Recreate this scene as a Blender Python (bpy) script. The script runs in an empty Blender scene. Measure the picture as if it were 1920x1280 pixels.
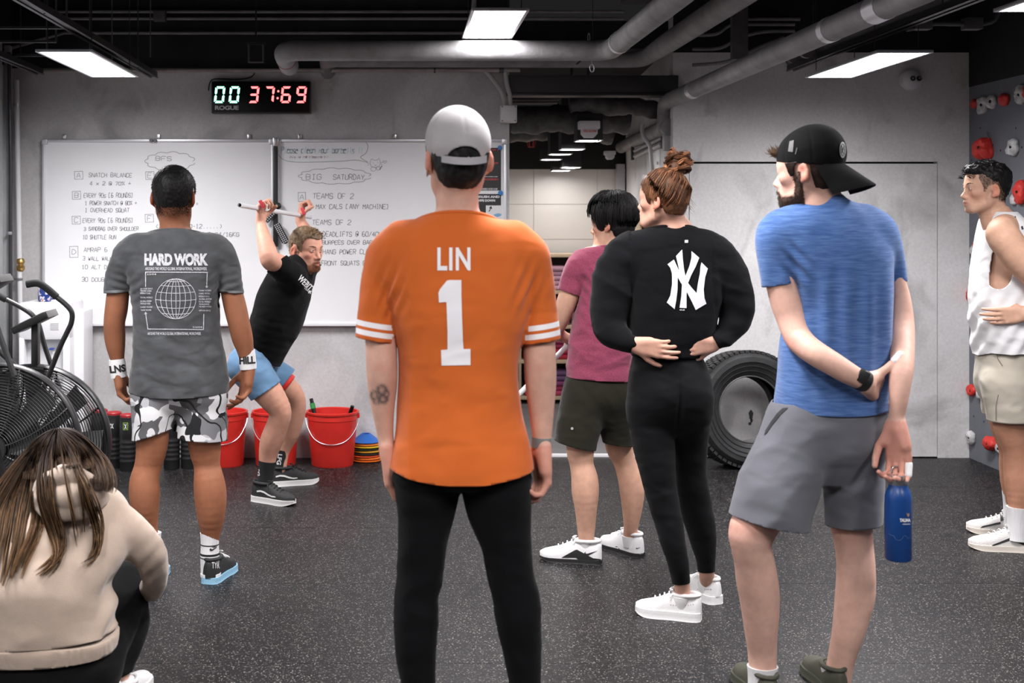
import bpy,bmesh,math,random
import numpy as np
from mathutils import Vector,Matrix
from mathutils.bvhtree import BVHTree
random.seed(7);np.random.seed(7)
scene=bpy.context.scene
COL=scene.collection
# ------ camera, light, exposure
FPX,VX,VY,CAMZ=2500.0,750.0,410.0,1.52
cam_data=bpy.data.cameras.new('camera')
cam_data.sensor_width=36.0
cam_data.lens=FPX/1920*36.0
cam_data.shift_x=(960-VX)/1920
cam_data.shift_y=-(640-VY)/1920
cam_data.clip_start=0.05
cam_data.dof.use_dof=True
cam_data.dof.focus_distance=6.0
cam_data.dof.aperture_fstop=4.5
camera=bpy.data.objects.new('camera',cam_data);COL.objects.link(camera)
camera.location=(0,0,CAMZ);camera.rotation_euler=(math.pi/2,0,0)
scene.camera=camera
world=bpy.data.worlds.new('world');scene.world=world
world.use_nodes=True
world.node_tree.nodes['Background'].inputs[0].default_value=(0.5,0.5,0.52,1)
world.node_tree.nodes['Background'].inputs[1].default_value=0.02
scene.view_settings.view_transform='Standard'
scene.view_settings.look='None'
scene.view_settings.gamma=1.0
scene.view_settings.use_curve_mapping=False
scene.view_settings.exposure=0.35
LAMP_STRENGTH=86.0
LAMP_COLOR=(1.0,0.975,0.985,1)
# ------ helpers
def W(px,py,Y):
 """point at depth Y seen at photograph pixel (px, py)"""
 return Vector(((px-VX)/FPX*Y,Y,CAMZ-(py-VY)/FPX*Y))
def tag(o,label=None,cat=None,group=None,kind=None):
 if label:o['label']=label
 if cat:o['category']=cat
 if group:o['group']=group
 if kind:o['kind']=kind
 return o
def empty(name,loc=(0,0,0),rz=0,label=None,cat=None,group=None):
 o=bpy.data.objects.new(name,None);COL.objects.link(o)
 o.location=loc;o.rotation_euler=(0,0,rz);o.empty_display_size=0.05
 return tag(o,label,cat,group)
def set_parent(o,p):
 o.parent=p
 bpy.context.view_layer.update()
 o.matrix_parent_inverse=world_matrix(p).inverted()
 return o
def world_matrix(p):
 m=Matrix.LocRotScale(p.location,p.rotation_euler,p.scale)
 return world_matrix(p.parent) @ p.matrix_parent_inverse @ m if p.parent else m
def link_mesh(name,me,mat=None,parent=None,world=True):
 o=bpy.data.objects.new(name,me);COL.objects.link(o)
 if mat is not None:
  for m in(mat if isinstance(mat,(list,tuple))else[mat]):me.materials.append(m)
 if parent is not None:
  o.parent=parent
  if world:o.matrix_parent_inverse=world_matrix(parent).inverted()
 return o
def from_bm(name,bm,mat=None,parent=None,smooth=True,world=True,angle=None):
 me=bpy.data.meshes.new(name)
 bmesh.ops.recalc_face_normals(bm,faces=bm.faces)
 bm.to_mesh(me);bm.free()
 if smooth and len(me.polygons):
  me.polygons.foreach_set('use_smooth',[True]*len(me.polygons))
  try:me.set_sharp_from_angle(angle=math.radians(angle or 40))
  except Exception:pass
 return link_mesh(name,me,mat,parent,world)
def from_np(name,V,F,mat=None,parent=None,smooth=True,cols=None,mats=None):
 me=bpy.data.meshes.new(name)
 me.from_pydata(V.tolist()if hasattr(V,'tolist')else V,[],F if isinstance(F,list)else F.tolist())
 if smooth:me.polygons.foreach_set('use_smooth',[True]*len(me.polygons))
 if cols is not None:
  ca=me.color_attributes.new('Col','FLOAT_COLOR','POINT')
  c4=np.ones((len(V),4),np.float32);c4[:,:3]=cols
  ca.data.foreach_set('color',c4.ravel())
 o=link_mesh(name,me,mat,parent)
 if mats is not None:me.polygons.foreach_set('material_index',np.asarray(mats,np.int32))
 return o
def box(bm,c,s,bev=0.0,rot=None):
 r=bmesh.ops.create_cube(bm,size=1.0)
 vs=r['verts']
 M=Matrix.Translation(Vector(c)) @ (rot.to_4x4()if rot is not None else Matrix.Identity(4)) @ Matrix.Diagonal((s[0],s[1],s[2],1))
 bmesh.ops.transform(bm,matrix=M,verts=vs)
 if bev>0:
  es=list({e for v in vs for e in v.link_edges})
  bmesh.ops.bevel(bm,geom=es,offset=bev,segments=2,affect='EDGES',profile=0.6)
def frame_of(d):
 d=Vector(d).normalized()
 u=Vector((0,0,1))if abs(d.z)<0.9 else Vector((1,0,0))
 a=d.cross(u).normalized();b=d.cross(a).normalized()
 return a,b
def tube(bm,pts,r,seg=10,cap=True,closed=False):
 pts=[Vector(p)for p in pts];n=len(pts)
 rr=r if isinstance(r,(list,tuple))else[r]*n
 rings=[];a=None
 for i,p in enumerate(pts):
  if closed:d=(pts[(i+1)%n]-pts[i-1])
  else:d=pts[min(i+1,n-1)]-pts[max(i-1,0)]
  d.normalize()
  if a is None:a,b=frame_of(d)
  else:
   a=(a-d*a.dot(d)).normalized();b=d.cross(a)
  rings.append([bm.verts.new(p+(a*math.cos(t)+b*math.sin(t))*rr[i])for t in[2*math.pi*k/seg for k in range(seg)]])
 m=n if closed else n-1
 for i in range(m):
  A,B=rings[i],rings[(i+1)%n]
  for k in range(seg):
   bm.faces.new((A[k],A[(k+1)%seg],B[(k+1)%seg],B[k]))
 if cap and not closed:
  bm.faces.new(rings[0][::-1]);bm.faces.new(rings[-1])
def cyl(bm,a,b,r,seg=16,r2=None):
 tube(bm,[a,b],[r,r if r2 is None else r2],seg)
def lathe(bm,prof,c=(0,0,0),seg=24,mat=None,closed=False):
 """profile of (radius, height) pairs turned about z"""
 c=Vector(c);rings=[]
 for r,z in prof:
  if r<1e-6:rings.append([bm.verts.new(mat @ Vector((0,0,z))+c if mat else c+Vector((0,0,z)))])
  else:
   ring=[]
   for k in range(seg):
    t=2*math.pi*k/seg;v=Vector((r*math.cos(t),r*math.sin(t),z))
    ring.append(bm.verts.new((mat @ v if mat else v)+c))
   rings.append(ring)
 pairs=list(zip(rings,rings[1:]))+([(rings[-1],rings[0])]if closed else[])
 for A,B in pairs:
  for k in range(seg):
   k2=(k+1)%seg
   if len(A)==1 and len(B)==1:continue
   if len(A)==1:bm.faces.new((A[0],B[k],B[k2]))
   elif len(B)==1:bm.faces.new((A[k],A[k2],B[0]))
   else:bm.faces.new((A[k],A[k2],B[k2],B[k]))
def prism(bm,poly,depth,M=None):
 """extrude a polygon (x, y) by depth along z, then transform"""
 v0=[bm.verts.new((x,y,0))for x,y in poly];v1=[bm.verts.new((x,y,depth))for x,y in poly]
 n=len(poly)
 bm.faces.new(v0[::-1]);bm.faces.new(v1)
 for i in range(n):bm.faces.new((v0[i],v0[(i+1)%n],v1[(i+1)%n],v1[i]))
 if M is not None:bmesh.ops.transform(bm,matrix=M,verts=v0+v1)
def arc(p0,p1,p2,n=6):
 p0,p1,p2=Vector(p0),Vector(p1),Vector(p2)
 return[p0*(1-t)**2+p1*2*t*(1-t)+p2*t*t for t in[i/n for i in range(n+1)]]
def smoothpts(P,sub=6):
 """Catmull-Rom through points of any dimension"""
 P=[np.array(p,float)for p in P];out=[]
 for i in range(len(P)-1):
  a=P[max(i-1,0)];b=P[i];c=P[i+1];d=P[min(i+2,len(P)-1)]
  for k in range(sub):
   t=k/sub
   out.append(0.5*((2*b)+(c-a)*t+(2*a-5*b+4*c-d)*t*t+(3*b-a-3*c+d)*t**3))
 out.append(P[-1]);return out
# ------ materials
def M(name,col,rough=0.5,metal=0.0,var=0.0,vscale=8.0,bump=0.0,bscale=300.0,sheen=0.0,spec=0.5,sss=0.0,attr=False,emit=0.0,stretch=(1,1,1),col2=None,detail=3.0,coat=0.0,wrinkle=0.0,wscale=7.0):
 m=bpy.data.materials.new(name);m.use_nodes=True
 nt=m.node_tree;N=nt.nodes;L=nt.links
 b=N['Principled BSDF']
 c=tuple(col)+(1,)
 b.inputs['Base Color'].default_value=c
 b.inputs['Roughness'].default_value=rough
 b.inputs['Metallic'].default_value=metal
 b.inputs['Specular IOR Level'].default_value=spec
 if coat:b.inputs['Coat Weight'].default_value=coat
 if sheen:
  b.inputs['Sheen Weight'].default_value=sheen;b.inputs['Sheen Roughness'].default_value=0.5
 if sss:
  b.inputs['Subsurface Weight'].default_value=sss
  b.inputs['Subsurface Radius'].default_value=(1.0,0.35,0.2);b.inputs['Subsurface Scale'].default_value=0.006
 if emit:
  b.inputs['Emission Color'].default_value=c;b.inputs['Emission Strength'].default_value=emit
 tc=N.new('ShaderNodeTexCoord');mp=N.new('ShaderNodeMapping');mp.inputs['Scale'].default_value=stretch
 L.new(tc.outputs['Object'],mp.inputs['Vector'])
 src=None
 if attr:
  at=N.new('ShaderNodeAttribute');at.attribute_name='Col';src=at.outputs['Color']
 if var or col2:
  nz=N.new('ShaderNodeTexNoise');nz.inputs['Scale'].default_value=vscale;nz.inputs['Detail'].default_value=detail
  nz.inputs['Roughness'].default_value=0.6
  L.new(mp.outputs[0],nz.inputs['Vector'])
  mx=N.new('ShaderNodeMix');mx.data_type='RGBA'
  if src is not None:
   mx.blend_type='MULTIPLY';mx.inputs[0].default_value=1.0
   rp=N.new('ShaderNodeMapRange');rp.inputs[1].default_value=0.3;rp.inputs[2].default_value=0.7
   rp.inputs[3].default_value=1-var;rp.inputs[4].default_value=1+var*0.5
   L.new(nz.outputs[0],rp.inputs[0]);L.new(src,mx.inputs[6]);L.new(rp.outputs[0],mx.inputs[7])
  else:
   c2=col2 if col2 else tuple(min(1,x*(1+var))for x in col)
   c1=col if col2 else tuple(x*(1-var)for x in col)
   rp=N.new('ShaderNodeMapRange');rp.inputs[1].default_value=0.32;rp.inputs[2].default_value=0.68
   L.new(nz.outputs[0],rp.inputs[0]);L.new(rp.outputs[0],mx.inputs[0])
   mx.inputs[6].default_value=tuple(c1)+(1,);mx.inputs[7].default_value=tuple(c2)+(1,)
  src=mx.outputs[2]
 if src is not None:L.new(src,b.inputs['Base Color'])
 if bump:
  n2=N.new('ShaderNodeTexNoise');n2.inputs['Scale'].default_value=bscale;n2.inputs['Detail'].default_value=4
  L.new(mp.outputs[0],n2.inputs['Vector'])
  bp=N.new('ShaderNodeBump');bp.inputs['Strength'].default_value=bump;bp.inputs['Distance'].default_value=0.01
  L.new(n2.outputs[0],bp.inputs['Height']);L.new(bp.outputs[0],b.inputs['Normal'])
  if wrinkle:
   n3=N.new('ShaderNodeTexNoise');n3.inputs['Scale'].default_value=wscale;n3.inputs['Detail'].default_value=1.2;n3.inputs['Distortion'].default_value=.35
   m3=N.new('ShaderNodeMapping');m3.inputs['Rotation'].default_value=(.5,.3,.6);m3.inputs['Scale'].default_value=(1,1,2.0);L.new(tc.outputs['Object'],m3.inputs[0]);L.new(m3.outputs[0],n3.inputs['Vector'])
   b3=N.new('ShaderNodeBump');b3.inputs['Strength'].default_value=wrinkle;b3.inputs['Distance'].default_value=0.03
   L.new(n3.outputs[0],b3.inputs['Height']);L.new(b3.outputs[0],bp.inputs['Normal'])
 return m
def emission(name,col,strength):
 m=bpy.data.materials.new(name);m.use_nodes=True
 N=m.node_tree.nodes;N.remove(N['Principled BSDF'])
 e=N.new('ShaderNodeEmission');e.inputs[0].default_value=tuple(col)[:3]+(1,);e.inputs[1].default_value=strength
 m.node_tree.links.new(e.outputs[0],N['Material Output'].inputs[0])
 return m
def concrete(name,c1,c2,c3,smear=1.0):
 m=bpy.data.materials.new(name);m.use_nodes=True
 nt=m.node_tree;N=nt.nodes;L=nt.links;b=N['Principled BSDF']
 b.inputs['Roughness'].default_value=0.62;b.inputs['Specular IOR Level'].default_value=0.35
 tc=N.new('ShaderNodeTexCoord')
 def nz(scale,detail,dist=0.0,st=(1,1,1)):
  mp=N.new('ShaderNodeMapping');mp.inputs['Scale'].default_value=st
  n=N.new('ShaderNodeTexNoise');n.inputs['Scale'].default_value=scale;n.inputs['Detail'].default_value=detail
  n.inputs['Distortion'].default_value=dist
  L.new(tc.outputs['Object'],mp.inputs[0]);L.new(mp.outputs[0],n.inputs['Vector']);return n.outputs[0]
 def ramp(v,a,bb):
  r=N.new('ShaderNodeMapRange');r.inputs[1].default_value=a;r.inputs[2].default_value=bb;L.new(v,r.inputs[0]);return r.outputs[0]
 def mix(f,a,bb):
  x=N.new('ShaderNodeMix');x.data_type='RGBA';L.new(f,x.inputs[0])
  for i,v in((6,a),(7,bb)):
   if isinstance(v,tuple):x.inputs[i].default_value=v+(1,)
   else:L.new(v,x.inputs[i])
  return x.outputs[2]
 big=ramp(nz(1.1,5,0.6),0.35,0.68)
 med=ramp(nz(2.6,7,0.5,(1,1,0.7)),0.52,0.75)
 fine=ramp(nz(60,3),0.3,0.7)
 base=mix(big,c1,c2)
 base=mix(med,base,c3)
 trowel=ramp(nz(3.2,8,0.8,(1,1,0.8)),0.30,0.46)
 base=mix(trowel,tuple(x*.74 for x in c1),base)
 x=N.new('ShaderNodeMix');x.data_type='RGBA';x.blend_type='MULTIPLY';x.inputs[0].default_value=0.12
 L.new(base,x.inputs[6]);L.new(fine,x.inputs[7])
 L.new(x.outputs[2],b.inputs['Base Color'])
 bp=N.new('ShaderNodeBump');bp.inputs['Strength'].default_value=0.12;bp.inputs['Distance'].default_value=0.01
 L.new(nz(18,6,1.0),bp.inputs['Height']);L.new(bp.outputs[0],b.inputs['Normal'])
 return m
def rubber_floor(name):
 m=bpy.data.materials.new(name);m.use_nodes=True
 nt=m.node_tree;N=nt.nodes;L=nt.links;b=N['Principled BSDF']
 tc=N.new('ShaderNodeTexCoord')
 def flecks(scale,thr,size):
  v=N.new('ShaderNodeTexVoronoi');v.inputs['Scale'].default_value=scale;v.inputs['Randomness'].default_value=1
  mp=N.new('ShaderNodeMapping');mp.inputs['Rotation'].default_value=(0,0,scale)
  L.new(tc.outputs['Object'],mp.inputs[0]);L.new(mp.outputs[0],v.inputs['Vector'])
  s=N.new('ShaderNodeSeparateColor');L.new(v.outputs['Color'],s.inputs[0])
  g=N.new('ShaderNodeMath');g.operation='GREATER_THAN';g.inputs[1].default_value=thr;L.new(s.outputs[0],g.inputs[0])
  l=N.new('ShaderNodeMath');l.operation='LESS_THAN';l.inputs[1].default_value=size;L.new(v.outputs['Distance'],l.inputs[0])
  q=N.new('ShaderNodeMath');q.operation='MULTIPLY';L.new(g.outputs[0],q.inputs[0]);L.new(l.outputs[0],q.inputs[1])
  return q.outputs[0],s.outputs[1]
 f1,r1=flecks(150,0.84,0.42);f2,r2=flecks(260,0.89,0.45)
 mx=N.new('ShaderNodeMath');mx.operation='MAXIMUM';L.new(f1,mx.inputs[0]);L.new(f2,mx.inputs[1])
 nz=N.new('ShaderNodeTexNoise');nz.inputs['Scale'].default_value=2.2;nz.inputs['Detail'].default_value=5
 L.new(tc.outputs['Object'],nz.inputs['Vector'])
 bc=N.new('ShaderNodeMix');bc.data_type='RGBA';L.new(nz.outputs[0],bc.inputs[0])
 bc.inputs[6].default_value=(0.0045,0.0045,0.0055,1);bc.inputs[7].default_value=(0.0085,0.0082,0.0092,1)
 fc=N.new('ShaderNodeMix');fc.data_type='RGBA';L.new(r1,fc.inputs[0])
 fc.inputs[6].default_value=(0.045,0.044,0.044,1);fc.inputs[7].default_value=(0.25,0.23,0.21,1)
 fm=N.new('ShaderNodeMix');fm.data_type='RGBA';L.new(mx.outputs[0],fm.inputs[0])
 L.new(bc.outputs[2],fm.inputs[6]);L.new(fc.outputs[2],fm.inputs[7])
 L.new(fm.outputs[2],b.inputs['Base Color'])
 rr=N.new('ShaderNodeMapRange');rr.inputs[3].default_value=0.34;rr.inputs[4].default_value=0.52
 L.new(nz.outputs[0],rr.inputs[0]);L.new(rr.outputs[0],b.inputs['Roughness'])
 b.inputs['Specular IOR Level'].default_value=0.20
 n2=N.new('ShaderNodeTexNoise');n2.inputs['Scale'].default_value=220;n2.inputs['Detail'].default_value=3
 L.new(tc.outputs['Object'],n2.inputs['Vector'])
 bp=N.new('ShaderNodeBump');bp.inputs['Strength'].default_value=0.22;bp.inputs['Distance'].default_value=0.004
 L.new(n2.outputs[0],bp.inputs['Height']);L.new(bp.outputs[0],b.inputs['Normal'])
 return m
MT={}
MT['concrete']=concrete('concrete_plaster',(0.48,0.47,0.475),(0.60,0.59,0.595),(0.66,0.65,0.66))
MT['concrete_pale']=concrete('pale_plaster',(0.64,0.63,0.635),(0.74,0.73,0.74),(0.80,0.79,0.80))
MT['floor']=rubber_floor('speckled_rubber')
MT['black_paint']=M('black_ceiling_paint',(0.009,0.009,0.0095),0.8,var=0.3)
MT['black']=M('black_plastic',(0.012,0.012,0.013),0.42)
MT['black_metal']=M('black_metal',(0.014,0.014,0.015),0.38,0.0,spec=0.6)
MT['black_gloss']=M('glossy_black',(0.005,0.005,0.006),0.3,spec=.2)
MT['rubber']=M('tyre_rubber',(0.022,0.022,0.023),0.55,var=0.35,vscale=6,bump=0.2,bscale=90)
MT['grey_pipe']=M('grey_painted_pipe',(0.21,0.205,0.21),0.6,var=0.22,vscale=7,bump=0.25,bscale=40)
MT['dark_pipe']=M('dark_painted_pipe',(0.085,0.083,0.085),0.6,var=0.2)
MT['dark_steel']=M('dark_steel',(0.07,0.07,0.075),0.35,0.6)
MT['steel']=M('steel',(0.62,0.62,0.64),0.28,1.0)
MT['alu']=M('aluminium_trim',(0.62,0.62,0.65),0.4,0.7)
MT['white_plastic']=M('white_plastic',(0.72,0.72,0.74),0.35)
MT['white_board']=M('whiteboard_enamel',(0.83,0.835,0.855),0.22,var=0.02,vscale=2)
MT['ink']=M('marker_ink',(0.17,0.17,0.18),0.6)
MT['ink_teal']=M('faded_teal_ink',(0.50,0.70,0.74),0.6)
MT['ink_red']=M('faded_red_ink',(0.72,0.50,0.52),0.6)
MT['red_plastic']=M('red_plastic',(0.60,0.025,0.018),0.38,var=0.08)
MT['brass']=M('brass',(0.65,0.42,0.15),0.3,1.0)
MT['wood']=M('birch_ply',(0.62,0.47,0.32),0.5,var=0.08,vscale=5,stretch=(1,1,8))
MT['tile']=M('white_wall_tile',(0.66,0.635,0.61),0.3)
MT['hold_red']=M('red_climbing_hold',(0.55,0.03,0.022),0.55,bump=0.2,bscale=60,var=0.1)
MT['hold_white']=M('grey_white_climbing_hold',(0.50,0.50,0.50),0.6,bump=0.35,bscale=50,var=0.35,vscale=25)
MT['hole']=M('dark_hole',(0.004,0.004,0.004),0.9)
MT['climb']=M('slate_blue_wall_paint',(0.135,0.142,0.165),0.7,var=0.05,bump=0.25,bscale=120)
MT['jamb']=M('pale_grey_paint',(0.40,0.41,0.42),0.5,var=0.08)
MT['diffuser']=emission('light_panel_diffuser',LAMP_COLOR,LAMP_STRENGTH)
MT['bulb']=emission('pendant_bulb',(1,.96,.93),60.0)
def prismatic(m,strength,p,base):
 """prismatic panel: luminous intensity falls off towards grazing angles"""
 nt=m.node_tree;N=nt.nodes;L=nt.links;g=N.new('ShaderNodeNewGeometry');d=N.new('ShaderNodeVectorMath');d.operation='DOT_PRODUCT'
 L.new(g.outputs['Incoming'],d.inputs[0]);L.new(g.outputs['Normal'],d.inputs[1])
 a=N.new('ShaderNodeMath');a.operation='ABSOLUTE';L.new(d.outputs['Value'],a.inputs[0])
 q=N.new('ShaderNodeMath');q.operation='POWER';q.inputs[1].default_value=p;L.new(a.outputs[0],q.inputs[0])
 r=N.new('ShaderNodeMath');r.operation='MULTIPLY_ADD';r.inputs[1].default_value=strength*(1-base);r.inputs[2].default_value=strength*base;L.new(q.outputs[0],r.inputs[0])
 L.new(r.outputs[0],[n for n in N if n.type=='EMISSION'][0].inputs[1])
prismatic(MT['diffuser'],LAMP_STRENGTH,.9,.02)
# ------ room shell
YB,XL,XR,YR,ZC=8.48,-2.47,3.62,-2.6,3.08
OX0,OX1,YC=(955-VX)/FPX*YB,(1262-VX)/FPX*YB,11.4
def wall_box(name,lo,hi,mat,parent=None,struct=True):
 bm=bmesh.new();lo=Vector(lo);hi=Vector(hi)
 box(bm,(lo+hi)/2,hi-lo)
 o=from_bm(name,bm,mat,parent,smooth=False)
 if struct and parent is None:o['kind']='structure'
 return o
wall_box('floor',(XL-0.15,YR-0.15,-0.12),(XR+0.15,YC+0.15,-0.012),M('screed',(0.03,0.03,0.03),0.8))
floor=bpy.data.objects['floor']
seams=[YR]+[y for y in[0.56+k for k in range(-3,8)]if y>YR+0.2]+[YB+0.03]
for a,b in zip(seams,seams[1:]):
 bm=bmesh.new();box(bm,((XL+XR)/2,(a+b)/2,-0.006),(XR-XL,b-a-0.0012,0.012),0.0006)
 from_bm('rubber_mat',bm,MT['floor'],floor,smooth=False)
wall_box('floor_corridor',(OX0,YB+0.14,-0.012),(OX1+0.0,YC,0.0),M('corridor_concrete',(0.17,0.165,0.17),0.5,var=0.15,vscale=3),None)
bm=bmesh.new();box(bm,((OX0+OX1)/2,YB+0.06,0.004),(OX1-OX0,0.05,0.022),0.002)
tag(from_bm('trim_1',bm,MT['white_plastic'],None),kind='structure')
bm=bmesh.new();box(bm,((OX0+OX1)/2,YB+0.115,0.0),(OX1-OX0,0.055,0.012),0.001)
tag(from_bm('trim_2',bm,MT['black'],None),kind='structure')
wall_box('wall_back',(XL,YB,0),(OX0,YB+0.15,ZC),MT['concrete'])
dx0,dx1,dz=W(1293,0,YB).x,W(1757,0,YB).x,W(0,305,YB).z
wall_box('wall_back_right',(OX1,YB,dz+0.007),(XR,YB+0.15,ZC),MT['concrete_pale'])
wr=bpy.data.objects['wall_back_right']
wall_box('wall_section',(dx1+0.004,YB,0),(XR,YB+0.15,dz+0.007),MT['concrete_pale'],wr)
wall_box('wall_section',(OX1,YB,0),(dx0-0.004,YB+0.15,dz+0.007),MT['concrete_pale'],wr)
wall_box('wall_section',(dx0-0.01,YB+0.07,0),(dx1+0.01,YB+0.15,dz+0.01),M('shadow_gap',(0.01,0.01,0.01),0.9),wr)
d=wall_box('door_1',(dx0,YB+0.001,0.008),(dx1,YB+0.06,dz-0.006),MT['concrete_pale'])
bm=bmesh.new()
for(x,y,rx,ry)in((1408,777,4,9),(1406,794,3,3),(1409,788,2.5,4)):
 c=W(x,y,YB);s=YB/FPX
 vs=[bm.verts.new((c.x+math.cos(t)*rx*s*(1+.2*math.sin(5*t)),YB-0.0006,c.z+math.sin(t)*ry*s))for t in[k*math.pi/9 for k in range(18)]]
 bm.faces.new(vs)
from_bm('scuff_mark',bm,M('scuff',(0.05,0.05,0.05),0.7),d,smooth=False)
wall_box('wall_left',(XL-0.15,YR,0),(XL,YB+0.15,ZC),M('left_wall_paint',(0.46,0.465,0.475),0.6,var=0.1))
wall_box('wall_right',(XR,YR,0),(XR+0.15,YB+0.15,ZC),MT['climb'])
wall_box('wall_rear',(XL,YR-0.15,0),(XR,YR,ZC),M('dark_rear_wall',(.10,.10,.105),.7))
wall_box('ceiling',(XL-0.15,YR-0.15,ZC),(XR+0.15,YB+0.15,ZC+0.15),MT['black_paint'])
bm=bmesh.new()
for k,(x,y)in enumerate([(1838,240),(1862,272),(1876,282),(1916,276),(1840,520),(1822,300),(1850,250),(1905,240),(1828,640),(1826,780),(1845,790)]):
 Yh=XR*FPX/(x-VX);p=W(x,y,Yh)
 c0=[bm.verts.new((XR-0.0008,p.y+0.007*math.cos(t),p.z+0.007*math.sin(t)))for t in[q*math.pi/5 for q in range(10)]]
 bm.faces.new(c0)
from_bm('bolt_holes',bm,MT['hole'],bpy.data.objects['wall_right'],smooth=False)['kind']='stuff'
ZT=W(0,317,YC).z
wall_box('wall_corridor_left',(OX0-0.15,YB+0.15,0),(OX0,YC,ZC),MT['concrete'])
XCR=W(1168,0,YC).x
bm=bmesh.new()
q=[(OX1,YB+0.15),(OX1,YB+0.16),(XCR+0.02,YC+0.0),(XCR+0.3,YC),(OX1+0.3,YB+0.15)]
v0=[bm.verts.new((x,y,0))for x,y in q];v1=[bm.verts.new((x,y,ZC))for x,y in q]
bm.faces.new(v0);bm.faces.new(v1[::-1])
for i in range(5):bm.faces.new((v0[i],v0[(i+1)%5],v1[(i+1)%5],v1[i]))
tag(from_bm('wall_corridor_right',bm,MT['concrete_pale'],None,smooth=False),kind='structure')
wall_box('wall_corridor_end',(OX0-0.15,YC+0.012,0),(OX1+0.3,YC+0.15,ZC),M('tile_grout',(0.52,0.5,0.48),0.8))
we=bpy.data.objects['wall_corridor_end']
wall_box('bulkhead',(OX0,YC-0.05,ZT),(XCR+0.02,YC+0.012,ZC),MT['black_paint'],we)
tw,th=0.545,0.30
bmt=bmesh.new();box(bmt,(0,0,0),(tw-0.003,0.012,th-0.003),0.001)
tme=bpy.data.meshes.new('wall_tile');bmt.to_mesh(tme);bmt.free();tme.materials.append(MT['tile'])
zz=ZT-th/2
while zz>-0.1:
 xx=W(1120,0,YC).x-tw/2
 xs_=[xx-k*tw for k in range(0,3)]+[xx+tw*0.72]
 for i,x in enumerate(xs_):
  if x-tw/2<OX0-0.35:continue
  o=bpy.data.objects.new('wall_tile',tme);COL.objects.link(o);o.parent=we
  o.location=(x,YC+0.006,zz)
  if i==3:o.scale=(0.44,1,1)
 zz-=th
wall_box('ceiling_corridor',(OX0-0.15,YB+0.15,2.62),(OX1+0.3,YC+0.15,2.8),MT['black_paint'])
bm=bmesh.new()
p0,p1=W(1155,316,YC-0.06),W(1170,0,YC-0.06)
box(bm,((p0.x+p1.x)/2,YC-0.06,ZT/2+0.02),(p1.x-p0.x,0.1,ZT+0.04),0.003)
tag(from_bm('trim_3',bm,MT['alu'],None),kind='structure')
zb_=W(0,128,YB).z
wall_box('paint_shade_band',(XL,YB-0.004,zb_),(OX0,YB,ZC),MT['black_paint'],bpy.data.objects['wall_back'])
wall_box('paint_shade_band',(OX1,YB-0.004,zb_+.10),(XR,YB,ZC),MT['black_paint'],wr)  # on this stretch, shade above the panel lights put in as a black strip
wall_box('paint_shade_band',(XR-0.004,YR,zb_-.12),(XR,YB-.004,ZC),MT['black_paint'],bpy.data.objects['wall_right'])
wall_box('paint_shade_band',(XL,YR,zb_),(XL+.004,YB-.004,ZC),MT['black_paint'],bpy.data.objects['wall_left'])
bm=bmesh.new();box(bm,(XL+0.02,8.33,1.3),(0.04,0.05,2.6),0.004);box(bm,(XL+0.012,8.1,1.3),(0.024,0.2,2.6),0.003)
tag(from_bm('trim_4',bm,MT['jamb'],None),kind='structure')
t=empty('conduit',(XL+0.03,8.29,0),0,'thin dark conduit running up the left wall beside the pale jamb','pipe')
bm=bmesh.new();tube(bm,[(XL+0.055,8.27,0.0),(XL+0.055,8.27,1.9),(XL+0.05,8.25,2.55)],0.012,10);from_bm('tube',bm,MT['dark_steel'],t)
bm=bmesh.new();box(bm,(XL+0.05,8.265,1.43),(0.03,0.03,0.02),0.003);from_bm('clamp',bm,MT['steel'],t)
t=empty('water_pipe',W(35,600,8.38),0,'slim white water pipe with brass valve on the left of the back wall','pipe')
bm=bmesh.new();a=W(31,150,8.4);b=W(39,640,8.4)
tube(bm,[a,(a+b)/2,b],0.0165,12);from_bm('tube',bm,MT['white_plastic'],t)
bm=bmesh.new();c=W(38.5,496,8.4)
lathe(bm,[(0,.04),(.018,.04),(.026,.03),(.026,.012),(.02,.006),(.02,-.004),(.027,-.01),(.027,-.03),(.018,-.042),(0,-.042)],c,14);from_bm('brass_valve',bm,MT['brass'],t)['label']='brass valve fitting'
for y in(197,523):
 bm=bmesh.new();c=W(33 if y<300 else 37,y,8.41);tube(bm,[c+Vector((-0.05,0.05,0)),c+Vector((-.05,-.0,0)),c+Vector((0.022,-0.018,0))],0.006,8)
 lathe(bm,[(.019,-.008),(.022,-.008),(.022,.008),(.019,.008)],c+Vector((0,-.01,0)),14,closed=True);from_bm('clamp',bm,MT['steel'],t)
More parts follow.
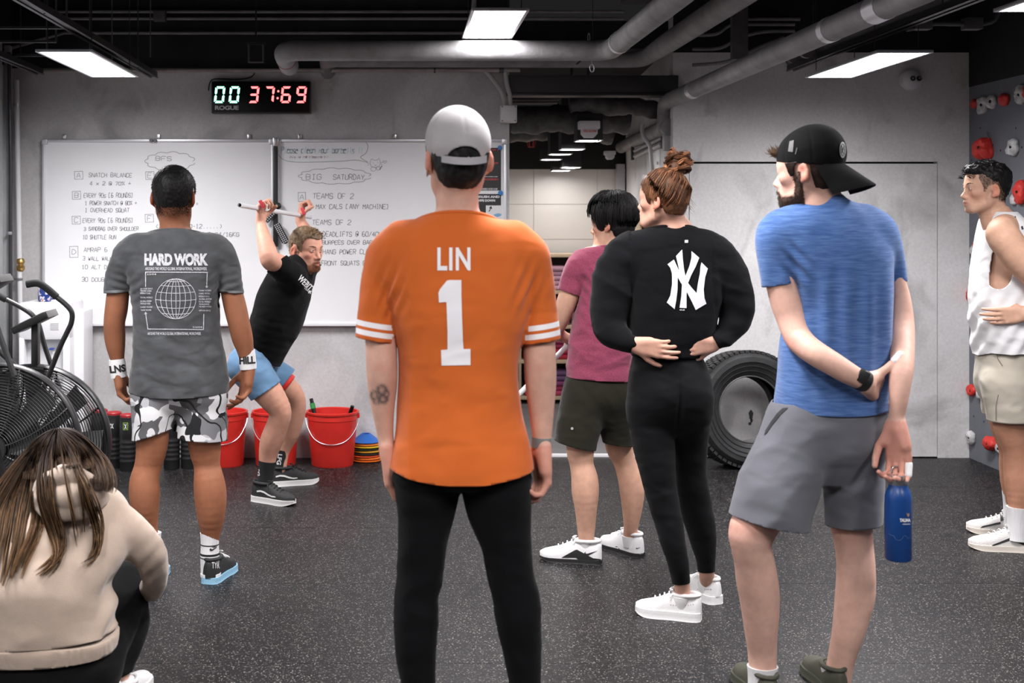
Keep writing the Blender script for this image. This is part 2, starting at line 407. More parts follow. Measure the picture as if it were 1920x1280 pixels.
# ------ ceiling light panels
def light_panel(X,Yf,Yn,Z,label,w=0.30,group=None):
 t=empty('ceiling_light',(X,(Yf+Yn)/2,Z),0,label,'light',group)
 cy,L_=(Yf+Yn)/2,Yf-Yn
 bm=bmesh.new()
 box(bm,(X,cy,Z+0.012),(w-0.02,L_-0.02,0.008))
 for sx in(-1,1):box(bm,(X+sx*(w/2-0.008),cy,Z+0.007),(0.016,L_,0.014),0.002)
 for sy in(-1,1):box(bm,(X,cy+sy*(L_/2-0.008),Z+0.007),(w-0.03,0.016,0.014),0.002)
 from_bm('frame',bm,MT['alu'],t)
 bm=bmesh.new();v=[bm.verts.new((X+sx*(w/2-0.016),cy+sy*(L_/2-0.016),Z+0.004))for sx,sy in((-1,-1),(-1,1),(1,1),(1,-1))]
 bm.faces.new(v)
 o=from_bm('diffuser',bm,MT['diffuser'],t,smooth=False)
 if o.data.polygons[0].normal.z>0:o.data.flip_normals()
 for sx in(-1,1):
  for sy in(-.8,.8):
   bm=bmesh.new();cyl(bm,(X+sx*(w/2-.03),cy+sy*L_/2,Z+0.03),(X+sx*(w/2-.03),cy+sy*L_/2,ZC),0.0025,6)
   from_bm('hanger_wire',bm,MT['dark_steel'],t)
ZA,ZB=1.52+0.80,1.52+0.985
light_panel(-1.614,7.54,6.40,ZA,'white panel light above the left whiteboard',.275)
light_panel(0.476,7.30,6.31,ZB,'white panel light at top centre over the big grey pipe',.275)
light_panel(2.437,7.58,6.43,ZA,'white panel light at upper right beside the ceiling tray',.275)
light_panel(2.437,5.17,4.02,ZA,'white panel light cut off by the top right corner of the photo',.275)
light_panel(-1.614,4.91,3.76,ZA,'white panel light just touching the top left corner of the photo',.275)
for X,Yf,Z,lb in((0.476,4.85,ZB,'middle row panel light above the orange jersey, out of the photo'),(-1.614,2.35,ZA,'left row panel light nearest the photographer, out of the photo'),(0.476,2.4,ZB,'middle row panel light over the photographer, out of the photo'),(2.437,2.7,ZA,'right row panel light nearest the photographer, out of the photo')):
 light_panel(X,Yf,Yf-1.15,Z,lb,.275)
# ------ pipes and services
def pipe(name,label,pts,r,mat,cat='pipe',seg=18,bands=(),bandmat=None,sub=None):
 t=empty(name,pts[0],0,label,cat)
 bm=bmesh.new();tube(bm,pts,r,seg);from_bm('tube',bm,mat,t)
 for(c,d,rr,ln,mm)in bands:
  bm=bmesh.new();d=Vector(d).normalized();c=Vector(c);tube(bm,[c-d*ln/2,c+d*ln/2],rr,seg);from_bm('collar',bm,mm,t)
 return t
def elbow(a,c,b,r0,n=7):
 """corner c rounded between points a and b"""
 a,b,c=Vector(a),Vector(b),Vector(c)
 p,q=c+(a-c).normalized()*r0,c+(b-c).normalized()*r0
 return arc(p,c,q,n)
hA=0.9135;YP=7.25
zA=CAMZ+hA;xA=hA*1.246
pa=W(530,95,YP)
pA0=Vector((xA,YP,zA));pA1=Vector((xA,1.0,zA))
pipe('ceiling_pipe','fat grey pipe running across below the ceiling then turning towards the camera',[Vector((pa.x,YP+0.42,zA-0.035)),Vector((pa.x,YP+.2,zA-.02))]+elbow((pa.x,YP+.2,zA-.02),(pa.x,YP,zA),(pa.x+1,YP,zA),0.1)+elbow((0,YP,zA),pA0,pA1,0.12)+[pA1],0.0555,MT['grey_pipe'],bands=[(Vector((pa.x,YP+.22,zA-.022)),(0,1,-.07),0.0575,0.012,M('red_band',(0.3,0.03,0.05),.5)),(Vector((xA,6.9,zA)),(0,1,0),0.059,0.05,MT['alu'])])
hB=0.99;xB=hB*1.523
zB=CAMZ+hB;YQ=8.3;pb=W(612,113,YQ);zq=W(0,112,YQ).z
pipe('ceiling_pipe','grey pipe half hidden under the fat one, second to turn towards the camera',[Vector((pb.x,YQ+0.2,zq-.06))]+elbow((pb.x,YQ+.2,zq),(pb.x,YQ,zq),(pb.x+1,YQ,zq),0.08)+elbow((0,YQ,zq),(xB,YQ,zq),(xB,1,zB),0.12)+[Vector((xB,7.6,zB)),Vector((xB,1.0,zB))],[0.048]*9+[0.05]*8+[0.058,0.062],MT['grey_pipe'])
pl0,pl1=W(70,133,8.42),W(975,131,8.42)
pipe('wall_pipe','thin beige pipe running along the top of the back wall above the clock',[pl0,pl1],0.014,M('beige_pipe',(0.33,0.30,0.28),0.5,var=.2),seg=12,bands=[(W(815,132,8.42),(1,0,0),0.017,0.012,MT['dark_pipe']),(W(940,131,8.42),(1,0,0),0.02,0.03,MT['dark_pipe'])])
hC=0.752;xC=1.712;zC_=CAMZ+hC
ce=Vector((xC,8.62,zC_));ct=Vector((xC,1.0,zC_));cb=Vector((xC,8.62,W(0,238,8.62).z));cf=W(1165,276,11.2)
pipe('ceiling_pipe','long pale grey pipe from the corridor corner towards the upper right',[ct]+elbow(ct,ce,cb,0.09)+elbow(ce,cb,cf,0.08)+[cf],0.050,MT['grey_pipe'],bands=[(Vector((xC,7.75,zC_)),(0,1,0),0.0525,0.10,MT['alu']),(Vector((xC,5.3,zC_)),(0,1,0),0.052,0.06,MT['alu']),(Vector((xC,4.75,zC_)),(0,1,0),0.052,0.12,MT['alu']),(cb+Vector((0.02,-.035,-0.005)),(0,1,0),0.056,0.06,MT['grey_pipe'])])
bm=bmesh.new();c=Vector((xC,8.5,W(0,267,8.6).z));box(bm,c+Vector((0.01,.1,0)),(0.05,0.06,0.11),0.003)
tag(from_bm('pipe_bracket',bm,MT['jamb'],None),'grey box bracket under the pipe end at the corridor corner','bracket')
pipe('ceiling_pipe','dark pipe with clamp bands just right of the long pale pipe',[W(1486,110,8.3),W(1486,110,8.3)+Vector((0.12,-6,0.0))],0.05,MT['dark_pipe'],bands=[(W(1490,103,8.1),(0,1,0),0.053,0.03,MT['grey_pipe']),(W(1513,92,7.7),(0,1,0),0.053,0.03,MT['grey_pipe'])])
def strut(name,label,a,b,w=0.041,mat=None):
 t=empty(name,a,0,label,'rail')
 a,b=Vector(a),Vector(b);d=(b-a).normalized()
 s=d.cross(Vector((0,0,1))).normalized()
 for sg in(-1,1):
  bm=bmesh.new();tube(bm,[a+s*sg*w/2,b+s*sg*w/2],0.006,4);from_bm('flange',bm,MT['dark_steel'],t)
 bm=bmesh.new();box(bm,(a+b)/2+Vector((0,0,0.02)),(w,(b-a).length,0.03));from_bm('channel',bm,MT['black_metal'],t)
 for k in(0.1,0.5,0.9):
  p=a+(b-a)*k;bm=bmesh.new();cyl(bm,p,Vector((p.x,p.y,ZC)),0.004,6);from_bm('hanger_rod',bm,MT['dark_steel'],t)
 return t
strut('strut_rail','long black strut rail slanting from the top left over the left panel light',(-1.54,8.35,2.405),(-1.54,3.2,2.405))
strut('strut_rail','short black strut rail at the far left edge',(-2.24,8.3,2.42),(-2.24,4.0,2.42))
for k,(y0,px0,px1)in enumerate(((52,0,125),(78,0,105),(104,10,88))):
 Yk=6.7+.5*k;a,b=W(px0-60,y0,Yk),W(px1,y0,Yk)
 t=empty('light_rail',a,0,['uppermost thin grey cross rail at the far left','middle thin grey cross rail at the far left','thin grey cross rail meeting the left panel light'][k],'rail')
 bm=bmesh.new();box(bm,(a+b)/2,((b-a).length,0.03,0.012));from_bm('bar',bm,MT['dark_steel'],t)
 bm=bmesh.new();cyl(bm,b,Vector((b.x,b.y,ZC)),0.006,6);from_bm('hanger_rod',bm,MT['dark_pipe'],t)
for k,(y0,x0,x1)in enumerate(((22,95,1170),(35,110,1170),(62,120,872))):
 a,b=W(x0,y0,8.44),W(x1,y0,8.44)
 pts=[Vector((a.x-.35,a.y,a.z-.1)),a,b]if k==2 else[a,b]
 t=pipe('ceiling_conduit',['highest dim conduit across the dark upper wall','second dim conduit across the dark upper wall','third dim conduit ending at a bend by the centre light'][k],pts,0.010,MT['grey_pipe'],'conduit',8)
 if k==2:
  bm=bmesh.new();tube(bm,arc(b,b+Vector((.06,0,0)),b+Vector((.06,-.05,.35)),6),0.016,10);from_bm('bend',bm,MT['grey_pipe'],t)
for x,y0,y1 in((300,20,40),):
 c=W(x,30,8.43);t=empty('junction_box',c,0,'small grey junction box on the two upper conduits','box')
 bm=bmesh.new();box(bm,c,(.08,.05,.07),.004);from_bm('body',bm,MT['dark_pipe'],t)
 bm=bmesh.new();box(bm,c+Vector((0,-.028,0)),(.07,.008,.06),.002);from_bm('lid',bm,MT['dark_pipe'],t)
for k,x in enumerate((168,210,282)):
 t=W(x,0,8.1);bm=bmesh.new();cyl(bm,(t.x,8.1,2.45 if k<2 else 2.5),(t.x,8.1,ZC),0.004,6)
 tag(from_bm('drop_rod',bm,MT['dark_pipe'],None),'thin black drop rod hanging behind the left strut rail, %s of three'%('leftmost','middle','rightmost')[k],'rod','drop rods at upper left')
c=W(480,103,8.3)
t=empty('pipe_hanger',c,0,'small square hanger bracket left of the fat pipe end','bracket')
bm=bmesh.new();tube(bm,[c+Vector((-.045,0,.07)),c+Vector((-.045,0,-.045)),c+Vector((.045,0,-.045)),c+Vector((.045,0,.07))],.008,6);from_bm('loop',bm,MT['dark_pipe'],t)
bm=bmesh.new();box(bm,c+Vector((0,0,.07)),(.12,.06,.012));from_bm('plate',bm,MT['black_metal'],t)
bm=bmesh.new();cyl(bm,c+Vector((0,0,.07)),(c.x,c.y,ZC),.006,6);from_bm('hanger_rod',bm,MT['black_metal'],t)
def cable_tray(label,a,b,w):
 t=empty('cable_tray',a,0,label,'tray');a,b=Vector(a),Vector(b);L_=(b-a).length
 bm=bmesh.new()
 for sg in(-1,1):box(bm,(a+b)/2+Vector((sg*w/2,0,.02)),(.004,L_,.05))
 from_bm('side_rail',bm,MT['dark_steel'],t)
 n=int(L_/0.05)
 bm=bmesh.new()
 for k in range(n):
  y=a.y+(b.y-a.y)*(k+.5)/n;box(bm,(a.x,y,a.z),(w,.022,.003))
 for k in range(5):box(bm,(a.x-w/2+w*k/4,(a.y+b.y)/2,a.z),(.012,L_,.003))
 o=from_bm('slotted_base',bm,M('tray_metal',(0.10,0.10,0.105),.4,.5),t);o['kind']='stuff'
 for k in(.15,.5,.85):
  p=a+(b-a)*k
  for sg in(-1,1):
   bm=bmesh.new();cyl(bm,(p.x+sg*(w/2+.012),p.y,p.z),(p.x+sg*(w/2+.012),p.y,ZC),.004,6);from_bm('hanger_rod',bm,MT['dark_steel'],t)
 return t
strut('strut_rail','long dark strut rail slanting up to the right beside the right panel light',(2.40,8.2,2.43),(2.40,3.6,2.43))
cable_tray('perforated dark cable tray above the right panel light',(2.56,7.9,2.56),(2.56,3.2,2.56),.16)
c=W(1750,45,6.9);t=empty('ceiling_conduit',c,0,'bent pale conduit near the top right corner light','conduit')
bm=bmesh.new();tube(bm,smoothpts([c+Vector((-.14,.0,-.03)),c,c+Vector((.12,0,0.0)),c+Vector((.3,0,.01)),c+Vector((.37,0,.1)),c+Vector((.55,0,.13))],5),.012,8);from_bm('tube',bm,MT['dark_pipe'],t)
for dx_ in(-.06,.2):
 bm=bmesh.new();box(bm,c+Vector((dx_,0,.0)),(.09,.07,.06),.004);from_bm('box',bm,MT['dark_pipe'],t)
bm=bmesh.new();a,b=W(1386,112,7.9),W(1386,-20,7.9);box(bm,(a+b)/2,(.09,.06,(a-b).length));tag(from_bm('pipe_post',bm,MT['dark_pipe'],None),'dark vertical channel post between the two right-hand pipes','post')
for k,P_ in enumerate((((1298,66),(1342,64),(1368,48),(1400,46),(1490,46)),((1298,92),(1350,90),(1385,72),(1430,60),(1490,58)),((1298,122),(1350,118),(1385,108),(1420,90),(1470,70)),((1400,36),(1440,36),(1500,36)))):
 bm=bmesh.new();tube(bm,smoothpts([W(x,y,8.40)for x,y in P_],4),.011,8)
 tag(from_bm('ceiling_conduit',bm,MT['grey_pipe'],None),['upper bent conduit between the right-hand pipes','middle bent conduit between the right-hand pipes','lower bent conduit between the right-hand pipes','short straight conduit between the right-hand pipes'][k],'conduit')
for nm,lo,hi in(('trim_5',(OX0-.02,YB-.02,2.30),(OX1+.03,YB+.12,2.43)),('trim_6',(W(1165,0,7.9).x,3.0,2.80),(W(1255,0,7.9).x,7.95,ZC))):
 bm=bmesh.new();lo,hi=Vector(lo),Vector(hi);box(bm,(lo+hi)/2,hi-lo,.004);tag(from_bm(nm,bm,M(nm+'_paint',(.03,.03,.033),.55),None),kind='structure')
bm=bmesh.new();box(bm,((OX0+OX1)/2,YB-.03,2.305),(OX1-OX0,.02,.012));tag(from_bm('trim_7',bm,MT['dark_steel'],None),kind='structure')
c=W(1110,100,7.6);t=empty('rigging_hook',c,0,'steel turnbuckle and eye hook hanging under the fat pipe','hook')
bm=bmesh.new();cyl(bm,c+Vector((.004,0,.06)),(c.x+.004,c.y,ZC),.002,6);from_bm('cable',bm,MT['dark_steel'],t)
bm=bmesh.new();cyl(bm,c+Vector((0,0,.06)),c+Vector((0,0,-.06)),.006,8);box(bm,c+Vector((-.01,0,.02)),(.045,.012,.012),.002);box(bm,c+Vector((.012,0,-.0)),(.02,.02,.03),.003);from_bm('turnbuckle',bm,MT['steel'],t)
bm=bmesh.new();e=c+Vector((0,0,-.083));tube(bm,[e+Vector((.012*math.cos(q),0,.022*math.sin(q)))for q in[k*math.pi/8 for k in range(16)]],.004,6,closed=True);from_bm('eye',bm,MT['steel'],t)
bm=bmesh.new();e=c+Vector((-.018,0,.09));tube(bm,[e+Vector((.006*math.cos(q),0,.025*math.sin(q)))for q in[k*math.pi/8 for k in range(16)]],.0025,6,closed=True);from_bm('clip',bm,MT['steel'],t)
bm=bmesh.new();box(bm,c+Vector((-.05,0,-.03)),(.1,.03,.01),0,Matrix.Rotation(.7,3,'Y').inverted());from_bm('arm',bm,MT['black_metal'],t)
c=W(953,214,YB-.03);s=YB/FPX
t=empty('electrical_box',c,0,'pale square electrical box with two conduits at the corner of the back wall','box')
bm=bmesh.new();box(bm,c,(31*s,.07,32*s),.004);from_bm('body',bm,MT['white_plastic'],t)
bm=bmesh.new();box(bm,c+Vector((0,-.037,0)),(29*s,.008,30*s),.003);from_bm('lid',bm,MT['white_plastic'],t)
for sx in(-1,1):
 for sz in(-1,1):
  bm=bmesh.new();p=c+Vector((sx*12*s,-.042,sz*13*s));cyl(bm,p,p+Vector((0,-.003,0)),.004,8);from_bm('screw',bm,MT['dark_steel'],t)
for pts in(((946,198),(944,182),(936,165),(915,138),(898,120)),((957,198),(956,180),(951,160),(948,135),(947,110))):
 bm=bmesh.new();tube(bm,smoothpts([W(x,y,YB-.035)for x,y in pts],5),.015,10);from_bm('conduit',bm,M('conduit_grey',(.42,.41,.41),.5),t)
c=W(985,175,8.9);t=empty('air_conditioner',c,0,'dark ceiling air unit just inside the corridor opening','air conditioner')
bm=bmesh.new();box(bm,c+Vector((.02,.2,.02)),(.42,.5,.14),.02);from_bm('casing',bm,M('unit_dark',(.05,.05,.055),.5),t)
bm=bmesh.new();box(bm,c+Vector((.06,-.05,-.065)),(.3,.06,.02),.006);from_bm('louvre',bm,MT['dark_pipe'],t)
foil=M('wrinkled_duct_foil',(.07,.068,.068),.5,.1,var=.4,vscale=14,bump=.9,bscale=14)
for k,(x0,y0,x1,y1,YY,r)in enumerate(((960,222,1180,226,9.42,.10),(955,244,1150,250,10.4,.085),(1068,192,1235,205,9.0,.06))):
 pts=smoothpts([W(x0+(x1-x0)*i/6,y0+(y1-y0)*i/6+3*math.sin(i*2.1+k),YY)for i in range(7)],4)
 bm=bmesh.new();tube(bm,pts,[r*(1+.08*math.sin(i*1.7+k))for i in range(len(pts))],14)
 tag(from_bm('air_duct',bm,foil,None),['sagging grey foil duct crossing the corridor ceiling','farther thin foil duct low in the corridor ceiling','nearest dark duct below the corridor beam'][k],'duct')
for k,(x,y,YY,sc,lb)in enumerate(((1104,243,9.0,1.0,'white fire alarm sounder with a label on the nearest black pendant in the corridor'),(1143,291,10.9,.62,'small white detector on the dark bulkhead at the corridor end'))):
 c=W(x,y,YY);t=empty('fire_detector',c,0,lb,'detector')
 bm=bmesh.new();box(bm,c+Vector((0,0,.03*sc)),(.14*sc,.10,.055*sc),.008);from_bm('base',bm,MT['white_plastic'],t)
 bm=bmesh.new();prism(bm,[(-.052*sc,.005),(.052*sc,.005),(.052*sc,-.03*sc),(.03*sc,-.055*sc),(-.03*sc,-.055*sc),(-.052*sc,-.03*sc)],.08,Matrix.Translation(c+Vector((0,.03,0))) @ Matrix.Rotation(math.pi/2,4,'X'));from_bm('head',bm,MT['white_plastic'],t)
 if k==0:
  bm=bmesh.new();box(bm,c+Vector((0,-.052,-.012)),(.095,.002,.022));lab=from_bm('label',bm,M('label_pink',(.75,.55,.55),.5),t)
  FIRE_LABEL=(lab,c)
for k,(x,y0,y1,w,YY,lb)in enumerate(((1103,215,264,46,9.15,'nearest black box pendant with its lamp lit, hanging behind the alarm'),(1072,235,280,43,9.7,'second black box pendant in the left row of the corridor'),(1050,250,289,40,10.2,'third black box pendant in the left row of the corridor'),(1033,280,299,36,10.6,'last black box pendant in the left row of the corridor'),(1070,283,314,34,10.8,'lower black box pendant with lamp lit before the bulkhead'),(1051,303,320,33,11.1,'lowest black box pendant touching the bright tiled wall'))):
 s=YY/FPX;c=W(x,(y0+y1)/2,YY);h=(y1-y0)*s;w_=w*s
 t=empty('pendant_lamp',c,0,lb,'lamp','black box pendants in the corridor')
 bm=bmesh.new()
 for sx in(-1,1):box(bm,c+Vector((sx*w_/2,0,0)),(.006,w_,h))
 for sy in(-1,1):box(bm,c+Vector((0,sy*w_/2,0)),(w_,.006,h))
 box(bm,c+Vector((0,0,h/2)),(w_,w_,.006));from_bm('shade',bm,MT['black'],t)
 bm=bmesh.new()
 for sy in(-1,1):box(bm,c+Vector((0,sy*w_/2,-h/2)),(w_+.008,.010,.006))
 for sx in(-1,1):box(bm,c+Vector((sx*w_/2,0,-h/2)),(.010,w_,.006))
 from_bm('rim',bm,MT['alu'],t)
 bm=bmesh.new();lathe(bm,[(0,-.006),(w_*.2,-.005),(w_*.36,-.002),(w_*.38,.004),(w_*.38,.012),(0,.012)],c+Vector((0,0,-h/2+(0 if k in(0,4)else .018))),20);from_bm('bulb',bm,MT['bulb'],t)
 bm=bmesh.new();cyl(bm,c+Vector((0,0,h/2)),(c.x,c.y,2.62),.01,8);from_bm('stem',bm,MT['dark_pipe'],t)
c=W(996,264,10.9);t=empty('wire_lantern',c,0,'small red wire cage lantern in the dark of the corridor','lantern')
bm=bmesh.new()
pp=[c+Vector((.045*math.cos(a),.045*math.sin(a),.03))for a in[k*math.pi/3 for k in range(6)]]
pq=[c+Vector((.025*math.cos(a),.025*math.sin(a),-.05))for a in[k*math.pi/3 for k in range(6)]];top=c+Vector((0,0,.06))
for i in range(6):
 for a,b in((pp[i],pp[(i+1)%6]),(pq[i],pq[(i+1)%6]),(pp[i],pq[i]),(pp[i],top)):tube(bm,[a,b],.003,5)
from_bm('cage',bm,M('lantern_red',(.5,.06,.04),.4),t)
bm=bmesh.new();cyl(bm,top,(c.x,c.y,2.62),.003,6);from_bm('cord',bm,MT['black'],t)
c0=[(1205,233),(1204,245),(1207,256),(1214,266),(1219,276),(1221,300),(1224,330)]
bm=bmesh.new();tube(bm,smoothpts([W(x,y,9.05)for x,y in c0],5),.014,10)
t=empty('conduit',W(1220,300,9.1),0,'curved pale conduit coming down the corridor wall above the bun','conduit');from_bm('tube',bm,M('conduit_pale',(.5,.49,.49),.5),t)
for z_ in(-.02,.03):
 bm=bmesh.new();box(bm,W(1224,314,9.1)+Vector((0.03,0,z_)),(.012,.02,.02),.002);from_bm('clip',bm,MT['steel'],t)
t=empty('wall_grille',W(1215,275,9.6),0,'recessed slotted pipe channel on the corridor wall under the grey pipe','grille')
for k,(ya,yb)in enumerate(((283,259),(289,266),(293,271))):
 bm=bmesh.new();tube(bm,[W(1190,ya,10.2),W(1240,yb,8.85)],.013 if k!=1 else .009,8);from_bm('bar',bm,M('bar_grey',(.4,.39,.39),.5)if k!=1 else MT['dark_pipe'],t)
bm=bmesh.new();a,b=W(1186,283,10.25),W(1242,262,8.85);box(bm,a,(.02,.04,.14),.002);from_bm('end_bracket',bm,MT['dark_steel'],t)
bm=bmesh.new();box(bm,b,(.02,.04,.12),.002);from_bm('end_bracket',bm,MT['dark_steel'],t)
c=W(1711,149,YB-.05);t=empty('emergency_light',c,0,'round pale twin spot emergency light high on the right wall','light')
bm=bmesh.new();lathe(bm,[(0,.02),(.04,.018),(.062,.0),(.065,-.05),(.06,-.055),(0,-.055)],c,20,Matrix.Rotation(math.pi/2,3,'X'));from_bm('housing',bm,MT['white_plastic'],t)
for dx_ in(-.005,.035):
 bm=bmesh.new();lathe(bm,[(0,.0),(.008,.006),(.016,.012),(.018,.0)],c+Vector((dx_,-.016,.005)),12,Matrix.Rotation(math.pi/2,3,'X'));from_bm('lens',bm,MT['dark_steel'],t)
# ------ implicit surfaces for bodies and clothes
BIG=1.0
def smin(a,b,k):
 if np.isscalar(k)and k<=1e-6:return np.minimum(a,b)
 h=np.clip(0.5+0.5*(b-a)/k,0,1)
 return b+(a-b)*h-k*h*(1-h)
class Chain:
 """round-ended limb through (x, y, z, radius) points; flat=(axis, factor) squashes its section"""
 def __init__(s,pts,flat=None,sub=3):
  P=np.array(smoothpts(pts,sub)if len(pts)>2 and sub>1 else pts,float)
  P[:,3]=np.maximum(P[:,3],0.0012)
  s.P=P;s.flat=None
  if flat is not None:
   n=np.array(flat[0],float);n/=np.linalg.norm(n);s.flat=(n,flat[1])
  f=max(1.0,flat[1])if flat is not None else 1.0
  s.lo=(P[:,:3]-P[:,3:4]*f).min(0);s.hi=(P[:,:3]+P[:,3:4]*f).max(0);s.f=f
 def seg(s,i,X,Y,Z):
  a,b=s.P[i],s.P[i+1]
  ba=b[:3]-a[:3];l2=max(ba @ ba,1e-10)
  dx,dy,dz=X-a[0],Y-a[1],Z-a[2]
  t=np.clip((dx*ba[0]+dy*ba[1]+dz*ba[2])/l2,0,1)
  dx=dx-t*ba[0];dy=dy-t*ba[1];dz=dz-t*ba[2]
  d2=dx*dx+dy*dy+dz*dz
  if s.flat is not None:
   n,q=s.flat;wn=dx*n[0]+dy*n[1]+dz*n[2]
   d2=d2+wn*wn*(1/q**2-1)
  return np.sqrt(np.maximum(d2,0))-(a[3]+t*(b[3]-a[3]))
 def boxes(s,m):
  for i in range(len(s.P)-1):
   a,b=s.P[i],s.P[i+1];r=max(a[3],b[3])*s.f+m
   yield i,np.minimum(a[:3],b[:3])-r,np.maximum(a[:3],b[:3])+r
 def ev(s,X,Y,Z):
  d=None
  for i in range(len(s.P)-1):
   q=s.seg(i,X,Y,Z);d=q if d is None else np.minimum(d,q)
  return d
 def inflate(s,e):
  c=Chain.__new__(Chain);c.P=s.P.copy();c.P[:,3]+=e;c.flat=s.flat;c.f=s.f;c.lo=s.lo-e*s.f;c.hi=s.hi+e*s.f;return c
class Ell:
 def __init__(s,c,r,R=None):
  s.c=np.array(c,float);s.r=np.array(r,float);s.R=np.eye(3)if R is None else np.array(R,float)
  e=np.sqrt(((s.R*s.r)**2).sum(1));s.lo=s.c-e;s.hi=s.c+e
 def ev(s,X,Y,Z):
  dx,dy,dz=X-s.c[0],Y-s.c[1],Z-s.c[2]
  k0=0;k1=0
  for i in range(3):
   q=(dx*s.R[0,i]+dy*s.R[1,i]+dz*s.R[2,i])/s.r[i]
   k0=k0+q*q;k1=k1+(q/s.r[i])**2
  k0=np.sqrt(k0);k1=np.sqrt(np.maximum(k1,1e-12))
  return k0*(k0-1)/k1
class Loft:
 """stack of rounded sections: rows of (z, cx, cy, half width, half depth), turned by yaw about z"""
 def __init__(s,rows,n=2.3,yaw=0.0,capk=0.0):
  rows=sorted(rows,key=lambda r:r[0])
  s.T=np.array(smoothpts(rows,5),float);s.n=n;s.yaw=yaw
  o=np.argsort(s.T[:,0]);s.T=s.T[o]
  m=max(s.T[:,3].max(),s.T[:,4].max())
  s.lo=np.array([(s.T[:,1]-m).min(),(s.T[:,2]-m).min(),s.T[0,0]]);s.hi=np.array([(s.T[:,1]+m).max(),(s.T[:,2]+m).max(),s.T[-1,0]])
 def ev(s,X,Y,Z):
  T=s.T;g=lambda i:np.interp(Z,T[:,0],T[:,i])
  cx,cy,hw,hd=g(1),g(2),g(3),g(4)
  dx,dy=X-cx,Y-cy
  if s.yaw:
   c,q=math.cos(s.yaw),math.sin(s.yaw);dx,dy=c*dx+q*dy,-q*dx+c*dy
  rho=((np.abs(dx)/hw)**s.n+(np.abs(dy)/hd)**s.n)**(1/s.n)
  d=(rho-1)*np.minimum(hw,hd)
  return np.maximum(d,np.maximum(T[0,0]-Z,Z-T[-1,0]))
 def inset(s,e,ed=None):
  c=Loft.__new__(Loft);c.__dict__.update(s.__dict__);c.T=s.T.copy()
  c.T[:,3]=np.maximum(c.T[:,3]-e,.02);c.T[:,4]=np.maximum(c.T[:,4]-(e if ed is None else ed),.02);return c
 _dummy=0
def trunc(L_,z0):
 """copy of a loft that stops above height z0"""
 c=Loft.__new__(Loft);c.__dict__.update(L_.__dict__);c.T=L_.T[L_.T[:,0]>=z0];c.lo=L_.lo.copy();c.lo[2]=c.T[0,0];return c
def neck_cut(L_,py,Y,slope=.35,cy=None):
 """neckline: plane falling towards the front of the wearer (+depth)"""
 z0=W(0,py,Y).z;cy=Y if cy is None else cy
 return lambda V:V[:,2]-(z0-slope*np.clip(V[:,1]-(cy-.06),0,1))
def neck_rib(parent,L_,py,Y,mat,slope=.35,r=.006,e=.002,n=40,name='collar_rib'):
 z0=W(0,py,Y).z;T=L_.T;pts=[]
 c,s=math.cos(L_.yaw),math.sin(L_.yaw)
 for k in range(n):
  a=2*math.pi*k/n;z=z0
  for _ in range(6):
   g=[np.interp(z,T[:,0],T[:,i])for i in range(1,5)]
   ca,sa=math.cos(a),math.sin(a)
   x=(g[2]-e)*math.copysign(abs(ca)**(2/L_.n),ca);y=(g[3]-e)*math.copysign(abs(sa)**(2/L_.n),sa)
   x,y=c*x-s*y,s*x+c*y
   z=.5*z+.5*(z0-slope*max(0,g[1]+y-(Y-.06)))
  pts.append((g[0]+x,g[1]+y,z))
 bm=bmesh.new();tube(bm,pts,r,8,closed=True)
 return from_bm(name,bm,mat,parent)
